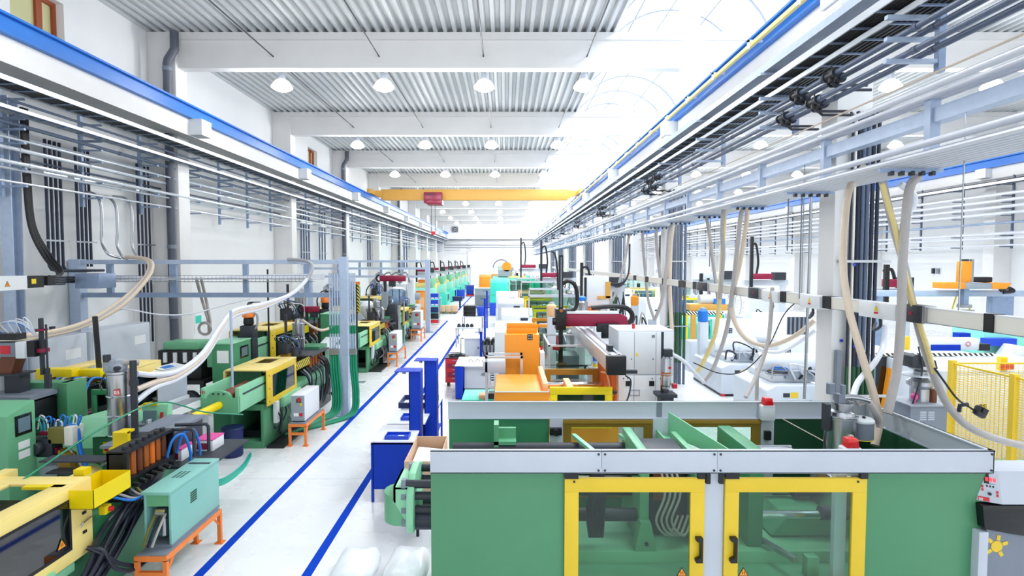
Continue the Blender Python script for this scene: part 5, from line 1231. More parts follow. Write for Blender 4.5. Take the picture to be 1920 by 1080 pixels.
def dryer(label, x, y, z, s=1.0):
    t = thing('hot_air_dryer', label, 'dryer', (x, y, z))
    part(t, 'stand', 'charcoal', MB().box(x - .16 * s, x + .16 * s, y - .16 * s, y + .16 * s, z, z + .3 * s), bev=.01); part(t, 'blower', 'black', MB().lathe((x, y, z + .3 * s), [(.1 * s, 0), (.13 * s, .05 * s), (.12 * s, .18 * s), (.06 * s, .22 * s)], 16)); part(t, 'hood', 'orange_stand', MB().lathe((x, y, z + .5 * s), [(.13 * s, 0), (.15 * s, .02 * s), (.15 * s, .2 * s), (.12 * s, .25 * s), (.03 * s, .27 * s)], 18), label='orange hood')
    part(t, 'air_pipe', 'mid_grey', MB().tube(spl([(x + .14 * s, y, z + .62 * s), (x + .22 * s, y, z + .55 * s), (x + .22 * s, y, z + .3 * s), (x + .14 * s, y, z + .2 * s)], 5), .03 * s, 8))
    for k in range(4): part(t, 'cable', 'black', MB().tube(spl([(x - .05 + .04 * k, y, z + .75 * s), (x + .03 * k, y, z + .88 * s), (x + .12 + .06 * k, y, z + .9 * s)], 5), .012 * s, 5))
    return t
dryer('orange hot-air dryer above the green cabinet with the paper sheet', -6.3, 13.9, 2.15, .95)
dryer('orange hot-air dryer behind the frame post, above the tall green cabinet', -6.1, 19.2, 2.1, 1.0)
solo('stand_base', 'dark steel pedestal under the first orange dryer', 'pedestal', 'charcoal', MB().box(-6.45, -6.15, 13.75, 14.05, 0, 2.15))
solo('stand_base', 'dark steel pedestal under the orange dryer behind the frame post', 'pedestal', 'charcoal', MB().box(-6.3, -5.9, 19.0, 19.4, 0, 2.1))
W = thing('grinder', 'dark open grinder with white motors behind the pale shelf unit', 'grinder', (-8.3, 14.6, 0))
part(W, 'frame', 'black', MB().box(-8.9, -7.6, 14.2, 15.2, .9, 1.0).box(-8.9, -8.8, 14.2, 14.3, 0, .9).box(-7.7, -7.6, 14.2, 14.3, 0, .9)); part(W, 'body', 'black', MB().box(-8.8, -7.7, 14.3, 15.1, 1.0, 1.75), bev=.02); part(W, 'lid', 'green_mid', MB().box(-8.7, -7.8, 14.35, 15.0, 1.75, 1.95), bev=.03)
for k in range(4): part(W, 'cylinder', 'white', MB().cyl((-8.6 + .25 * k, 14.28, 1.45), (-8.6 + .25 * k, 14.28, 1.7), .05))
part(W, 'fan', 'charcoal', MB().cyl((-7.95, 14.25, .5), (-7.95, 14.1, .5), .25)); part(W, 'leg', 'orange_stand', MB().box(-8.35, -8.2, 14.1, 14.2, 0, .85))
w = thing('white_cabinet', 'white cabinet at the outer frame post with a small conveyor on top', 'cabinet', (-5.5, 18.0, 0))
x0, x1 = px(616, 17.3, 1), px(639, 17.3, 1)
part(w, 'body', 'white', MB().box(x0, x1, 16.9, 17.4, .08, 1.45), bev=.01); part(w, 'plinth', 'black', MB().box(x0, x1, 16.92, 17.38, 0, .08)); part(w, 'chute', 'white', MB().prism([(16.3, 1.4), (17.4, 1.62), (17.4, 1.68), (16.3, 1.46)], 'x', x0 - .1, x1 - .05)); part(w, 'side_box', 'grey', MB().box(x0 - .2, x0, 17.0, 17.3, .35, .85))
pp = thing('hazard_pole', 'black pole with yellow striped top in front of the third aisle machine', 'pole', (-4.9, 18.7, 0)); x = px(669, 18.7, 2)
part(pp, 'pole', 'black', MB().cyl((x, 18.7, 0.01), (x, 18.7, 3.3), .03)); part(pp, 'striped_top', 'hazard', MB().box(x + .03, x + .10, 18.66, 18.72, 2.3, 3.25)); part(pp, 'flag_arm', 'orange_stand', MB().box(x - .12, x + .12, 18.66, 18.72, 3.25, 3.33)); part(pp, 'foot', 'grey', MB().box(x - .1, x + .25, 18.6, 18.8, 0, .02))
d = thing('dryer_cabinet', 'large black dryer cabinet behind the third aisle machine', 'dryer', (-5.6, 25.0, 0))
x0, x1 = px(715, 24.6, 2), px(741, 24.6, 2)
part(d, 'body', 'black', MB().box(x0, x1, 24.6, 25.8, 0, 1.75), bev=.03); part(d, 'top', 'charcoal', MB().prism([(x0 + .15, 1.75), (x1, 1.75), (x1, 2.15), (x0 + .3, 2.15)], 'y', 24.6, 25.8), bev=.02); part(d, 'band', 'grey', MB().box(x0, x1 + .01, 24.58, 24.6, 1.28, 1.36)); part(d, 'duct', 'steel', MB().cyl((x1 + .12, 24.7, .9), (x1 + .12, 24.7, 2.1), .09))
h = thing('feed_container', 'blue-tinted clear container above the black dryer cabinet', 'container', (-5.0, 25.9, 2.15)); xx = px(745, 25.9, 2.4)
part(h, 'tank', 'blue_clear', MB().lathe((xx, 25.9, 1.9), [(.1, 0), (.38, .35), (.4, .4), (.4, .75), (.3, .85)], 20)); part(h, 'stand', 'mid_grey', MB().cyl((xx - .3, 25.9, 0.0), (xx - .3, 25.9, 2.2), .03).cyl((xx + .3, 25.9, 0.0), (xx + .3, 25.9, 2.2), .03)); part(h, 'lid', 'white', MB().lathe((xx, 25.9, 2.75), [(.3, 0), (.28, .05), (.05, .09)], 16))
def maroon_robot(label, x, y, z, L=1.0, s=1.0):
    t = thing('picker_robot', label, 'robot', (x, y, z))
    part(t, 'post', 'charcoal', MB().cyl((x, y, z), (x, y, z + .5 * s), .07 * s)); part(t, 'arm', 'maroon', MB().box(x - .25 * s, x + L * s, y - .12 * s, y + .12 * s, z + .5 * s, z + .78 * s), bev=.04 * s, label='maroon arm housing'); part(t, 'cable_chain', 'black', MB().ring((x - .25 * s, y, z + .64 * s), .16 * s, .05 * s, 'y', 12, 6, PI / 2, 3 * PI / 2)); part(t, 'carriage', 'charcoal', MB().box(x + .2 * s, x + .5 * s, y - .14 * s, y + .1 * s, z + .25 * s, z + .5 * s)); part(t, 'gripper', 'charcoal', MB().cyl((x + .35 * s, y, z - .2 * s), (x + .35 * s, y, z + .3 * s), .03 * s))
    return t
maroon_robot('maroon picker robot over the machines between the two frames', px(722, 30, 3), 30.0, 2.4, 1.0, 1.1)
maroon_robot('tilted maroon picker robot left of the first frame post, over the wall row', px(575, 19, 2.6), 19.0, 1.95, .6, .7)
solo('robot_pedestal', 'grey pedestal under the maroon robot between the frames', 'pedestal', 'mid_grey', MB().box(px(722, 30, 1) - .15, px(722, 30, 1) + .15, 29.85, 30.15, 0, 2.4))
solo('robot_pedestal', 'charcoal pedestal under the tilted maroon robot', 'pedestal', 'charcoal', MB().box(px(575, 19, 1) - .12, px(575, 19, 1) + .12, 18.9, 19.1, 0, 1.95))
t = thing('white_machine', 'white moulding machine with piping behind the black dryer cabinet', 'machine', (-7.0, 36, 0))
part(t, 'base', 'offwhite', MB().box(-8.6, -5.6, 35, 37.5, 0, 1.2), bev=.03); part(t, 'cover', 'white', MB().box(-8.2, -6.2, 35.2, 37, 1.2, 2.6), bev=.06); part(t, 'barrel', 'mid_grey', MB().cyl((-6.2, 35.8, 1.8), (-5.4, 35.8, 1.8), .22)); part(t, 'column', 'white', MB().box(-6.1, -5.7, 35.4, 35.9, 1.2, 2.9), bev=.03)
for k in range(4): part(t, 'pipe', 'steel', MB().tube(spl([(-8 + .5 * k, 35, 2.6), (-8 + .5 * k, 34.9, 3.1), (-7.6 + .5 * k, 34.9, 3.3), (-7.4 + .5 * k, 35, 2.7)], 5), .05, 7))

solo('hose_pole', 'slim grey pole carrying the hoses above the second aisle machine', 'pole', 'galv_light', MB().cyl((px(435, 10.9, 2), 10.9, 1.57), (px(435, 10.9, 2), 10.9, pz(582, 10.9)), .024, n=10))
solo('antenna_pole', 'thin black pole rising behind the second aisle machine', 'pole', 'black', MB().cyl((px(504, 15.4, 2), 15.4, 0), (px(504, 15.4, 2), 15.4, pz(505, 15.4)), .025, n=8))
# ------------------------------------------------------------------ blue packing benches by the aisle
def bench(label, x0, x1, y0, y1, h, panel):
    t = thing('work_bench', label, 'bench', ((x0 + x1) / 2, (y0 + y1) / 2, 0))
    part(t, 'front_panel', 'blue', MB().box(x0 + .03, x1, y0, y0 + .02, .22, h - .02), label='blue sheet panel')
    for x in (x0, x1 - .04):
        for y in (y0, y1 - .04): part(t, 'leg', 'blue', MB().box(x, x + .04, y, y + .04, 0, h - .03))
    part(t, 'top', 'white', MB().box(x0, x1, y0, y1, h - .025, h), bev=.004, label='white worktop'); part(t, 'edge_trim', 'blue', MB().frame('z', h - .05, h - .024, x0, x1, y0, y1, .02))
    part(t, 'lower_shelf', 'blue', MB().box(x0 + .04, x1 - .02, y0 + .05, y1 - .05, .4, .42))
    if panel:
        px0, px1, py, ph, ov = panel
        p = part(t, 'tall_panel', 'blue', MB().box(px0, px1 - .02, py, py + .03, .12, ph).box(px1 - .03, px1, py, py + .34, .12, ph).box(px0, px0 + .02, py, py + .2, h, ph), bev=.004, label='tall blue back panel')
        part(p, 'canopy', 'blue', MB().box(px0 - ov, px1, py - .02, py + .34, ph, ph + .012)); part(p, 'lamp', 'steel', MB().cyl((px0 - ov * .4, py + .1, ph - .05), (px0 - ov * .4, py + .1, ph), .03)); part(p, 'slot', 'navy', MB().box(px1, px1 + .004, py + .08, py + .26, .9, ph - .3))
    return t
bench('blue packing bench with white top, nearest to the camera', -2.23, -1.52, 9.28, 10.25, 1.025, (-1.70, -1.50, 9.9, 2.06, .25))
bench('blue packing bench with white top, behind the nearest one', -2.2, -1.5, 10.4, 11.35, 1.0, (-1.60, -1.36, 11.1, 2.04, .2))
bench('narrow packing bench with a navy tray, farthest of the blue benches', -2.15, -1.4, 11.5, 12.5, .98, None)
for i, (x0, x1, y0, y1, z, lab) in enumerate(((-2.02, -1.62, 9.36, 9.62, 1.027, 'flat blue tray on the nearest packing bench'), (-1.98, -1.6, 10.6, 10.9, 1.002, 'flat blue tray on the second packing bench'))):
    t = thing('tray', lab, 'tray', ((x0 + x1) / 2, (y0 + y1) / 2, z)); part(t, 'dish', 'blue_bin', MB().box(x0, x1, y0, y1, z, z + .02).frame('z', z + .02, z + .06, x0, x1, y0, y1, .012)); part(t, 'paper_slip', 'paper', MB().box(x0 + .2, x0 + .3, y0 + .1, y0 + .18, z + .021, z + .024))
t = thing('tray', 'large navy framed tray with white lining on the farthest packing bench', 'tray', (-1.8, 11.9, .98)); part(t, 'frame', 'navy', MB().frame('z', .985, 1.10, -2.2, -1.45, 11.55, 12.25, .03)); part(t, 'lining', 'paper', MB().box(-2.17, -1.48, 11.58, 12.22, .985, 1.0))
t = thing('carton', 'open cardboard box with white parts on a black stand behind the green clamp', 'box', (-1.15, 8.5, .75)); x0, x1, y0, y1 = -1.42, -.93, 7.85, 9.0
part(t, 'walls', 'cardboard', MB().frame('z', .75, 1.2, x0, x1, y0, y1, .012)); part(t, 'bottom', 'cardboard', MB().box(x0, x1, y0, y1, .75, .76)); part(t, 'contents', 'paper', MB().rbox(((x0 + x1) / 2, 8.4, 1.0), (.42, .9, .10), (.05, .1, 0)), bev=.03)
t = thing('box_stand', 'black low stand under the open cardboard box', 'stand', (-1.15, 8.4, 0)); part(t, 'top', 'black', MB().box(-1.44, -.9, 7.8, 9.05, .71, .748))
for x in (-1.3, -.96):
    for y in (8.1, 8.95): part(t, 'leg', 'black', MB().box(x, x + .04, y, y + .04, 0, .71))
solo('floor_crate', 'low brown crate on the floor under the nearest packing bench', 'crate', 'brown', MB().box(-2.0, -1.6, 9.6, 10.0, 0, .14).frame('z', .14, .2, -2.0, -1.6, 9.6, 10, .03))

# red tool cart, grey cabinet with blue side, turquoise table
t = thing('tool_cart', 'red tool cart on castors with cables piled on top', 'cart', (-1.57, 18.3, 0))
part(t, 'body', 'red', MB().box(-1.93, -1.2, 18.05, 18.6, .12, .90), bev=.015)
for k in range(5): d = part(t, 'drawer', 'maroon' if k % 2 else 'red', MB().box(-1.86, -1.27, 18.035, 18.05, .18 + .14 * k, .30 + .14 * k), bev=.004); part(d, 'handle', 'steel', MB().box(-1.7, -1.43, 18.02, 18.035, .26 + .14 * k, .28 + .14 * k))
part(t, 'top_mat', 'black', MB().box(-1.94, -1.19, 18.04, 18.61, .90, .92))
for x in (-1.85, -1.28):
    for y in (18.15, 18.5): part(t, 'castor', 'black', MB().cyl((x - .03, y, .06), (x + .03, y, .06), .06))
t = thing('cable_pile', 'pile of black cables on the red tool cart', 'cables', (-1.55, 18.3, .92))
rr = random.Random(11)
for k in range(5): part(t, 'cable', 'black' if k % 2 else 'charcoal', MB().ring((-1.55 + rr.uniform(-.12, .12), 18.3 + rr.uniform(-.06, .06), .94 + .018 * k), .2 + rr.uniform(-.05, .06), .014, 'z', 20, 5))
t = thing('side_cabinet', 'pale grey cabinet with a blue end panel in front of the red cart', 'cabinet', (-.95, 16.9, 0))
part(t, 'body', 'machine_grey', MB().box(-1.2, -.46, 16.4, 17.8, .3, .95), bev=.01); part(t, 'end_panel', 'blue', MB().prism([(-1.47, .98), (-1.2, .98), (-1.25, .02), (-1.45, .02)], 'y', 16.3, 17.9), bev=.01, label='blue end panel'); part(t, 'lid', 'white', MB().box(-1.47, -.44, 16.3, 17.85, .95, .99), bev=.01); part(t, 'lock', 'grey', MB().box(-.7, -.58, 16.385, 16.4, .68, .76)); part(t, 'plinth', 'charcoal', MB().box(-1.2, -.5, 16.5, 17.7, 0, .3))
for k in range(3): part(t, 'lid_handle', 'charcoal', MB().tube(spl([(-1.1 + .2 * k, 16.9, .99), (-1.08 + .2 * k, 16.9, 1.05), (-1.0 + .2 * k, 16.9, 1.05), (-.98 + .2 * k, 16.9, .99)], 4), .008, 5))
for k in range(6): part(t, 'spring', 'black', MB().cyl((-.42, 16.42, .55 + .07 * k), (-.34, 16.42, .55 + .07 * k), .025, n=8))
t = thing('low_table', 'turquoise low table with an orange block before the grey cabinet', 'table', (-.65, 13.6, 0))
part(t, 'top', 'turquoise', MB().box(-1.02, -.28, 13.0, 14.1, .74, .8), bev=.01); part(t, 'block', 'peach', MB().box(-.62, -.4, 13.05, 13.35, .8, .9), bev=.01); part(t, 'clamp', 'charcoal', MB().box(-.4, -.26, 13.1, 13.4, .8, .93))
for x in (-1.0, -.34):
    for y in (13.05, 14.0): part(t, 'leg', 'mid_grey', MB().box(x, x + .05, y, y + .05, 0, .74))

# ------------------------------------------------------------------ machines that lie across the hall, right of the aisle
def cross_machine(label, x0, L, y0, y1, h, base='white', hood='white', guard='yellow', cab='white', window='clear_panel', cab_h=None, seed=1):
    t = thing('moulding_machine', label, 'machine', (x0 + L / 2, (y0 + y1) / 2, 0)); W = y1 - y0; ym = (y0 + y1) / 2
    part(t, 'base', base, MB().box(x0, x0 + L, y0 + .06, y1 - .06, .08, h * .48), bev=.02); part(t, 'plinth', 'charcoal', MB().box(x0 + .1, x0 + L - .1, y0 + .15, y1 - .15, 0, .08))
    a = x0 + L * .26
    part(t, 'clamp_hood', hood, MB().prism([(y0 + .02, h * .48), (y1 - .02, h * .48), (y1 - .02, h * .86), (y0 + .3 * W, h * .9), (y0 + .02, h * .8)], 'x', x0 + .02, a), bev=.03)
    b = x0 + L * .58
    g = part(t, 'guard_door', guard, MB().frame('y', y0, y0 + .04, a + .03, b, h * .46, h * .9, .10), bev=.006); part(g, 'window_pane', window, MB().box(a + .1, b - .08, y0 + .01, y0 + .02, h * .5, h * .86))
    part(t, 'rear_guard', guard, MB().frame('y', y1 - .04, y1, a + .03, b, h * .46, h * .9, .10)); part(t, 'mould_block', 'mid_grey', MB().box(a + .25, b - .25, y0 + .3, y1 - .3, h * .5, h * .84), bev=.02)
    for z in (h * .56, h * .76):
        for y in (y0 + .22, y1 - .22): part(t, 'tie_bar', 'chrome', MB().cyl((a, y, z), (b, y, z), .05))
    part(t, 'platen', base, MB().box(b, b + .22, y0 + .08, y1 - .08, h * .48, h * .94), bev=.02)
    part(t, 'injection_cover', hood, MB().box(b + .3, x0 + L * .82, ym - .28, ym + .3, h * .5, h * .78), bev=.04); part(t, 'barrel', 'mid_grey', MB().cyl((b + .2, ym, h * .64), (x0 + L * .95, ym, h * .64), .12)); part(t, 'motor', 'charcoal', MB().cyl((x0 + L * .95, ym, h * .64), (x0 + L, ym, h * .64), .17))
    if cab:
        ch = cab_h or h; q = part(t, 'control_cabinet', cab, MB().box(b + .35, b + 1.35, y0 - .02, y0 + .3, .1, ch), bev=.015); part(q, 'screen', 'screen', MB().box(b + .55, b + .85, y0 - .03, y0 - .02, ch * .72, ch * .86))
    rnd = random.Random(seed)
    for k in range(7): x = b + .3 + rnd.random() * (L * .35); part(t, 'hose', rnd.choice(['black', 'charcoal', 'hose_grey', 'rubber', 'white_pipe']), MB().tube(spl([(x, y0 + .1, h * .75), (x + rnd.uniform(-.1, .2), y0 - .05, h * (.9 + rnd.random() * .25)), (x + rnd.uniform(.1, .4), y0 + .05, h * .8), (x + rnd.uniform(0, .4), y0 + .02, h * .45)], 5), .022, 6))
    # clear cell with pale profiles, feed hopper and signal light on the machine
    if cab:
        x2 = a - .1; fr = MB()
        for x in (x2, b): fr.box(x, x + .04, y1 - .3, y1 - .26, h * .9, h * 1.22)
        part(t, 'cell_frame', 'alu_pipe', fr.box(x2, b + .04, y1 - .3, y1 - .26, h * 1.2, h * 1.24)); part(t, 'cell_pane', 'clear_panel', MB().box(x2 + .04, b, y1 - .285, y1 - .28, h * .92, h * 1.2))
        fx = b + .1
        hp = part(t, 'feed_hopper', 'steel', MB().lathe((fx, ym, h * .94), [(.06, 0), (.18, .16), (.18, .5), (.12, .56), (.05, .6)], 14)); part(hp, 'hopper_lid', rnd.choice(['orange_deep', 'mid_grey', 'cable_blue', 'white']), MB().lathe((fx, ym, h * .94 + .56), [(.13, 0), (.13, .1), (.05, .14)], 12))
        part(t, 'signal_light', 'red', MB().cyl((b + .5, y0 + .1, cab_h or h), (b + .5, y0 + .1, (cab_h or h) + .1), .035)); part(t, 'signal_light', 'green', MB().cyl((b + .5, y0 + .1, (cab_h or h) + .1), (b + .5, y0 + .1, (cab_h or h) + .2), .035))
        part(t, 'hood_handle', 'charcoal', MB().box(x0 + L * .1, x0 + L * .1 + .25, y0 - .02, y0 + .02, h * .6, h * .63)); part(t, 'vent_panel', 'mid_grey', MB().box(x0 + .15, x0 + .6, y0 + .045, y0 + .06, h * .15, h * .4)); part(t, 'logo_plate', 'charcoal', MB().box(x0 + L * .16, x0 + L * .22, y0 + .0, y0 + .02, h * .7, h * .75)); part(t, 'belt_table', 'grey', MB().box(x0 + L * .3, b - .2, y0 - .5, y0 - .05, h * .28, h * .33), bev=.01)
        part(t, 'belt_leg', 'mid_grey', MB().box(x0 + L * .32, x0 + L * .34, y0 - .45, y0 - .4, 0, h * .28)); part(t, 'belt_leg', 'mid_grey', MB().box(b - .3, b - .25, y0 - .45, y0 - .4, 0, h * .28))
        for k in range(4): part(t, 'media_hose', rnd.choice(['cable_blue', 'hose_clear', 'black', 'red']), MB().tube(spl([(x2 + .2 + .25 * k, y0 + .1, h * .84), (x2 + .3 + .25 * k, y0 - .06, h * .7), (x2 + .25 + .3 * k, y0 - .06, h * .55), (x2 + .4 + .25 * k, y0 + .03, h * .46)], 5), .018, 6))
    return t
# orange machine right behind the green one
OY = 10.45
t = thing('moulding_machine', 'orange hooded moulding machine with yellow gate directly behind the large green machine', 'machine', (1.2, 11.3, 0))
part(t, 'base', 'orange', MB().box(-.22, 2.1, OY + .02, 12.1, .1, 1.38), bev=.01); part(t, 'hood', 'orange', MB().box(-.2, .80, OY, OY + .03, 1.2, 1.58).box(-.2, .8, OY + .03, 12.1, 1.5, 1.58), bev=.012, label='orange sheet hood'); part(t, 'hood_edge', 'white', MB().box(-.2, .8, OY - .012, OY, 1.575, 1.595)); part(t, 'hood_flank', 'peach', MB().box(.70, .80, OY + .1, 12.3, 1.58, 1.72), bev=.01)
g = part(t, 'gate', 'yellow', MB().frame('y', OY - .02, OY + .06, .82, 1.98, .9, 1.67, .14), bev=.008, label='yellow sliding gate'); part(g, 'window_pane', 'tinted_panel', MB().box(.95, 1.85, OY + .01, OY + .02, 1.02, 1.55)); part(g, 'hinge', 'black', MB().cyl((1.99, OY, 1.58), (2.06, OY, 1.58), .03))
part(t, 'rear_gate', 'bronze', MB().frame('y', 12.15, 12.22, .85, 2.0, .9, 1.68, .12)); part(t, 'tie_bar', 'chrome', MB().cyl((.8, 11.0, 1.45), (2.0, 11.0, 1.45), .05)); part(t, 'tie_bar', 'chrome', MB().cyl((.8, 11.7, 1.45), (2.0, 11.7, 1.45), .05)); part(t, 'crosshead', 'peach', MB().box(1.2, 1.32, 10.8, 11.8, 1.38, 1.56))
part(t, 'louvre_panel', 'louvre_orange', MB().box(2.02, 2.06, OY, 12.4, 1.3, 2.0), label='orange louvred panel'); part(t, 'hose', 'peach', MB().tube(spl([(1.95, 11.5, 1.75), (1.98, 11.0, 1.8), (1.99, 10.7, 1.6), (2.0, 10.5, 1.5)], 6), .02, 7))
c = thing('electrical_cabinet', 'tall white electrical cabinet right of the orange machine', 'cabinet', (2.75, 11.3, 0))
part(c, 'body', 'offwhite', MB().box(2.18, 3.28, 11.02, 12.0, .0, 2.66), bev=.012)
for a, b in ((2.2, 2.5), (2.51, 2.92), (2.93, 3.27)):
    d = part(c, 'upper_door', 'white', MB().box(a, b, 11.0, 11.02, 1.80, 2.63), bev=.006); part(c, 'lower_door', 'white', MB().box(a, b, 11.0, 11.02, .3, 1.78), bev=.006)
    part(d, 'lock', 'charcoal', MB().cyl((b - .05, 11.0, 2.1), (b - .05, 10.99, 2.1), .012, n=8))
for x in (2.34, 2.80): part(c, 'symbol_plate', 'black', MB().box(x, x + .10, 10.992, 11.0, 1.57, 1.67))
for x in (2.3, 2.38, 2.86, 3.02): part(c, 'bolt', 'charcoal', MB().cyl((x, 11.0, 1.72), (x, 10.99, 1.72), .012, n=8))
part(c, 'sticker', 'yellow', MB().add([(2.52, 10.995, 2.16), (2.58, 10.995, 2.16), (2.55, 10.995, 2.24), (2.52, 10.999, 2.16), (2.58, 10.999, 2.16), (2.55, 10.999, 2.24)], [(0, 1, 2), (3, 4, 5), (0, 1, 4, 3), (1, 2, 5, 4), (2, 0, 3, 5)])); part(c, 'vent', 'mid_grey', MB().frame('y', 10.99, 11.0, 2.42, 2.62, 1.38, 1.5, .015)); part(c, 'signal_lamp', 'red', MB().cyl((2.55, 11.3, 2.66), (2.55, 11.3, 2.76), .03)); part(c, 'nameplate', 'grey', MB().box(2.84, 2.9, 10.992, 11, 2.52, 2.57))
t = thing('orange_cabinet', 'tall orange cabinet with a carrying frame on top behind the orange hood', 'cabinet', (.38, 13.5, 0))
part(t, 'body', 'orange', MB().box(-.02, .78, 13.0, 13.9, 0, 2.32), bev=.012); f = part(t, 'top_frame', 'orange', MB().frame('y', 13.3, 13.36, .02, .74, 2.32, 2.55, .12), bev=.006); s_ = part(t, 'pictogram', 'black', MB().box(.50, .62, 12.99, 13.0, 2.2, 2.33))
m = MB()
for a in (0, 1):
    for b in (0, 1): m.box(.515 + .055 * a, .55 + .055 * a, 12.985, 12.99, 2.215 + .06 * b, 2.25 + .06 * b)
part(s_, 'symbol', 'mid_grey', m); part(t, 'beacon', 'green', MB().cyl((.83, 13.1, 2.05), (.83, 13.1, 2.14), .03)); part(t, 'beacon', 'red', MB().cyl((.83, 13.1, 1.95), (.83, 13.1, 2.05), .03)); part(t, 'side_plate', 'white', MB().box(.79, .9, 13.0, 13.8, .3, 1.9), bev=.006)
t = thing('profile_frame', 'pale aluminium profile frame in front of the tall orange cabinet', 'frame', (-.05, 12.6, 0))
for x in (-.45, .33):
    for y in (12.4, 12.85): part(t, 'post', 'alu_pipe', MB().box(x, x + .05, y, y + .05, 0, 1.92))
for y in (12.4, 12.85): part(t, 'rail', 'alu_pipe', MB().box(-.45, .38, y, y + .05, 1.87, 1.92))
part(t, 'table_plate', 'machine_grey', MB().box(-.5, 0.0, 12.4, 12.9, 1.55, 1.8), bev=.01)
t = thing('glass_cell', 'clear-walled cell with pale profiles behind the yellow gate', 'enclosure', (1.55, 14.2, 0)); X0, X1_, Ya, Yb = 1.0, 2.05, 13.2, 15.2
for x in (X0, X1_ - .04):
    for y in (Ya, Yb - .04): part(t, 'post', 'alu_pipe', MB().box(x, x + .04, y, y + .04, 0, 2.05))
for z in (1.2, 2.01): part(t, 'rail', 'alu_pipe', MB().frame('z', z, z + .04, X0, X1_, Ya, Yb, .04))
part(t, 'pane', 'clear_panel', MB().box(X0, X1_, Ya + .015, Ya + .02, .1, 2.0)); part(t, 'pane', 'clear_panel', MB().box(X0 + .015, X0 + .02, Ya, Yb, .1, 2.0)); part(t, 'fixture', 'grey', MB().box(1.3, 1.8, 13.8, 14.6, .1, 1.7), bev=.02); part(t, 'red_box', 'red', MB().box(1.12, 1.28, 13.4, 13.5, 1.9, 2.0)); part(t, 'table', 'machine_grey', MB().box(1.05, 2.0, 13.3, 15.1, .9, .95))
b = thing('water_bottle', 'clear bottle with blue label and yellow cap by the louvred panel', 'bottle', (1.93, 12.8, 1.7)); bx_ = px(1116, 12.8, 1.9); part(b, 'bottle', 'blue_clear', MB().lathe((bx_, 12.8, 1.62), [(.05, 0), (.055, .02), (.055, .35), (.02, .45), (.02, .5)], 14)); part(b, 'label_band', 'cable_blue', MB().cyl((bx_, 12.8, 1.75), (bx_, 12.8, 1.9), .056)); part(b, 'cap', 'yellow', MB().cyl((bx_, 12.8, 1.62), (bx_, 12.8, 1.68), .057))
solo('bottle_shelf', 'white pedestal shelf under the blue-labelled bottle', 'shelf', 'white', MB().box(bx_ - .15, bx_ + .12, 12.65, 12.95, 0, 1.615))
# traverse robot with maroon arm
R = thing('traverse_robot', 'large picker robot with maroon arm and black vertical axis over the orange machine', 'robot', (2.1, 13.4, 0))
bm_ = part(R, 'beam', 'alu_pipe', MB().box(1.78, 2.08, 9.95, 15.2, 2.06, 2.34), bev=.01, label='grey traverse beam'); part(bm_, 'end_cap', 'black', MB().box(1.76, 2.10, 9.8, 9.95, 2.02, 2.36), bev=.02); part(bm_, 'guide_rail', 'steel', MB().box(1.82, 1.86, 9.95, 15.2, 2.34, 2.37)); part(bm_, 'guide_rail', 'steel', MB().box(1.98, 2.02, 9.95, 15.2, 2.34, 2.37)); part(bm_, 'stop', 'charcoal', MB().box(1.88, 1.98, 10.4, 10.6, 2.34, 2.45).box(2.1, 2.3, 9.85, 9.95, 2.04, 2.1)); part(bm_, 'cable', 'charcoal', MB().tube(spl([(2.1, 9.9, 2.0), (2.2, 9.9, 1.9), (2.15, 9.9, 1.6), (2.05, 9.9, 1.45)], 5), .014, 6))
part(R, 'support_post', 'white', MB().box(1.85, 2.05, 14.6, 14.85, 0, 2.06)); part(R, 'support_post', 'white', MB().box(2.08, 2.2, 12.42, 12.6, 0, 2.2))
ay = 13.9; ax = px(1050, ay, 3)
a = part(R, 'arm', 'maroon', MB().prism([(ax + .1, 2.42), (3.0, 2.42), (2.95, 2.66), (2.8, 2.72), (ax + .1, 2.72)], 'y', ay - .14, ay + .14), bev=.03, label='maroon arm housing'); part(a, 'top_cover', 'white', MB().box(ax + .15, 2.75, ay - .13, ay + .13, 2.72, 2.78), bev=.01); part(a, 'carriage', 'black', MB().box(2.2, 2.75, ay - .28, ay - .14, 2.3, 2.5).cyl((2.4, ay - .3, 2.35), (2.4, ay - .2, 2.35), .08).cyl((2.62, ay - .35, 2.18), (2.62, ay - .15, 2.18), .11), bev=.01); part(a, 'cable_chain', 'black', MB().tube(spl([(2.1, ay, 2.86), (2.6, ay, 2.9), (2.95, ay, 2.86), (3.1, ay, 2.7), (3.05, ay, 2.52), (2.85, ay, 2.44)], 7), .06, 8))
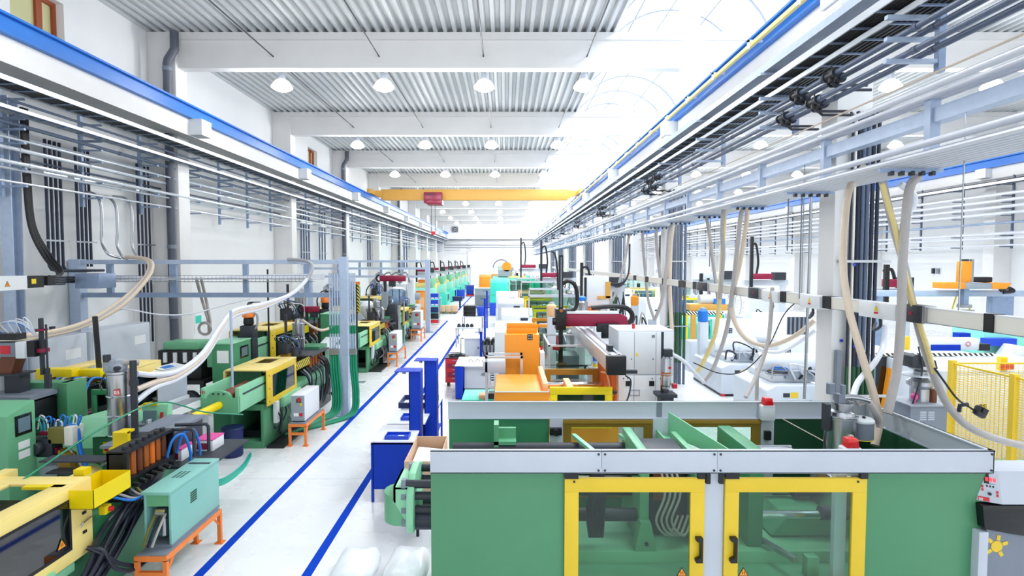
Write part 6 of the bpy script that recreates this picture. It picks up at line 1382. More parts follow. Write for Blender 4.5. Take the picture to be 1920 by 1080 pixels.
v = part(R, 'vertical_axis', 'black', MB().box(ax - .05, ax + .05, ay - .26, ay - .16, 1.55, 4.15), label='black vertical axis'); part(v, 'tooth_rack', 'grey', MB().box(ax - .012, ax + .012, ay - .268, ay - .26, 2.9, 4.1)); part(v, 'head', 'black', MB().box(ax - .12, ax + .12, ay - .3, ay + .15, 2.35, 2.85).cyl((ax - .2, ay - .2, 2.55), (ax - .1, ay - .2, 2.55), .09), bev=.01); part(v, 'motor', 'copper', MB().cyl((ax, ay - .34, 2.82), (ax, ay - .3, 2.82), .04)); part(v, 'cable_chain', 'black', MB().tube(spl([(ax + .06, ay, 3.45), (ax + .2, ay, 3.52), (ax + .36, ay, 3.42), (ax + .42, ay, 3.15), (ax + .40, ay, 2.9), (ax + .3, ay, 2.8), (ax + .12, ay, 2.8)], 6), .05, 8)); part(v, 'hose', 'charcoal', MB().tube(spl([(ax - .05, ay, 3.3), (ax - .08, ay, 3.9), (ax - .14, ay, 4.2), (ax - .22, ay, 4.24)], 6), .025, 7)); gr = part(v, 'gripper', 'steel', MB().box(ax - .1, ax + .12, ay - .3, ay - .1, 1.5, 1.56)); part(gr, 'bar', 'black', MB().cyl((ax - .08, ay - .2, 1.47), (ax + .85, ay - .2, 1.47), .022)); part(gr, 'suction_cup', 'charcoal', MB().cyl((ax + .6, ay - .2, 1.38), (ax + .6, ay - .2, 1.45), .03))
# stainless loader in front of the white cabinet
lx = px(1249, 10.6, 2)
L = thing('material_loader', 'slim stainless loader with black pole in front of the tall white cabinet', 'loader', (lx, 10.6, 0))
part(L, 'stand', 'charcoal', MB().box(lx - .12, lx + .12, 10.5, 10.75, 0, 1.52).box(lx - .2, lx + .16, 10.4, 10.75, 1.48, 1.54)); part(L, 'body', 'steel', MB().lathe((lx, 10.6, 1.54), [(.05, 0), (.075, .08), (.075, .12), (.095, .14), (.095, .34), (.1, .35), (.095, .36), (.095, .62), (.08, .66), (.05, .72)], 20)); part(L, 'copper_band', 'copper', MB().cyl((lx, 10.6, 1.86), (lx, 10.6, 1.93), .097)); part(L, 'head', 'charcoal', MB().box(lx - .06, lx + .1, 10.52, 10.66, 2.22, 2.36), bev=.01); part(L, 'pole', 'charcoal', MB().cyl((lx - .07, 10.62, 1.5), (lx - .07, 10.62, 2.68), .025)); part(L, 'hose', 'hose_clear', MB().tube(spl([(lx + .08, 10.6, 2.28), (lx + .3, 10.6, 2.15), (lx + .5, 10.6, 1.95), (lx + .75, 10.7, 1.7)], 6), .035, 8)); part(L, 'red_box', 'red', MB().box(lx + .12, lx + .2, 10.55, 10.65, 1.62, 1.7)); part(L, 'label', 'red', MB().box(lx + .02, lx + .07, 10.5, 10.505, 2.0, 2.04))

cross_machine('white moulding machine with an orange strip behind the tall orange cabinet', -.35, 4.6, 17.0, 18.9, 2.35, guard='orange', seed=2)
cross_machine('white moulding machine with yellow guard frame, second behind the tall orange cabinet', -.2, 5.0, 22.8, 24.8, 2.3, guard='yellow', seed=3)
cross_machine('pale grey moulding machine with yellow guard, third behind the tall orange cabinet', -.4, 5.0, 28.0, 30.0, 2.4, base='offwhite', hood='machine_grey', guard='yellow', seed=4)
cross_machine('white moulding machine in the middle distance before the turquoise one', -.6, 5.2, 34.5, 36.6, 2.4, guard='peach', seed=5)
cross_machine('large turquoise moulding machine far along the aisle', -1.2, 5.4, 43.5, 46.5, 2.95, base='turquoise', hood='turquoise', guard='mint', cab=None, seed=6)
cross_machine('turquoise moulding machine farther along the aisle behind the large one', -1.2, 5.4, 52, 55, 2.9, base='turquoise', hood='mint', guard='yellow_pale', cab=None, seed=7)
cross_machine('orange moulding machine far along the aisle near the end wall', -3.0, 5.2, 64, 67, 2.8, base='orange', hood='orange', guard='crane_yellow', cab=None, seed=8)
cross_machine('pale moulding machine closest to the end wall', -2.6, 6, 78, 81, 2.8, seed=9)
tw = thing('machine_tower', 'white tower with black edge strip above the second white machine', 'tower', (2.5, 19.6, 0)); x0, x1 = px(1097, 19.4, 3), px(1142, 19.4, 3)
part(tw, 'panel', 'white', MB().box(x0, x1, 19.4, 20.0, 2.45, 3.5), bev=.04); part(tw, 'edge_strip', 'black', MB().box(x0 - .03, x0 + .05, 19.37, 19.42, 2.5, 3.45)); part(tw, 'leg', 'offwhite', MB().box(x0 + .1, x1 - .1, 19.5, 19.9, 0, 2.45)); part(tw, 'yellow_bracket', 'crane_yellow', MB().box(x1 - .12, x1 + .04, 19.34, 19.4, 2.75, 3.3).box(x1 - .4, x1 + .04, 19.34, 19.4, 2.72, 2.82)); part(tw, 'orange_foot', 'orange_deep', MB().box(x0 + .05, x0 + .5, 19.2, 19.5, 2.2, 2.4))
for k in range(3): part(tw, 'cable', 'charcoal', MB().tube(spl([(x1 - .2, 19.6, 3.45), (x1 - .1 + .1 * k, 19.5, 3.3 - .05 * k), (x1 + .4, 19.5, 3.25 - .05 * k), (x1 + .7, 19.6, 3.6), (x1 + .75, 19.7, 4.6)], 6), .03, 7))
def far_robot(label, x, y, z, m='maroon', s=1.0, tall=1.4):
    t = thing('picker_robot', label, 'robot', (x, y, z)); part(t, 'beam', 'offwhite', MB().box(x - .1 * s, x + 1.9 * s, y - .12, y + .12, z, z + .25)); part(t, 'arm', m, MB().box(x + .1, x + 1.0 * s, y - .5, y - .14, z + .3, z + .55), bev=.03); part(t, 'vertical_axis', 'black', MB().box(x, x + .12, y - .5, y - .38, z - .5, z + tall)); part(t, 'cable_chain', 'black', MB().tube(spl([(x + .06, y - .3, z + tall * .8), (x + .3, y - .3, z + tall * .85), (x + .42, y - .3, z + tall * .5), (x + .35, y - .3, z + .5)], 5), .05, 6)); part(t, 'post', 'offwhite', MB().box(x + 1.6 * s, x + 1.8 * s, y - .1, y + .1, 0, z)); part(t, 'control_box', 'charcoal', MB().box(x + 1.2 * s, x + 1.7 * s, y - .3, y + .1, z + .25, z + .6))
    return t
far_robot('picker robot with pale beam and orange underside over the yellow-guarded machine', px(1085, 23.5, 3), 23.5, 2.75, 'orange', 1.0, 1.2)
far_robot('maroon picker robot with tall black axis over the third pale machine', px(1012, 33, 3), 33.0, 2.8, 'maroon', 1.1, 2.4)
far_robot('maroon picker robot over the large turquoise machine', px(975, 44, 4), 44.0, 3.2, 'maroon', 1.2, 2.6)
t = thing('hose_arch', 'orange motor with an arched hose above the far turquoise machine', 'motor', (.0, 53, 2.9)); xx = px(940, 53, 3.6); part(t, 'motor', 'orange', MB().cyl((xx + .5, 53, 3.5), (xx + .5, 52.6, 3.5), .45)); part(t, 'hose', 'grey', MB().ring((xx, 53, 3.4), .75, .06, 'y', 16, 6, 0, PI)); part(t, 'base', 'mid_grey', MB().box(xx - .3, xx + .9, 52.6, 53.4, 2.6, 3.2))

# grey cabinet, blue bins and stacks along the aisle
def bin_(label, x0, x1, y0, y1, h, m='blue_bin', z=0.0, rim=True):
    t = thing('storage_bin', label, 'bin', ((x0 + x1) / 2, (y0 + y1) / 2, z)); part(t, 'walls', m, MB().prism([(x0 + .04, z + .02), (x1 - .04, z + .02), (x1, z + h), (x0, z + h)], 'y', y0, y1), bev=.02)
    part(t, 'rim', m, MB().frame('z', z + h, z + h + .03, x0 - .02, x1 + .02, y0 - .02, y1 + .02, .04)); part(t, 'foot', 'charcoal', MB().box(x0 + .08, x1 - .08, y0 + .05, y1 - .05, z, z + .03)); return t
t = thing('tall_cupboard', 'grey cupboard standing beside the aisle far back', 'cupboard', (-1.95, 48.9, 0)); part(t, 'body', 'mid_grey', MB().box(-2.64, -1.27, 48.5, 49.3, .08, 1.66), bev=.015); part(t, 'door', 'grey', MB().box(-2.6, -1.31, 48.48, 48.5, .14, 1.1)); part(t, 'top', 'offwhite', MB().box(-2.68, -1.23, 48.45, 49.35, 1.66, 1.72)); part(t, 'plinth', 'black', MB().box(-2.6, -1.3, 48.55, 49.2, 0, .08))
bin_('blue bin on the aisle in front of the large turquoise machine', -1.2, -.35, 41.8, 42.8, .85)
bin_('blue bin beside the aisle among the turquoise row, nearer one', -5.4, -4.4, 60.5, 61.8, .9); bin_('blue bin on a red dolly beside the aisle, farther one', -4.6, -3.7, 66, 67.2, 1.0, z=.16); solo('dolly', 'red dolly under the farther blue bin', 'dolly', 'red', MB().box(-4.62, -3.68, 65.9, 67.3, 0, .16))
bin_('navy tub on a post beside the pallet of cartons', -4.55, -3.7, 48.4, 49.4, .35, 'navy', z=.6); solo('tub_post', 'dark post carrying the navy tub', 'post', 'navy', MB().box(-4.0, -3.85, 48.8, 49.0, 0, .6))
t = thing('bin_rack', 'rack of blue open-front bins at the end of the green row', 'rack', (-4.5, 36.2, 0)); x0, x1 = px(806.5, 36, 1), px(823.5, 36, 1)
for x in (x0, x1 - .03):
    for y in (35.9, 36.4): part(t, 'post', 'machine_grey', MB().box(x, x + .03, y, y + .03, 0, 2.05))
for k, (z, m_) in enumerate(((1.62, 'blue_bin'), (1.2, 'blue_bin'), (.75, 'navy'), (.35, 'black'), (.08, 'red'))):
    bq = part(t, 'bin', m_, MB().box(x0 + .04, x1 - .04, 35.92, 36.38, z, z + (.34 if k < 4 else .2)), bev=.01)
    if k < 2:
        for j in (0, 1): part(bq, 'label_strip', 'paper', MB().box(x0 + .08 + .24 * j, x0 + .27 + .24 * j, 35.91, 35.92, z + .02, z + .1))
t = thing('pallet', 'wooden pallet beside the aisle carrying cartons', 'pallet', (-4.4, 43.9, 0))
for k in range(3): part(t, 'skid', 'pallet_wood', MB().box(-5.0 + .55 * k, -4.85 + .55 * k, 43.4, 44.6, 0, .1))
part(t, 'deck_board', 'pallet_wood', MB().box(-5.05, -3.72, 43.38, 44.62, .1, .14))
for k in range(3): solo('carton', '%s of three cartons side by side on the pallet' % ORD[k], 'box', 'cardboard', MB().box(-5.03 + .44 * k, -4.61 + .44 * k, 43.45, 44.55, .141, .58), 'cartons on the pallet', bev=.01)
for k, (u0, u1, va, vb, y, lab) in enumerate(((780, 799, 547, 588, 38.5, 'orange switch cabinet standing behind the blue bin rack'), (784, 799, 526, 546, 45, 'smaller orange cabinet farther behind the first one'))):
    a, b = at(u0, vb, y), at(u1, va, y); t = thing('orange_cabinet', lab, 'cabinet', ((a.x + b.x) / 2, y, 0)); part(t, 'body', 'orange', MB().box(a.x, b.x, y, y + .8, 0, b.z), bev=.02); part(t, 'door_panel', 'peach', MB().box(a.x + .2, b.x - .15, y - .02, y, b.z * .45, b.z * .8)); part(t, 'top', 'orange_deep', MB().box(a.x - .02, b.x + .02, y - .02, y + .82, b.z, b.z + .04))
# turquoise row on the far left and their robots
for k in range(6):
    y = 42 + 7 * k
    t = thing('moulding_machine', '%s turquoise machine of the far row beside the long wall' % ORD[k], 'machine', (-6.5, y, 0))
    part(t, 'base', 'turquoise', MB().box(-7.6, -5.1, y, y + 3.2, .05, 1.2), bev=.03); part(t, 'hood', 'mint', MB().box(-7.4, -5.3, y + .2, y + 1.6, 1.2, 2.0), bev=.05); part(t, 'guard', 'yellow_pale', MB().box(-7.4, -5.4, y + 1.8, y + 3.0, 1.2, 2.3).box(-7.2, -5.2, y + 3.0, y + 3.2, 2.1, 2.3), bev=.03); part(t, 'hopper', 'green_light', MB().lathe((-5.6, y + 1.0, 2.0), [(.1, 0), (.35, .4), (.35, .7)], 12)); part(t, 'window_pane', 'tinted_panel', MB().box(-5.09, -5.08, y + 1.0, y + 2.2, .5, 1.1))
    far_robot('%s small maroon robot on the far turquoise row' % ORD[k], -6.9 + .12 * k, y + 2.2, 2.9, 'maroon', .8, 1.2)
# benches, crates and posts left of the white machines
def table(label, x0, x1, y0, y1, h, m='machine_grey', leg='mid_grey'):
    t = thing('table', label, 'table', ((x0 + x1) / 2, (y0 + y1) / 2, 0)); part(t, 'top', m, MB().box(x0, x1, y0, y1, h - .04, h), bev=.006)
    for x in (x0 + .02, x1 - .07):
        for y in (y0 + .02, y1 - .07): part(t, 'leg', leg, MB().box(x, x + .05, y, y + .05, 0, h - .04))
    return t
table('grey inspection table with black crates beside the aisle', -2.5, -1.3, 32.4, 33.8, .85); table('grey inspection table with small black fittings beside the aisle', -2.35, -1.2, 26.4, 27.6, .9)
for k in range(3): solo('crate', '%s black crate from the bottom of the stack on the inspection table' % ORD[k], 'crate', 'black', MB().box(-2.42, -1.75, 32.5, 33.4, .852 + .2 * k, 1.045 + .2 * k).frame('z', 1.045 + .2 * k, 1.05 + .2 * k, -2.44, -1.73, 32.48, 33.42, .04), bev=.01)
bin_('blue bin beside the black crates on the inspection table', -1.65, -1.15, 32.6, 33.4, .5, z=.852)
for k in range(4): solo('fitting', '%s small black fitting on the inspection table from the left' % ORD[k], 'fitting', 'black', MB().lathe((-2.2 + .2 * k, 26.8, .902), [(.09, 0), (.08, .1), (.03, .16)], 10), bev=0)
for k, (u, v0, v1, y) in enumerate(((902, 622, 678, 21.8), (909, 560, 628, 28.5), (913, 545, 600, 34))):
    solo('sign_post', '%s slim blue post standing beside the pale machines' % ORD[k], 'post', 'blue', MB().box(px(u, y, 1) - .05, px(u, y, 1) + .05, y, y + .06, 0, pz(v0, y)).box(px(u, y, 1) - .25, px(u, y, 1) + .05, y, y + .06, pz(v0, y) - .03, pz(v0, y)))
t = thing('wheeled_container', 'pale grey container on legs in front of the small fittings table', 'container', (-1.3, 22.3, 0)); part(t, 'body', 'machine_grey', MB().box(-1.6, -.98, 22, 22.9, .3, .98), bev=.02); part(t, 'lid', 'white', MB().box(-1.63, -.95, 21.97, 22.93, .98, 1.03), bev=.01); part(t, 'lock', 'grey', MB().box(-1.1, -1.02, 21.98, 22.0, .6, .68))
for x in (-1.58, -1.04):
    for y in (22.05, 22.8): part(t, 'leg', 'mid_grey', MB().box(x, x + .04, y, y + .04, 0, .3))
part(t, 'push_bar', 'charcoal', MB().tube([(-1.75, 22.1, 0), (-1.75, 22.1, 1.0), (-1.62, 22.1, 1.0)], .02, 6))
t = thing('black_motor_unit', 'black motors and hoses on a grey frame beside the blue posts', 'motor', (-.7, 21.3, 0)); part(t, 'frame', 'mid_grey', MB().box(-.85, -.4, 20.9, 21.6, 0, .9), bev=.02)
for k in range(4): part(t, 'motor', 'black', MB().cyl((-.8 + .12 * k, 21.0, .95 + .1 * (k % 2)), (-.8 + .12 * k, 21.5, .95 + .1 * (k % 2)), .09)); part(t, 'hose', 'charcoal', MB().tube(spl([(-.8 + .12 * k, 20.95, 1.0), (-.85 + .14 * k, 20.8, .8), (-.75 + .1 * k, 20.82, .4), (-.7 + .1 * k, 20.9, .2)], 5), .03, 6))
# ------------------------------------------------------------------ long white busbar beside the columns
B = thing('busbar', 'long white busbar trunking with black joints running beside the middle columns', 'busbar', (4.95, 20, 3.29))
part(B, 'trunking', 'cream', MB().box(4.9, 5.0, 2.0, 60, 3.29, 3.455), label='cream white trunking'); part(B, 'top_edge', 'white', MB().box(4.895, 5.0, 2.0, 60, 3.455, 3.465)); part(B, 'bottom_edge', 'grey', MB().box(4.895, 5.0, 2.0, 60, 3.282, 3.29))
for a, b in ((920, 902), (612, 597), (527, 517), (360, 352), (338, 325), (300, 294), (268, 262), (245, 240)):
    part(B, 'joint', 'black', MB().box(4.885, 5.01, 4.9 * FPX / a, 4.9 * FPX / b, 3.28, 3.47))
for a, b in ((787, 748), (477, 460), (380, 362)):
    q = part(B, 'feed_box', 'charcoal', MB().box(4.86, 5.02, 4.9 * FPX / a, 4.9 * FPX / b, 3.27, 3.48), bev=.006, label='dark feed box'); y = 4.9 * FPX / ((a + b) / 2); part(q, 'red_mark', 'maroon', MB().box(4.855, 4.86, y - .03, y + .03, 3.36, 3.40)); part(q, 'end_plate', 'steel', MB().box(4.87, 5.01, 4.9 * FPX / a - .05, 4.9 * FPX / a, 3.27, 3.48)); part(q, 'end_plate', 'steel', MB().box(4.87, 5.01, 4.9 * FPX / b, 4.9 * FPX / b + .06, 3.27, 3.48))
for a, b in ((742, 672), (597, 560), (517, 488)):
    ya, yb = 4.9 * FPX / a, 4.9 * FPX / b
    q = part(B, 'tap_box', 'white', MB().box(4.84, 5.0, ya, yb, 3.255, 3.46), bev=.006); c = (ya + yb) / 2
    part(q, 'warning_sticker', 'yellow', MB().add([(4.838, c - .04, 3.35), (4.838, c + .04, 3.35), (4.838, c, 3.43), (4.836, c - .04, 3.35), (4.836, c + .04, 3.35), (4.836, c, 3.43)], [(0, 1, 2), (3, 4, 5), (0, 1, 4, 3), (1, 2, 5, 4), (2, 0, 3, 5)])); part(q, 'red_text', 'red', MB().box(4.837, 4.84, c - .04, c + .04, 3.315, 3.34))
    part(q, 'cable', 'charcoal', MB().tube(spl([(4.9, c, 3.25), (4.9, c, 3.15), (4.95, c + .2, 3.08), (5.1, c + .4, 3.15)], 5), .02, 6))
for y in (6.2, 9.5, 13, 16.5, 20, 26): part(B, 'hanger', 'steel', MB().cyl((4.95, y, 3.46), (4.95, y, 5.6), .008, n=5))

# ------------------------------------------------------------------ hoses that hang from the middle rack
def rhose(label, m, pts, r, group=None): return solo('conveying_hose', label, 'hose', m, MB().tube(spl([at(*p) for p in pts], 7), r, 10), group)
rhose('thick grey conveying hose dropping straight beside the dark feed box', 'hose_grey', [(1722, 330, 6.9), (1706, 352, 6.9), (1697, 420, 6.85), (1692, 500, 6.8), (1690, 590, 6.75), (1682, 690, 6.7), (1664, 775, 6.6)], .052)
rhose('grey conveying hose swinging far to the fence', 'hose_grey', [(1655, 340, 7.1), (1662, 372, 7.1), (1676, 430, 7.1), (1696, 500, 7.0), (1716, 590, 6.9), (1742, 680, 6.9), (1778, 760, 6.9), (1830, 808, 6.9), (1925, 838, 6.9), (2000, 850, 6.9)], .045)
rhose('yellowish ribbed hose twisted onto the grey ones', 'hose_yellow', [(1655, 345, 6.95), (1664, 380, 6.95), (1678, 425, 6.9), (1694, 500, 6.85), (1712, 570, 6.8), (1738, 650, 6.8), (1752, 700, 6.8)], .03)
rhose('white hose bent behind the thick grey one', 'hose_clear', [(1688, 345, 7.2), (1712, 365, 7.2), (1713, 385, 7.2), (1700, 405, 7.2), (1692, 440, 7.1)], .04)
rhose('beige conveying hose passing in front of the busbar to the loader', 'hose_beige', [(1620, 312, 8.0), (1594, 350, 7.9), (1584, 420, 7.8), (1581, 500, 7.6), (1592, 580, 7.3), (1614, 660, 7.0), (1638, 740, 6.8), (1648, 790, 6.7), (1640, 835, 6.6)], .045)
rhose('pale hose rising from the loader to the column pipes', 'hose_clear', [(1598, 748, 6.5), (1610, 715, 6.8), (1640, 680, 7.4), (1655, 650, 7.8), (1660, 610, 7.9)], .036)
rhose('grey bent outlet hose of the loader', 'hose_grey', [(1606, 757, 6.46), (1625, 752, 6.46), (1640, 770, 6.46), (1648, 790, 6.5), (1650, 800, 6.5)], .04)
S = lambda u: 4.85 * FPX / (u - CXP)
rhose('yellow hose hanging from the rack before the second column', 'hose_yellow', [(1358, 402, 12.6), (1356, 440, 12.6), (1352, 520, 12.8), (1342, 620, 13.2), (1318, 680, 13.6), (1305, 700, 13.8)], .05)
rhose('grey hose beside the hanging yellow one', 'hose_grey', [(1362, 385, 12.2), (1356, 400, 12.2), (1354, 440, 12.3), (1356, 480, 12.4), (1350, 560, 12.6)], .045)
rhose('lilac grey hose hanging from the rack down to the white machine', 'hose_grey', [(1402, 384, 11.6), (1390, 400, 11.6), (1384, 450, 11.7), (1374, 540, 12), (1362, 620, 12.6), (1338, 690, 13.2), (1322, 715, 13.4)], .045)
rhose('beige hose looping low before the near column', 'hose_beige', [(1402, 390, 11.8), (1398, 430, 11.8), (1386, 500, 12), (1372, 560, 12.2), (1376, 600, 12.2), (1400, 635, 12), (1440, 648, 11.6), (1490, 630, 11.2), (1528, 600, 10.8)], .045)
rhose('second beige hose in the low loop before the near column', 'hose_clear', [(1372, 570, 12.4), (1385, 620, 12.4), (1420, 652, 12.2), (1460, 660, 12), (1500, 640, 11.8), (1530, 618, 11.4)], .04)
rhose('grey hose hanging left of the yellow one', 'hose_grey', [(1324, 405, 13.6), (1330, 440, 13.6), (1338, 500, 13.7), (1346, 560, 13.8)], .04)
rhose('grey hose crossing the white machines down to the green rail', 'hose_grey', [(1448, 540, 10.4), (1446, 580, 10.3), (1440, 640, 10.1), (1420, 700, 9.8), (1398, 745, 9.5)], .036)
rhose('thin black cable looping in front of the white machines', 'rubber', [(1500, 560, 10.2), (1470, 590, 10.2), (1440, 650, 10.2), (1395, 695, 10.2), (1350, 700, 10.2), (1300, 680, 10.2)], .010)
rhose('slim grey riser pipe standing before the white machines', 'hose_grey', [(1420, 690, 9.9), (1419, 750, 9.9)], .03)
rhose('slim grey pipe beside the near column', 'steel', [(1521, 350, 10.2), (1518, 480, 10.2), (1512, 650, 10.2), (1508, 748, 10.2)], .026)
for k, (u, du) in enumerate(((1254, -12), (1180, -30), (1205, 10), (1230, 14))): rhose('%s grey hose hanging from the rack beyond the second column' % ORD[k], 'hose_grey', [(u + 6, 420, S(u)), (u, 440, S(u)), (u + du * .3, 490, S(u) + .1), (u + du, 560, S(u) + .3), (u + du * 2.2, 600, S(u) + .6)], .05)
rhose('tall beige hose on the second column', 'hose_beige', [(1262, 420, 17.6), (1258, 460, 17.6), (1256, 540, 17.6), (1260, 620, 17.6)], .06)

# ------------------------------------------------------------------ white machines of the second hall
def block(label, x0, x1, y0, y1, h, seed, lid='white', cat='machine', yellow=True):
    t = thing('white_machine', label, cat, ((x0 + x1) / 2, (y0 + y1) / 2, 0))
    part(t, 'base', 'offwhite', MB().prism([(x0, .06), (x1, .06), (x1, h), (x0 + .25, h), (x0, h * .88)], 'y', y0, y1), bev=.03); part(t, 'plinth', 'black', MB().box(x0 + .01, x1 - .01, y0 - .004, y1, 0, .06)); part(t, 'corner_pad', 'red', MB().box(x0 - .01, x0 + .12, y0 - .012, y0 - .004, .0, .07))
    part(t, 'bed', 'white', MB().box(x0 + .3, x1 + 1.2, y0 + .4, y1 - .2, h, h + .18), bev=.03); part(t, 'barrel_cover', 'white', MB().cyl((x0 + .2, (y0 + y1) / 2, h + .42), (x1 + .4, (y0 + y1) / 2, h + .42), .22, n=18)); part(t, 'motor', 'mid_grey', MB().cyl((x1 + .4, (y0 + y1) / 2, h + .45), (x1 + .7, (y0 + y1) / 2, h + .45), .2, n=18)); part(t, 'fan_cover', 'black', MB().ring((x1 + .71, (y0 + y1) / 2, h + .45), .13, .03, 'x', 14, 5)); part(t, 'drive', 'mid_grey', MB().box(x0 + .6, x1, y0 + .3, y0 + .5, h + .1, h + .3), bev=.02)
    part(t, 'symbol_plate', 'charcoal', MB().box(x0 + .4, x0 + .56, y0 - .006, y0, h * .72, h * .82)); 
    if yellow: part(t, 'sticker', 'yellow_warm', MB().box(x0 + .58, x0 + .76, y0 - .006, y0, h * .7, h * .84))
    part(t, 'door_handle', 'grey', MB().box(x1 - .25, x1 - .22, y0 - .02, y0, h * .45, h * .65)); rnd = random.Random(seed)
    for k in range(10): x = x0 + .2 + rnd.random() * (x1 - x0 + .4); part(t, 'hose', rnd.choice(['black', 'charcoal', 'hose_grey', 'white_pipe', 'white_pipe']), MB().tube(spl([(x, y0 + .3, h + .1), (x + rnd.uniform(-.2, .2), y0 + .2, h + .25 + rnd.random() * .4), (x + rnd.uniform(.1, .5), y0 + .25, h + .2 + rnd.random() * .3), (x + rnd.uniform(.2, .6), y0 + .35, h + .05)], 5), rnd.uniform(.012, .03), 6))
    return t
block('white machine base with yellow sticker in the second hall, before the white cabinets', 6.38, 7.5, 16.7, 19.2, .95, 21)
block('white machine base with coiled cable beside the near column', 6.3, 7.6, 13.6, 15.6, 1.0, 22)
t = thing('cable_coil', 'coil of grey and black cable on the white machine base beside the column', 'cable', (6.75, 14.0, 1.19))
for k in range(5): part(t, 'loop', ('grey', 'charcoal', 'rubber', 'grey', 'cable_blue')[k], MB().ring((6.75 + .02 * k, 14.05, 1.22 + .03 * k), .26 - .02 * k, .016, 'z', 20, 5))
def white_cab(label, u0, u1, v0, v1, y, d=.6, sym=True, m='white', h0=0.0, dark=None):
    a, b = at(u0, v1, y), at(u1, v0, y); t = thing('electrical_cabinet', label, 'cabinet', ((a.x + b.x) / 2, y + d / 2, h0)); part(t, 'body', m, MB().box(a.x, b.x, y, y + d, h0, b.z), bev=.02); part(t, 'door', m, MB().box(a.x + .04, b.x - .04, y - .015, y, h0 + .08, b.z - .06), bev=.006)
    if sym:
        s_ = part(t, 'pictogram', 'black', MB().box(a.x + (b.x - a.x) * .22, a.x + (b.x - a.x) * .22 + .16, y - .022, y - .015, b.z - .45, b.z - .27)); m2 = MB()
        for i in (0, 1):
            for j in (0, 1): m2.box(a.x + (b.x - a.x) * .22 + .02 + .07 * i, a.x + (b.x - a.x) * .22 + .065 + .07 * i, y - .025, y - .022, b.z - .43 + .08 * j, b.z - .38 + .08 * j)
        part(s_, 'symbol', 'mid_grey', m2)
    if dark:
        q = part(t, 'vent_panel', 'grey', MB().box(b.x - dark, b.x - .06, y - .02, y - .012, b.z - .8, b.z - .12)); 
        for i in range(5): part(q, 'slat', 'charcoal', MB().box(b.x - dark + .03 + (dark - .1) / 5 * i, b.x - dark + .03 + (dark - .1) / 5 * (i + .5), y - .03, y - .02, b.z - .78, b.z - .14))
    return t
white_cab('white cabinet with black pictogram behind the yellow-stickered machine base', 1345, 1426, 600, 700, 19.4)
white_cab('white cabinet with black pictogram close to the near column', 1458, 1516, 638, 720, 16.2)
white_cab('white cabinet with vertical dark vent slats beside the near column', 1410, 1520, 588, 640, 21.5, sym=False, dark=.9)
white_cab('pale cabinet with yellow sticker between second column and yellow hose', 1292, 1342, 640, 720, 20.5, sym=False, m='offwhite')
white_cab('white cabinet row of the second hall behind the hanging yellow hose', 1405, 1470, 545, 580, 27.5, sym=False)
cross_machine('dark-bedded turquoise machine seen past the second column', 7.0, 4.2, 22.5, 24.5, 1.9, base='offwhite', hood='turquoise', guard='turquoise', cab=None, seed=31)
cross_machine('yellow-guarded white machine in the middle of the second hall', 7.4, 5, 30, 32, 2.3, guard='yellow', hood='white', seed=32)
cross_machine('white moulding machine in the second hall behind the yellow-guarded one', 7.2, 5, 38, 40, 2.4, guard='yellow_pale', seed=33)
cross_machine('white moulding machine far back in the second hall', 7.5, 6, 50, 52, 2.4, guard='offwhite', seed=34)
far_robot('maroon picker robot in the second hall behind the hanging hoses', px(1398, 26, 3), 26.0, 2.9, 'maroon', 1.0, 2.2)
far_robot('maroon picker robot right of the near column pipes', px(1640, 18, 3), 18.0, 2.9, 'maroon', .6, 1.0)
far_robot('maroon picker robot far back in the second hall', px(1232, 40, 3), 40.0, 3.2, 'maroon', 1.0, 2.6)
far_robot('pale picker robot beside the second column pipes', px(1305, 24, 3), 24.0, 3.0, 'offwhite', .9, .5)
t = thing('barrier', 'yellow and black striped barrier bar past the second column', 'barrier', (8.5, 21, 1.9)); part(t, 'bar', 'hazard_white', MB().box(px(1285, 21, 2), px(1356, 21, 2), 21, 21.05, pz(590, 21), pz(584, 21))); 
for u in (1288, 1352): part(t, 'post', 'yellow', MB().box(px(u, 21, 1) - .03, px(u, 21, 1) + .03, 21, 21.06, 0, pz(590, 21)))
# yellow gantry bits behind the barrier
t = thing('gantry_unit', 'yellow unit with blue valves above the striped barrier', 'unit', (8.5, 22, 0)); part(t, 'frame', 'crane_yellow', MB().box(px(1292, 21.6, 2), px(1362, 21.6, 2), 21.5, 22, pz(582, 21.6), pz(570, 21.6)), bev=.02); part(t, 'tank', 'offwhite', MB().cyl((px(1310, 21.8, 2), 21.8, pz(562, 21.8)), (px(1345, 21.8, 2), 21.8, pz(562, 21.8)), .2)); part(t, 'valve', 'cable_blue', MB().box(px(1338, 21.6, 2), px(1358, 21.6, 2), 21.5, 21.7, pz(570, 21.6), pz(560, 21.6))); part(t, 'column', 'crane_yellow', MB().box(px(1296, 21.6, 1), px(1304, 21.6, 1), 21.55, 21.75, 0, pz(582, 21.6)))

# ------------------------------------------------------------------ right edge: fence, doors, steel dosing cart, linear robot
FXX, FY = 7.87, 9.95
t = thing('safety_fence', 'yellow safety fence with wire mesh beyond the end of the green machine', 'fence', (9, FY, 0))
for (x, y) in ((FXX, FY), (FXX, 8.72), (FXX, 7.4), (9.4, FY), (11.0, FY)): part(t, 'post', 'yellow_warm', MB().box(x - .045, x + .045, y - .045, y + .045, 0, 2.26), label='yellow fence post')
for z in (2.22, .12): part(t, 'rail', 'yellow_warm', MB().box(FXX, 11.0, FY - .015, FY + .015, z - .03, z)); part(t, 'rail', 'yellow_warm', MB().box(FXX - .015, FXX + .015, 7.4, FY, z - .03, z))
m = MB(); z = .16
while z < 2.18: m.cyl((FXX, FY, z), (11, FY, z), .004, n=4); z += .04
x = FXX + .05
while x < 11: m.cyl((x, FY, .12), (x, FY, 2.2), .004, n=4); x += .08
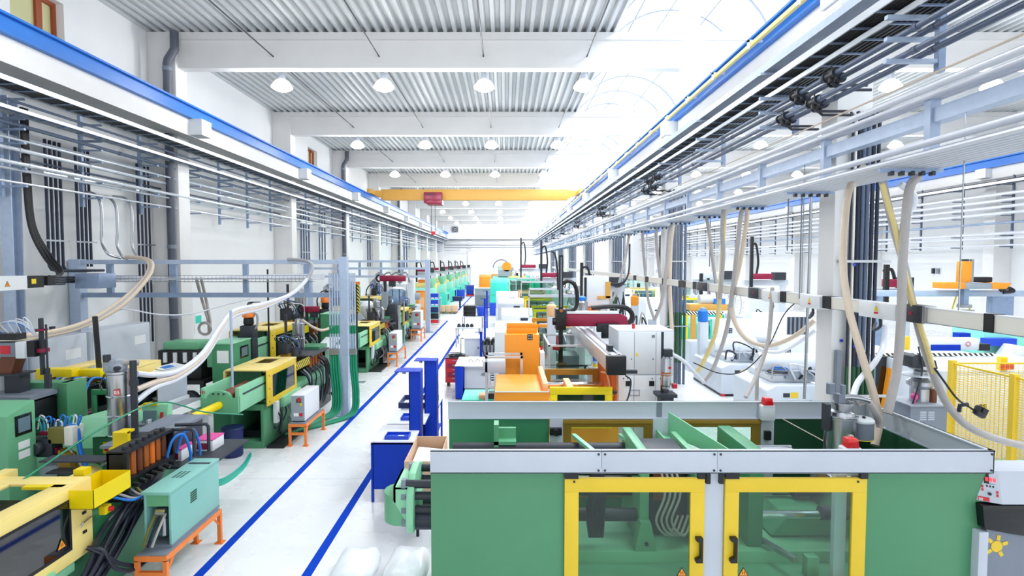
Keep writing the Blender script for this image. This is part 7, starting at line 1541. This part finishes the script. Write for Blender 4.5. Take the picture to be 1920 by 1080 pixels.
part(t, 'wire_mesh', 'yellow_warm', m)
m = MB(); z = .16
while z < 2.18: m.cyl((FXX, 7.4, z), (FXX, FY, z), .004, n=4); z += .04
y = 7.45
while y < FY: m.cyl((FXX, y, .12), (FXX, y, 2.2), .004, n=4); y += .08
part(t, 'wire_mesh', 'yellow_warm', m)
t = thing('white_machine', 'white boxy machine with red label behind the yellow fence', 'machine', (9.6, 11.5, 0)); part(t, 'body', 'offwhite', MB().box(8.2, 11.2, 10.6, 12.6, 0, 1.95), bev=.03); part(t, 'door', 'white', MB().box(8.3, 9.6, 10.57, 10.6, .3, 1.85), bev=.01); part(t, 'label_plate', 'red', MB().box(9.25, 9.5, 10.55, 10.57, 1.98, 2.1)); part(t, 'top_rail', 'yellow', MB().box(9.3, 9.42, 10.6, 10.7, 1.95, 2.2)); part(t, 'pictogram', 'black', MB().box(8.9, 9.02, 10.56, 10.57, 1.2, 1.32)); part(t, 'low_conveyor', 'green_mid', MB().box(8.05, 9.6, 8.2, 9.6, .5, .62), bev=.01)
t = thing('guard_cabin', 'white guard cabin with teal windows and orange corner beyond the near column', 'cabin', (7.0, 12.6, 0))
x0 = px(1632, 12.2, 1.5)
part(t, 'body', 'offwhite', MB().box(x0, px(1716, 12.2, 1.5), 12.2, 14.0, 0, 2.0), bev=.01)
for a, b in ((1640, 1660), (1686, 1704)): part(t, 'window', 'screen_grey', MB().box(px(a, 12.2, 1.5), px(b, 12.2, 1.5), 12.17, 12.2, .9, 1.95)); part(t, 'window_pane', 'tinted_panel', MB().box(px(a, 12.2, 1.5), px(b, 12.2, 1.5), 12.16, 12.168, .9, 1.95))
part(t, 'corner_panel', 'orange', MB().prism([(px(1658, 12, 1), .7), (px(1678, 12, 1), .7), (px(1680, 12, 1), 1.95), (px(1672, 12, 1), 1.95)], 'y', 12.0, 12.15), label='orange corner panel')
for z in (1.45, 1.05): part(t, 'lock', 'black', MB().box(px(1682, 12.1, 1), px(1690, 12.1, 1), 12.05, 12.15, z, z + .06))
part(t, 'striped_tape', 'hazard_white', MB().box(px(1632, 12.2, 1.5), px(1860, 12.2, 1.5), 12.14, 12.18, 1.97, 2.03), label='black and yellow striped edge'); part(t, 'side_wing', 'offwhite', MB().box(px(1716, 12.2, 1.5), px(1790, 12.2, 1.5), 12.2, 12.25, 0, 1.97)); part(t, 'wing_pane', 'blue_clear', MB().box(px(1720, 12.2, 1.5), px(1786, 12.2, 1.5), 12.19, 12.198, .4, 1.9))
t = thing('dosing_cart', 'grey cart with stainless dosing unit between fence and green machine', 'cart', (6.9, 9.2, 0)); a, b = px(1706, 9.0, 1.2), px(1775, 9.0, 1.2); zt = pz(762, 9.0)
part(t, 'cabinet', 'grey', MB().box(a, b, 9.0, 9.6, .5, zt), bev=.012); part(t, 'top', 'mid_grey', MB().box(a - .02, b + .02, 8.98, 9.62, zt, zt + .02)); m = MB()
for i in range(5):
    for j in (0, 1): m.box(a + .15 + .13 * j, a + .25 + .13 * j, 8.995, 9.0, zt - .22 + .03 * i, zt - .205 + .03 * i)
part(t, 'vent_slot', 'machine_grey', m); part(t, 'nameplate', 'paper', MB().box(a + .03, a + .15, 8.995, 9, zt - .28, zt - .23))
for x in (a + .02, b - .08):
    for y in (9.02, 9.52): part(t, 'leg', 'charcoal', MB().box(x, x + .06, y, y + .06, 0, .5))
mx_ = (a + b) / 2
part(t, 'dosing_tank', 'steel', MB().lathe((mx_ + .02, 9.25, zt + .02), [(.14, 0), (.14, .22), (.19, .28), (.19, .34), (.1, .4), (.1, .5), (.17, .55), (.17, .6)], 22)); part(t, 'dosing_head', 'charcoal', MB().prism([(mx_ - .22, zt + .6), (mx_ + .2, zt + .58), (mx_ + .16, zt + .72), (mx_ - .16, zt + .82), (mx_ - .22, zt + .78)], 'y', 9.1, 9.4), bev=.01); part(t, 'motor', 'brown', MB().cyl((b - .1, 9.2, zt + .02), (b - .1, 9.2, zt + .24), .06)); part(t, 'red_knob', 'pink', MB().lathe((a + .12, 9.1, zt + .02), [(.02, 0), (.02, .06), (.05, .08), (.05, .14), (.02, .17)], 12)); part(t, 'plate', 'alu_pipe', MB().cyl((mx_ - .05, 9.22, zt + .46), (mx_ - .05, 9.22, zt + .48), .24)); part(t, 'cable', 'rubber', MB().tube(spl([(a + .06, 9.05, zt + .03), (a + .1, 9.0, zt + .3), (a + .2, 9.05, zt + .6), (a + .16, 9.1, zt + .95)], 6), .012, 6))
t = thing('handheld_scanner', 'black handheld device hanging on the grey hose by the fence', 'device', (6.9, 6.9, 1.9)); c = at(1838, 772, 6.85); part(t, 'body', 'black', MB().rbox(c, (.16, .08, .13), (0, .5, .2)), bev=.03); part(t, 'screen', 'screen', MB().rbox(c + Vector((.02, -.05, .02)), (.08, .01, .06), (0, .5, .2))); part(t, 'cable', 'black', MB().tube(spl([c + Vector((-.05, 0, 0)), at(1820, 765, 6.85), at(1795, 748, 6.8), at(1770, 715, 6.75), at(1752, 690, 6.75)], 6), .012, 6)); part(t, 'clip', 'charcoal', MB().tube([at(1815, 758, 6.85), at(1800, 760, 6.86), at(1798, 772, 6.87)], .025, 6))
LY = 16.0
R = thing('linear_robot', 'orange and grey linear robot on a high beam in the second hall', 'robot', (13, LY, 3.0))
zb = pz(556, LY)
part(R, 'beam', 'galv_light', MB().box(px(1640, LY, 3), px(1990, LY, 3), LY, LY + .25, zb, zb + .17), bev=.01); part(R, 'carriage', 'mid_grey', MB().box(px(1790, LY, 3), px(1846, LY, 3), LY - .3, LY + .1, pz(541, LY), pz(530, LY)), bev=.01)
for a, b in ((1753, 1793), (1842, 1878)): part(R, 'end_cover', 'orange', MB().prism([(px(a, LY, 3), pz(540, LY)), (px(b, LY, 3), pz(541, LY)), (px(b, LY, 3), pz(529, LY)), (px(a, LY, 3), pz(529, LY))] if a < 1800 else [(px(a, LY, 3), pz(541, LY)), (px(1868, LY, 3), pz(541, LY)), (px(b, LY, 3), pz(530, LY)), (px(a, LY, 3), pz(529, LY))], 'y', LY - .32, LY + .12), bev=.01, label='orange end cover')
part(R, 'vertical_housing', 'orange', MB().box(px(1793, LY, 3), px(1810, LY, 3), LY - .2, LY + .05, pz(529, LY), pz(490, LY)), bev=.02, label='orange vertical housing'); part(R, 'guide_rod', 'steel', MB().box(px(1811, LY, 3), px(1816, LY, 3), LY - .15, LY - .05, pz(529, LY), pz(486, LY))); part(R, 'housing_cap', 'charcoal', MB().box(px(1797, LY, 3), px(1806, LY, 3), LY - .15, LY, pz(490, LY), pz(486, LY))); part(R, 'cable_chain', 'black', MB().box(px(1815, LY, 3), px(1852, LY, 3), LY - .15, LY + .05, pz(529, LY), pz(519, LY)), bev=.03); part(R, 'cable_chain', 'black', MB().tube(spl([at(1875, 545, LY), at(1890, 540, LY), at(1900, 546, LY), at(1880, 548, LY)], 5), .05, 7)); part(R, 'lower_axis', 'galv', MB().box(px(1797, LY, 3), px(1806, LY, 3), LY - .2, LY - .05, pz(572, LY), pz(541, LY))); part(R, 'gripper', 'steel', MB().box(px(1794, LY, 3), px(1810, LY, 3), LY - .25, LY, pz(576, LY), pz(570, LY)).box(px(1795, LY, 3), px(1815, LY, 3), LY - .25, LY, pz(582, LY), pz(580, LY))); part(R, 'column', 'galv', MB().box(px(1860, LY, 2), px(1900, LY, 2), LY + .02, LY + .23, 0, zb)); part(R, 'column', 'galv', MB().box(px(1645, LY, 2), px(1655, LY, 2), LY + .02, LY + .23, 0, zb))
for s, u in ((-1, 1790), (1, 1815)): part(R, 'warning_tape', 'yellow_warm', MB().tube([at(1800 + s * 6, 552, LY + .3), at(u + s * 8, 590, LY + .3)], .025, 4))
t = thing('white_machine', 'white and blue moulding machine below the busbar at the image edge', 'machine', (11, 14, 0))
part(t, 'base', 'offwhite', MB().box(9.6, 14, 13.2, 14.8, 0, 1.75), bev=.03); part(t, 'beam', 'white', MB().box(px(1735, 13, 2), px(1830, 13, 2), 12.9, 13.2, pz(655, 13), pz(634, 13)), bev=.02); part(t, 'beam_stripe', 'blue', MB().box(px(1745, 12.9, 2), px(1800, 12.9, 2), 12.88, 12.9, pz(656, 13), pz(645, 13))); part(t, 'beam_end', 'black', MB().box(px(1830, 13, 2), px(1848, 13, 2), 12.88, 13.22, pz(656, 13), pz(644, 13))); part(t, 'hood', 'mint', MB().box(px(1820, 14, 2.4), px(1960, 14, 2.4), 13.6, 14.6, 1.75, pz(612, 14)), bev=.03); part(t, 'blue_cover', 'blue_bin', MB().box(px(1845, 13.5, 2.2), px(1900, 13.5, 2.2), 13.4, 13.6, pz(648, 13.5), pz(634, 13.5))); part(t, 'white_cover', 'white', MB().prism([(px(1880, 13.2, 2), pz(665, 13.2)), (px(1920, 13.2, 2), pz(665, 13.2)), (px(1920, 13.2, 2), pz(652, 13.2)), (px(1895, 13.2, 2), pz(645, 13.2))], 'y', 13.0, 13.4), bev=.02); part(t, 'red_circle', 'red', MB().ring((px(1815, 12.88, 2), 12.875, pz(645, 12.88)), .05, .008, 'y', 14, 4)); part(t, 'blue_box', 'blue', MB().box(px(1735, 14.5, 2.5), px(1755, 14.5, 2.5), 13.4, 13.6, 2.05, 2.3)); part(t, 'yellow_column', 'yellow_warm', MB().box(px(1686, 13, 2), px(1700, 13, 2), 12.9, 13.1, pz(655, 13), pz(630, 13)))
for k, u in enumerate((1612, 1875)): solo('rain_downpipe', ('dark downpipe on the far wall of the second hall beyond the near column', 'thick black downpipe on the far wall behind the linear robot')[k], 'pipe', 'black', MB().cyl((24.3, 24.3 * FPX / (u - CXP), 0), (24.3, 24.3 * FPX / (u - CXP), 7.5), .15))
for k, u in enumerate((1748, 1757)): solo('wall_socket', ('black wall socket on the far wall, left one of the pair', 'grey framed wall switch on the far wall, right one of the pair')[k], 'socket', 'black' if not k else 'grey', MB().box(24.5, 24.6, 24.5 * FPX / (u - CXP) - .08, 24.5 * FPX / (u - CXP) + .08, 3.3, 3.6))

# ------------------------------------------------------------------ small things on walls and columns
def wall_plate(name, label, cat, u, v, w, h, m, X=-11.25, d=.02, inner=None, sgn=1):
    y = X * FPX / (u - CXP); z = pz(v, y)
    t = thing(name, label, cat, (X, y, z - h / 2)); part(t, 'plate', m, MB().box(min(X, X + sgn * d), max(X, X + sgn * d), y - w / 2, y + w / 2, z - h / 2, z + h / 2))
    if inner: part(t, 'print', inner, MB().box(min(X + sgn * d, X + sgn * (d + .004)), max(X + sgn * d, X + sgn * (d + .004)), y - w * .4, y + w * .4, z, z + h * .4))
    return t
wall_plate('poster', 'white notice with turquoise heading on the long wall beside the hose coil', 'poster', 369, 606, .5, .7, 'paper', inner='turquoise')
wall_plate('wall_socket', 'small black socket on the long wall above the nearest cabinet, left one', 'socket', 62, 621, .12, .1, 'charcoal', d=.06)
wall_plate('wall_socket', 'small black socket on the long wall above the nearest cabinet, right one', 'socket', 92, 616, .12, .1, 'charcoal', d=.06)
solo('cable_channel', 'dark grey cable channel at the foot of the near column', 'channel', 'grey', MB().box(5.2, 5.27, 8.86, 8.945, .0, 2.6))
for k, (x, z, lab) in enumerate(((5.39, 3.95, 'small blue tag on the upper drop pipe of the near column'), (5.3, 2.75, 'small blue tag on the near column below the busbar'), (5.42, 2.68, 'small blue tag on the drop pipe below the busbar'))):
    solo('marker_tag', lab, 'tag', 'blue_bin', MB().box(x - .02, x + .02, 8.79 if k != 1 else 8.92, 8.80 if k != 1 else 8.95, z - .02, z + .02))
for k, (u, v1) in enumerate(((1078, 545), (1330, 500), (1475, 470), (1500, 560), (1105, 520), (1172, 530))):
    y = 4.9 * FPX / (u - CXP)
    solo('pull_cord', '%s thin grey cord hanging from the middle rack' % ORD[k], 'cord', 'grey', MB().cyl((4.9, y, 5.12), (4.9, y, pz(v1, y)), .012, n=5))
t = thing('storage_tank', 'white conical tank with black base behind the third aisle machine', 'tank', (px(690, 24, 2), 23.8, 0)); x = px(690, 23.8, 2)
part(t, 'cone', 'white', MB().lathe((x, 23.8, 1.55), [(.1, 0), (.3, .3), (.32, .6), (.2, .75), (.05, .8)], 18)); part(t, 'base', 'black', MB().box(x - .3, x + .3, 23.6, 24.1, 0, 1.55), bev=.03); part(t, 'funnel', 'steel', MB().lathe((x + .55, 23.8, 1.0), [(.1, 0), (.14, .2), (.14, 1.0), (.05, 1.1)], 14))
for k, (u, y, m_) in enumerate(((612, 26, 'white'), (660, 26.5, 'offwhite'), (700, 33, 'white'), (650, 34, 'offwhite'))):
    x = px(u, y, 2); t = thing('mixing_station', '%s pale mixing station with pipes along the wall row behind the frame' % ORD[k], 'station', (x, y, 0)); part(t, 'body', m_, MB().box(x - .5, x + .5, y, y + .9, .4, 2.1), bev=.03); part(t, 'leg_frame', 'mid_grey', MB().frame('y', y, y + .06, x - .5, x + .5, 0, .4, .06)); part(t, 'hopper', 'steel', MB().lathe((x, y + .45, 2.1), [(.1, 0), (.28, .25), (.28, .7), (.1, .85)], 14))
    for j in range(4): part(t, 'hose', ('black', 'hose_grey', 'charcoal', 'cable_blue')[j], MB().tube(spl([(x - .4 + .25 * j, y - .02, 1.9), (x - .35 + .25 * j, y - .2, 2.3), (x - .2 + .2 * j, y - .1, 2.6), (x + .1 * j, y + .3, 2.7)], 5), .03, 6))
for k, (u, v, y, m_, s_) in enumerate(((1034, 580, 16.2, 'peach', .2), (1075, 632, 15.6, 'steel', .28), (1190, 562, 20, 'orange', .2), (1318, 590, 19, 'cable_blue', .24), (1120, 552, 25, 'mid_grey', .35), (1045, 548, 27, 'white', .4))):
    c = at(u, v, y); t = thing('material_container', '%s round material container standing among the pale machines' % ('peach', 'steel', 'orange', 'blue', 'grey', 'white')[k], 'container', (c.x, y, 0)); part(t, 'pedestal', 'offwhite', MB().box(c.x - s_ * .6, c.x + s_ * .6, y - s_ * .6, y + s_ * .6, 0, c.z - s_), bev=.02); part(t, 'drum', m_, MB().lathe((c.x, y, c.z - s_), [(s_ * .6, 0), (s_ * .7, s_ * .3), (s_ * .7, s_ * 1.5), (s_ * .4, s_ * 1.8)], 16)); part(t, 'lid', 'mid_grey', MB().lathe((c.x, y, c.z + s_ * .8), [(s_ * .42, 0), (s_ * .35, s_ * .2), (s_ * .1, s_ * .26)], 12))
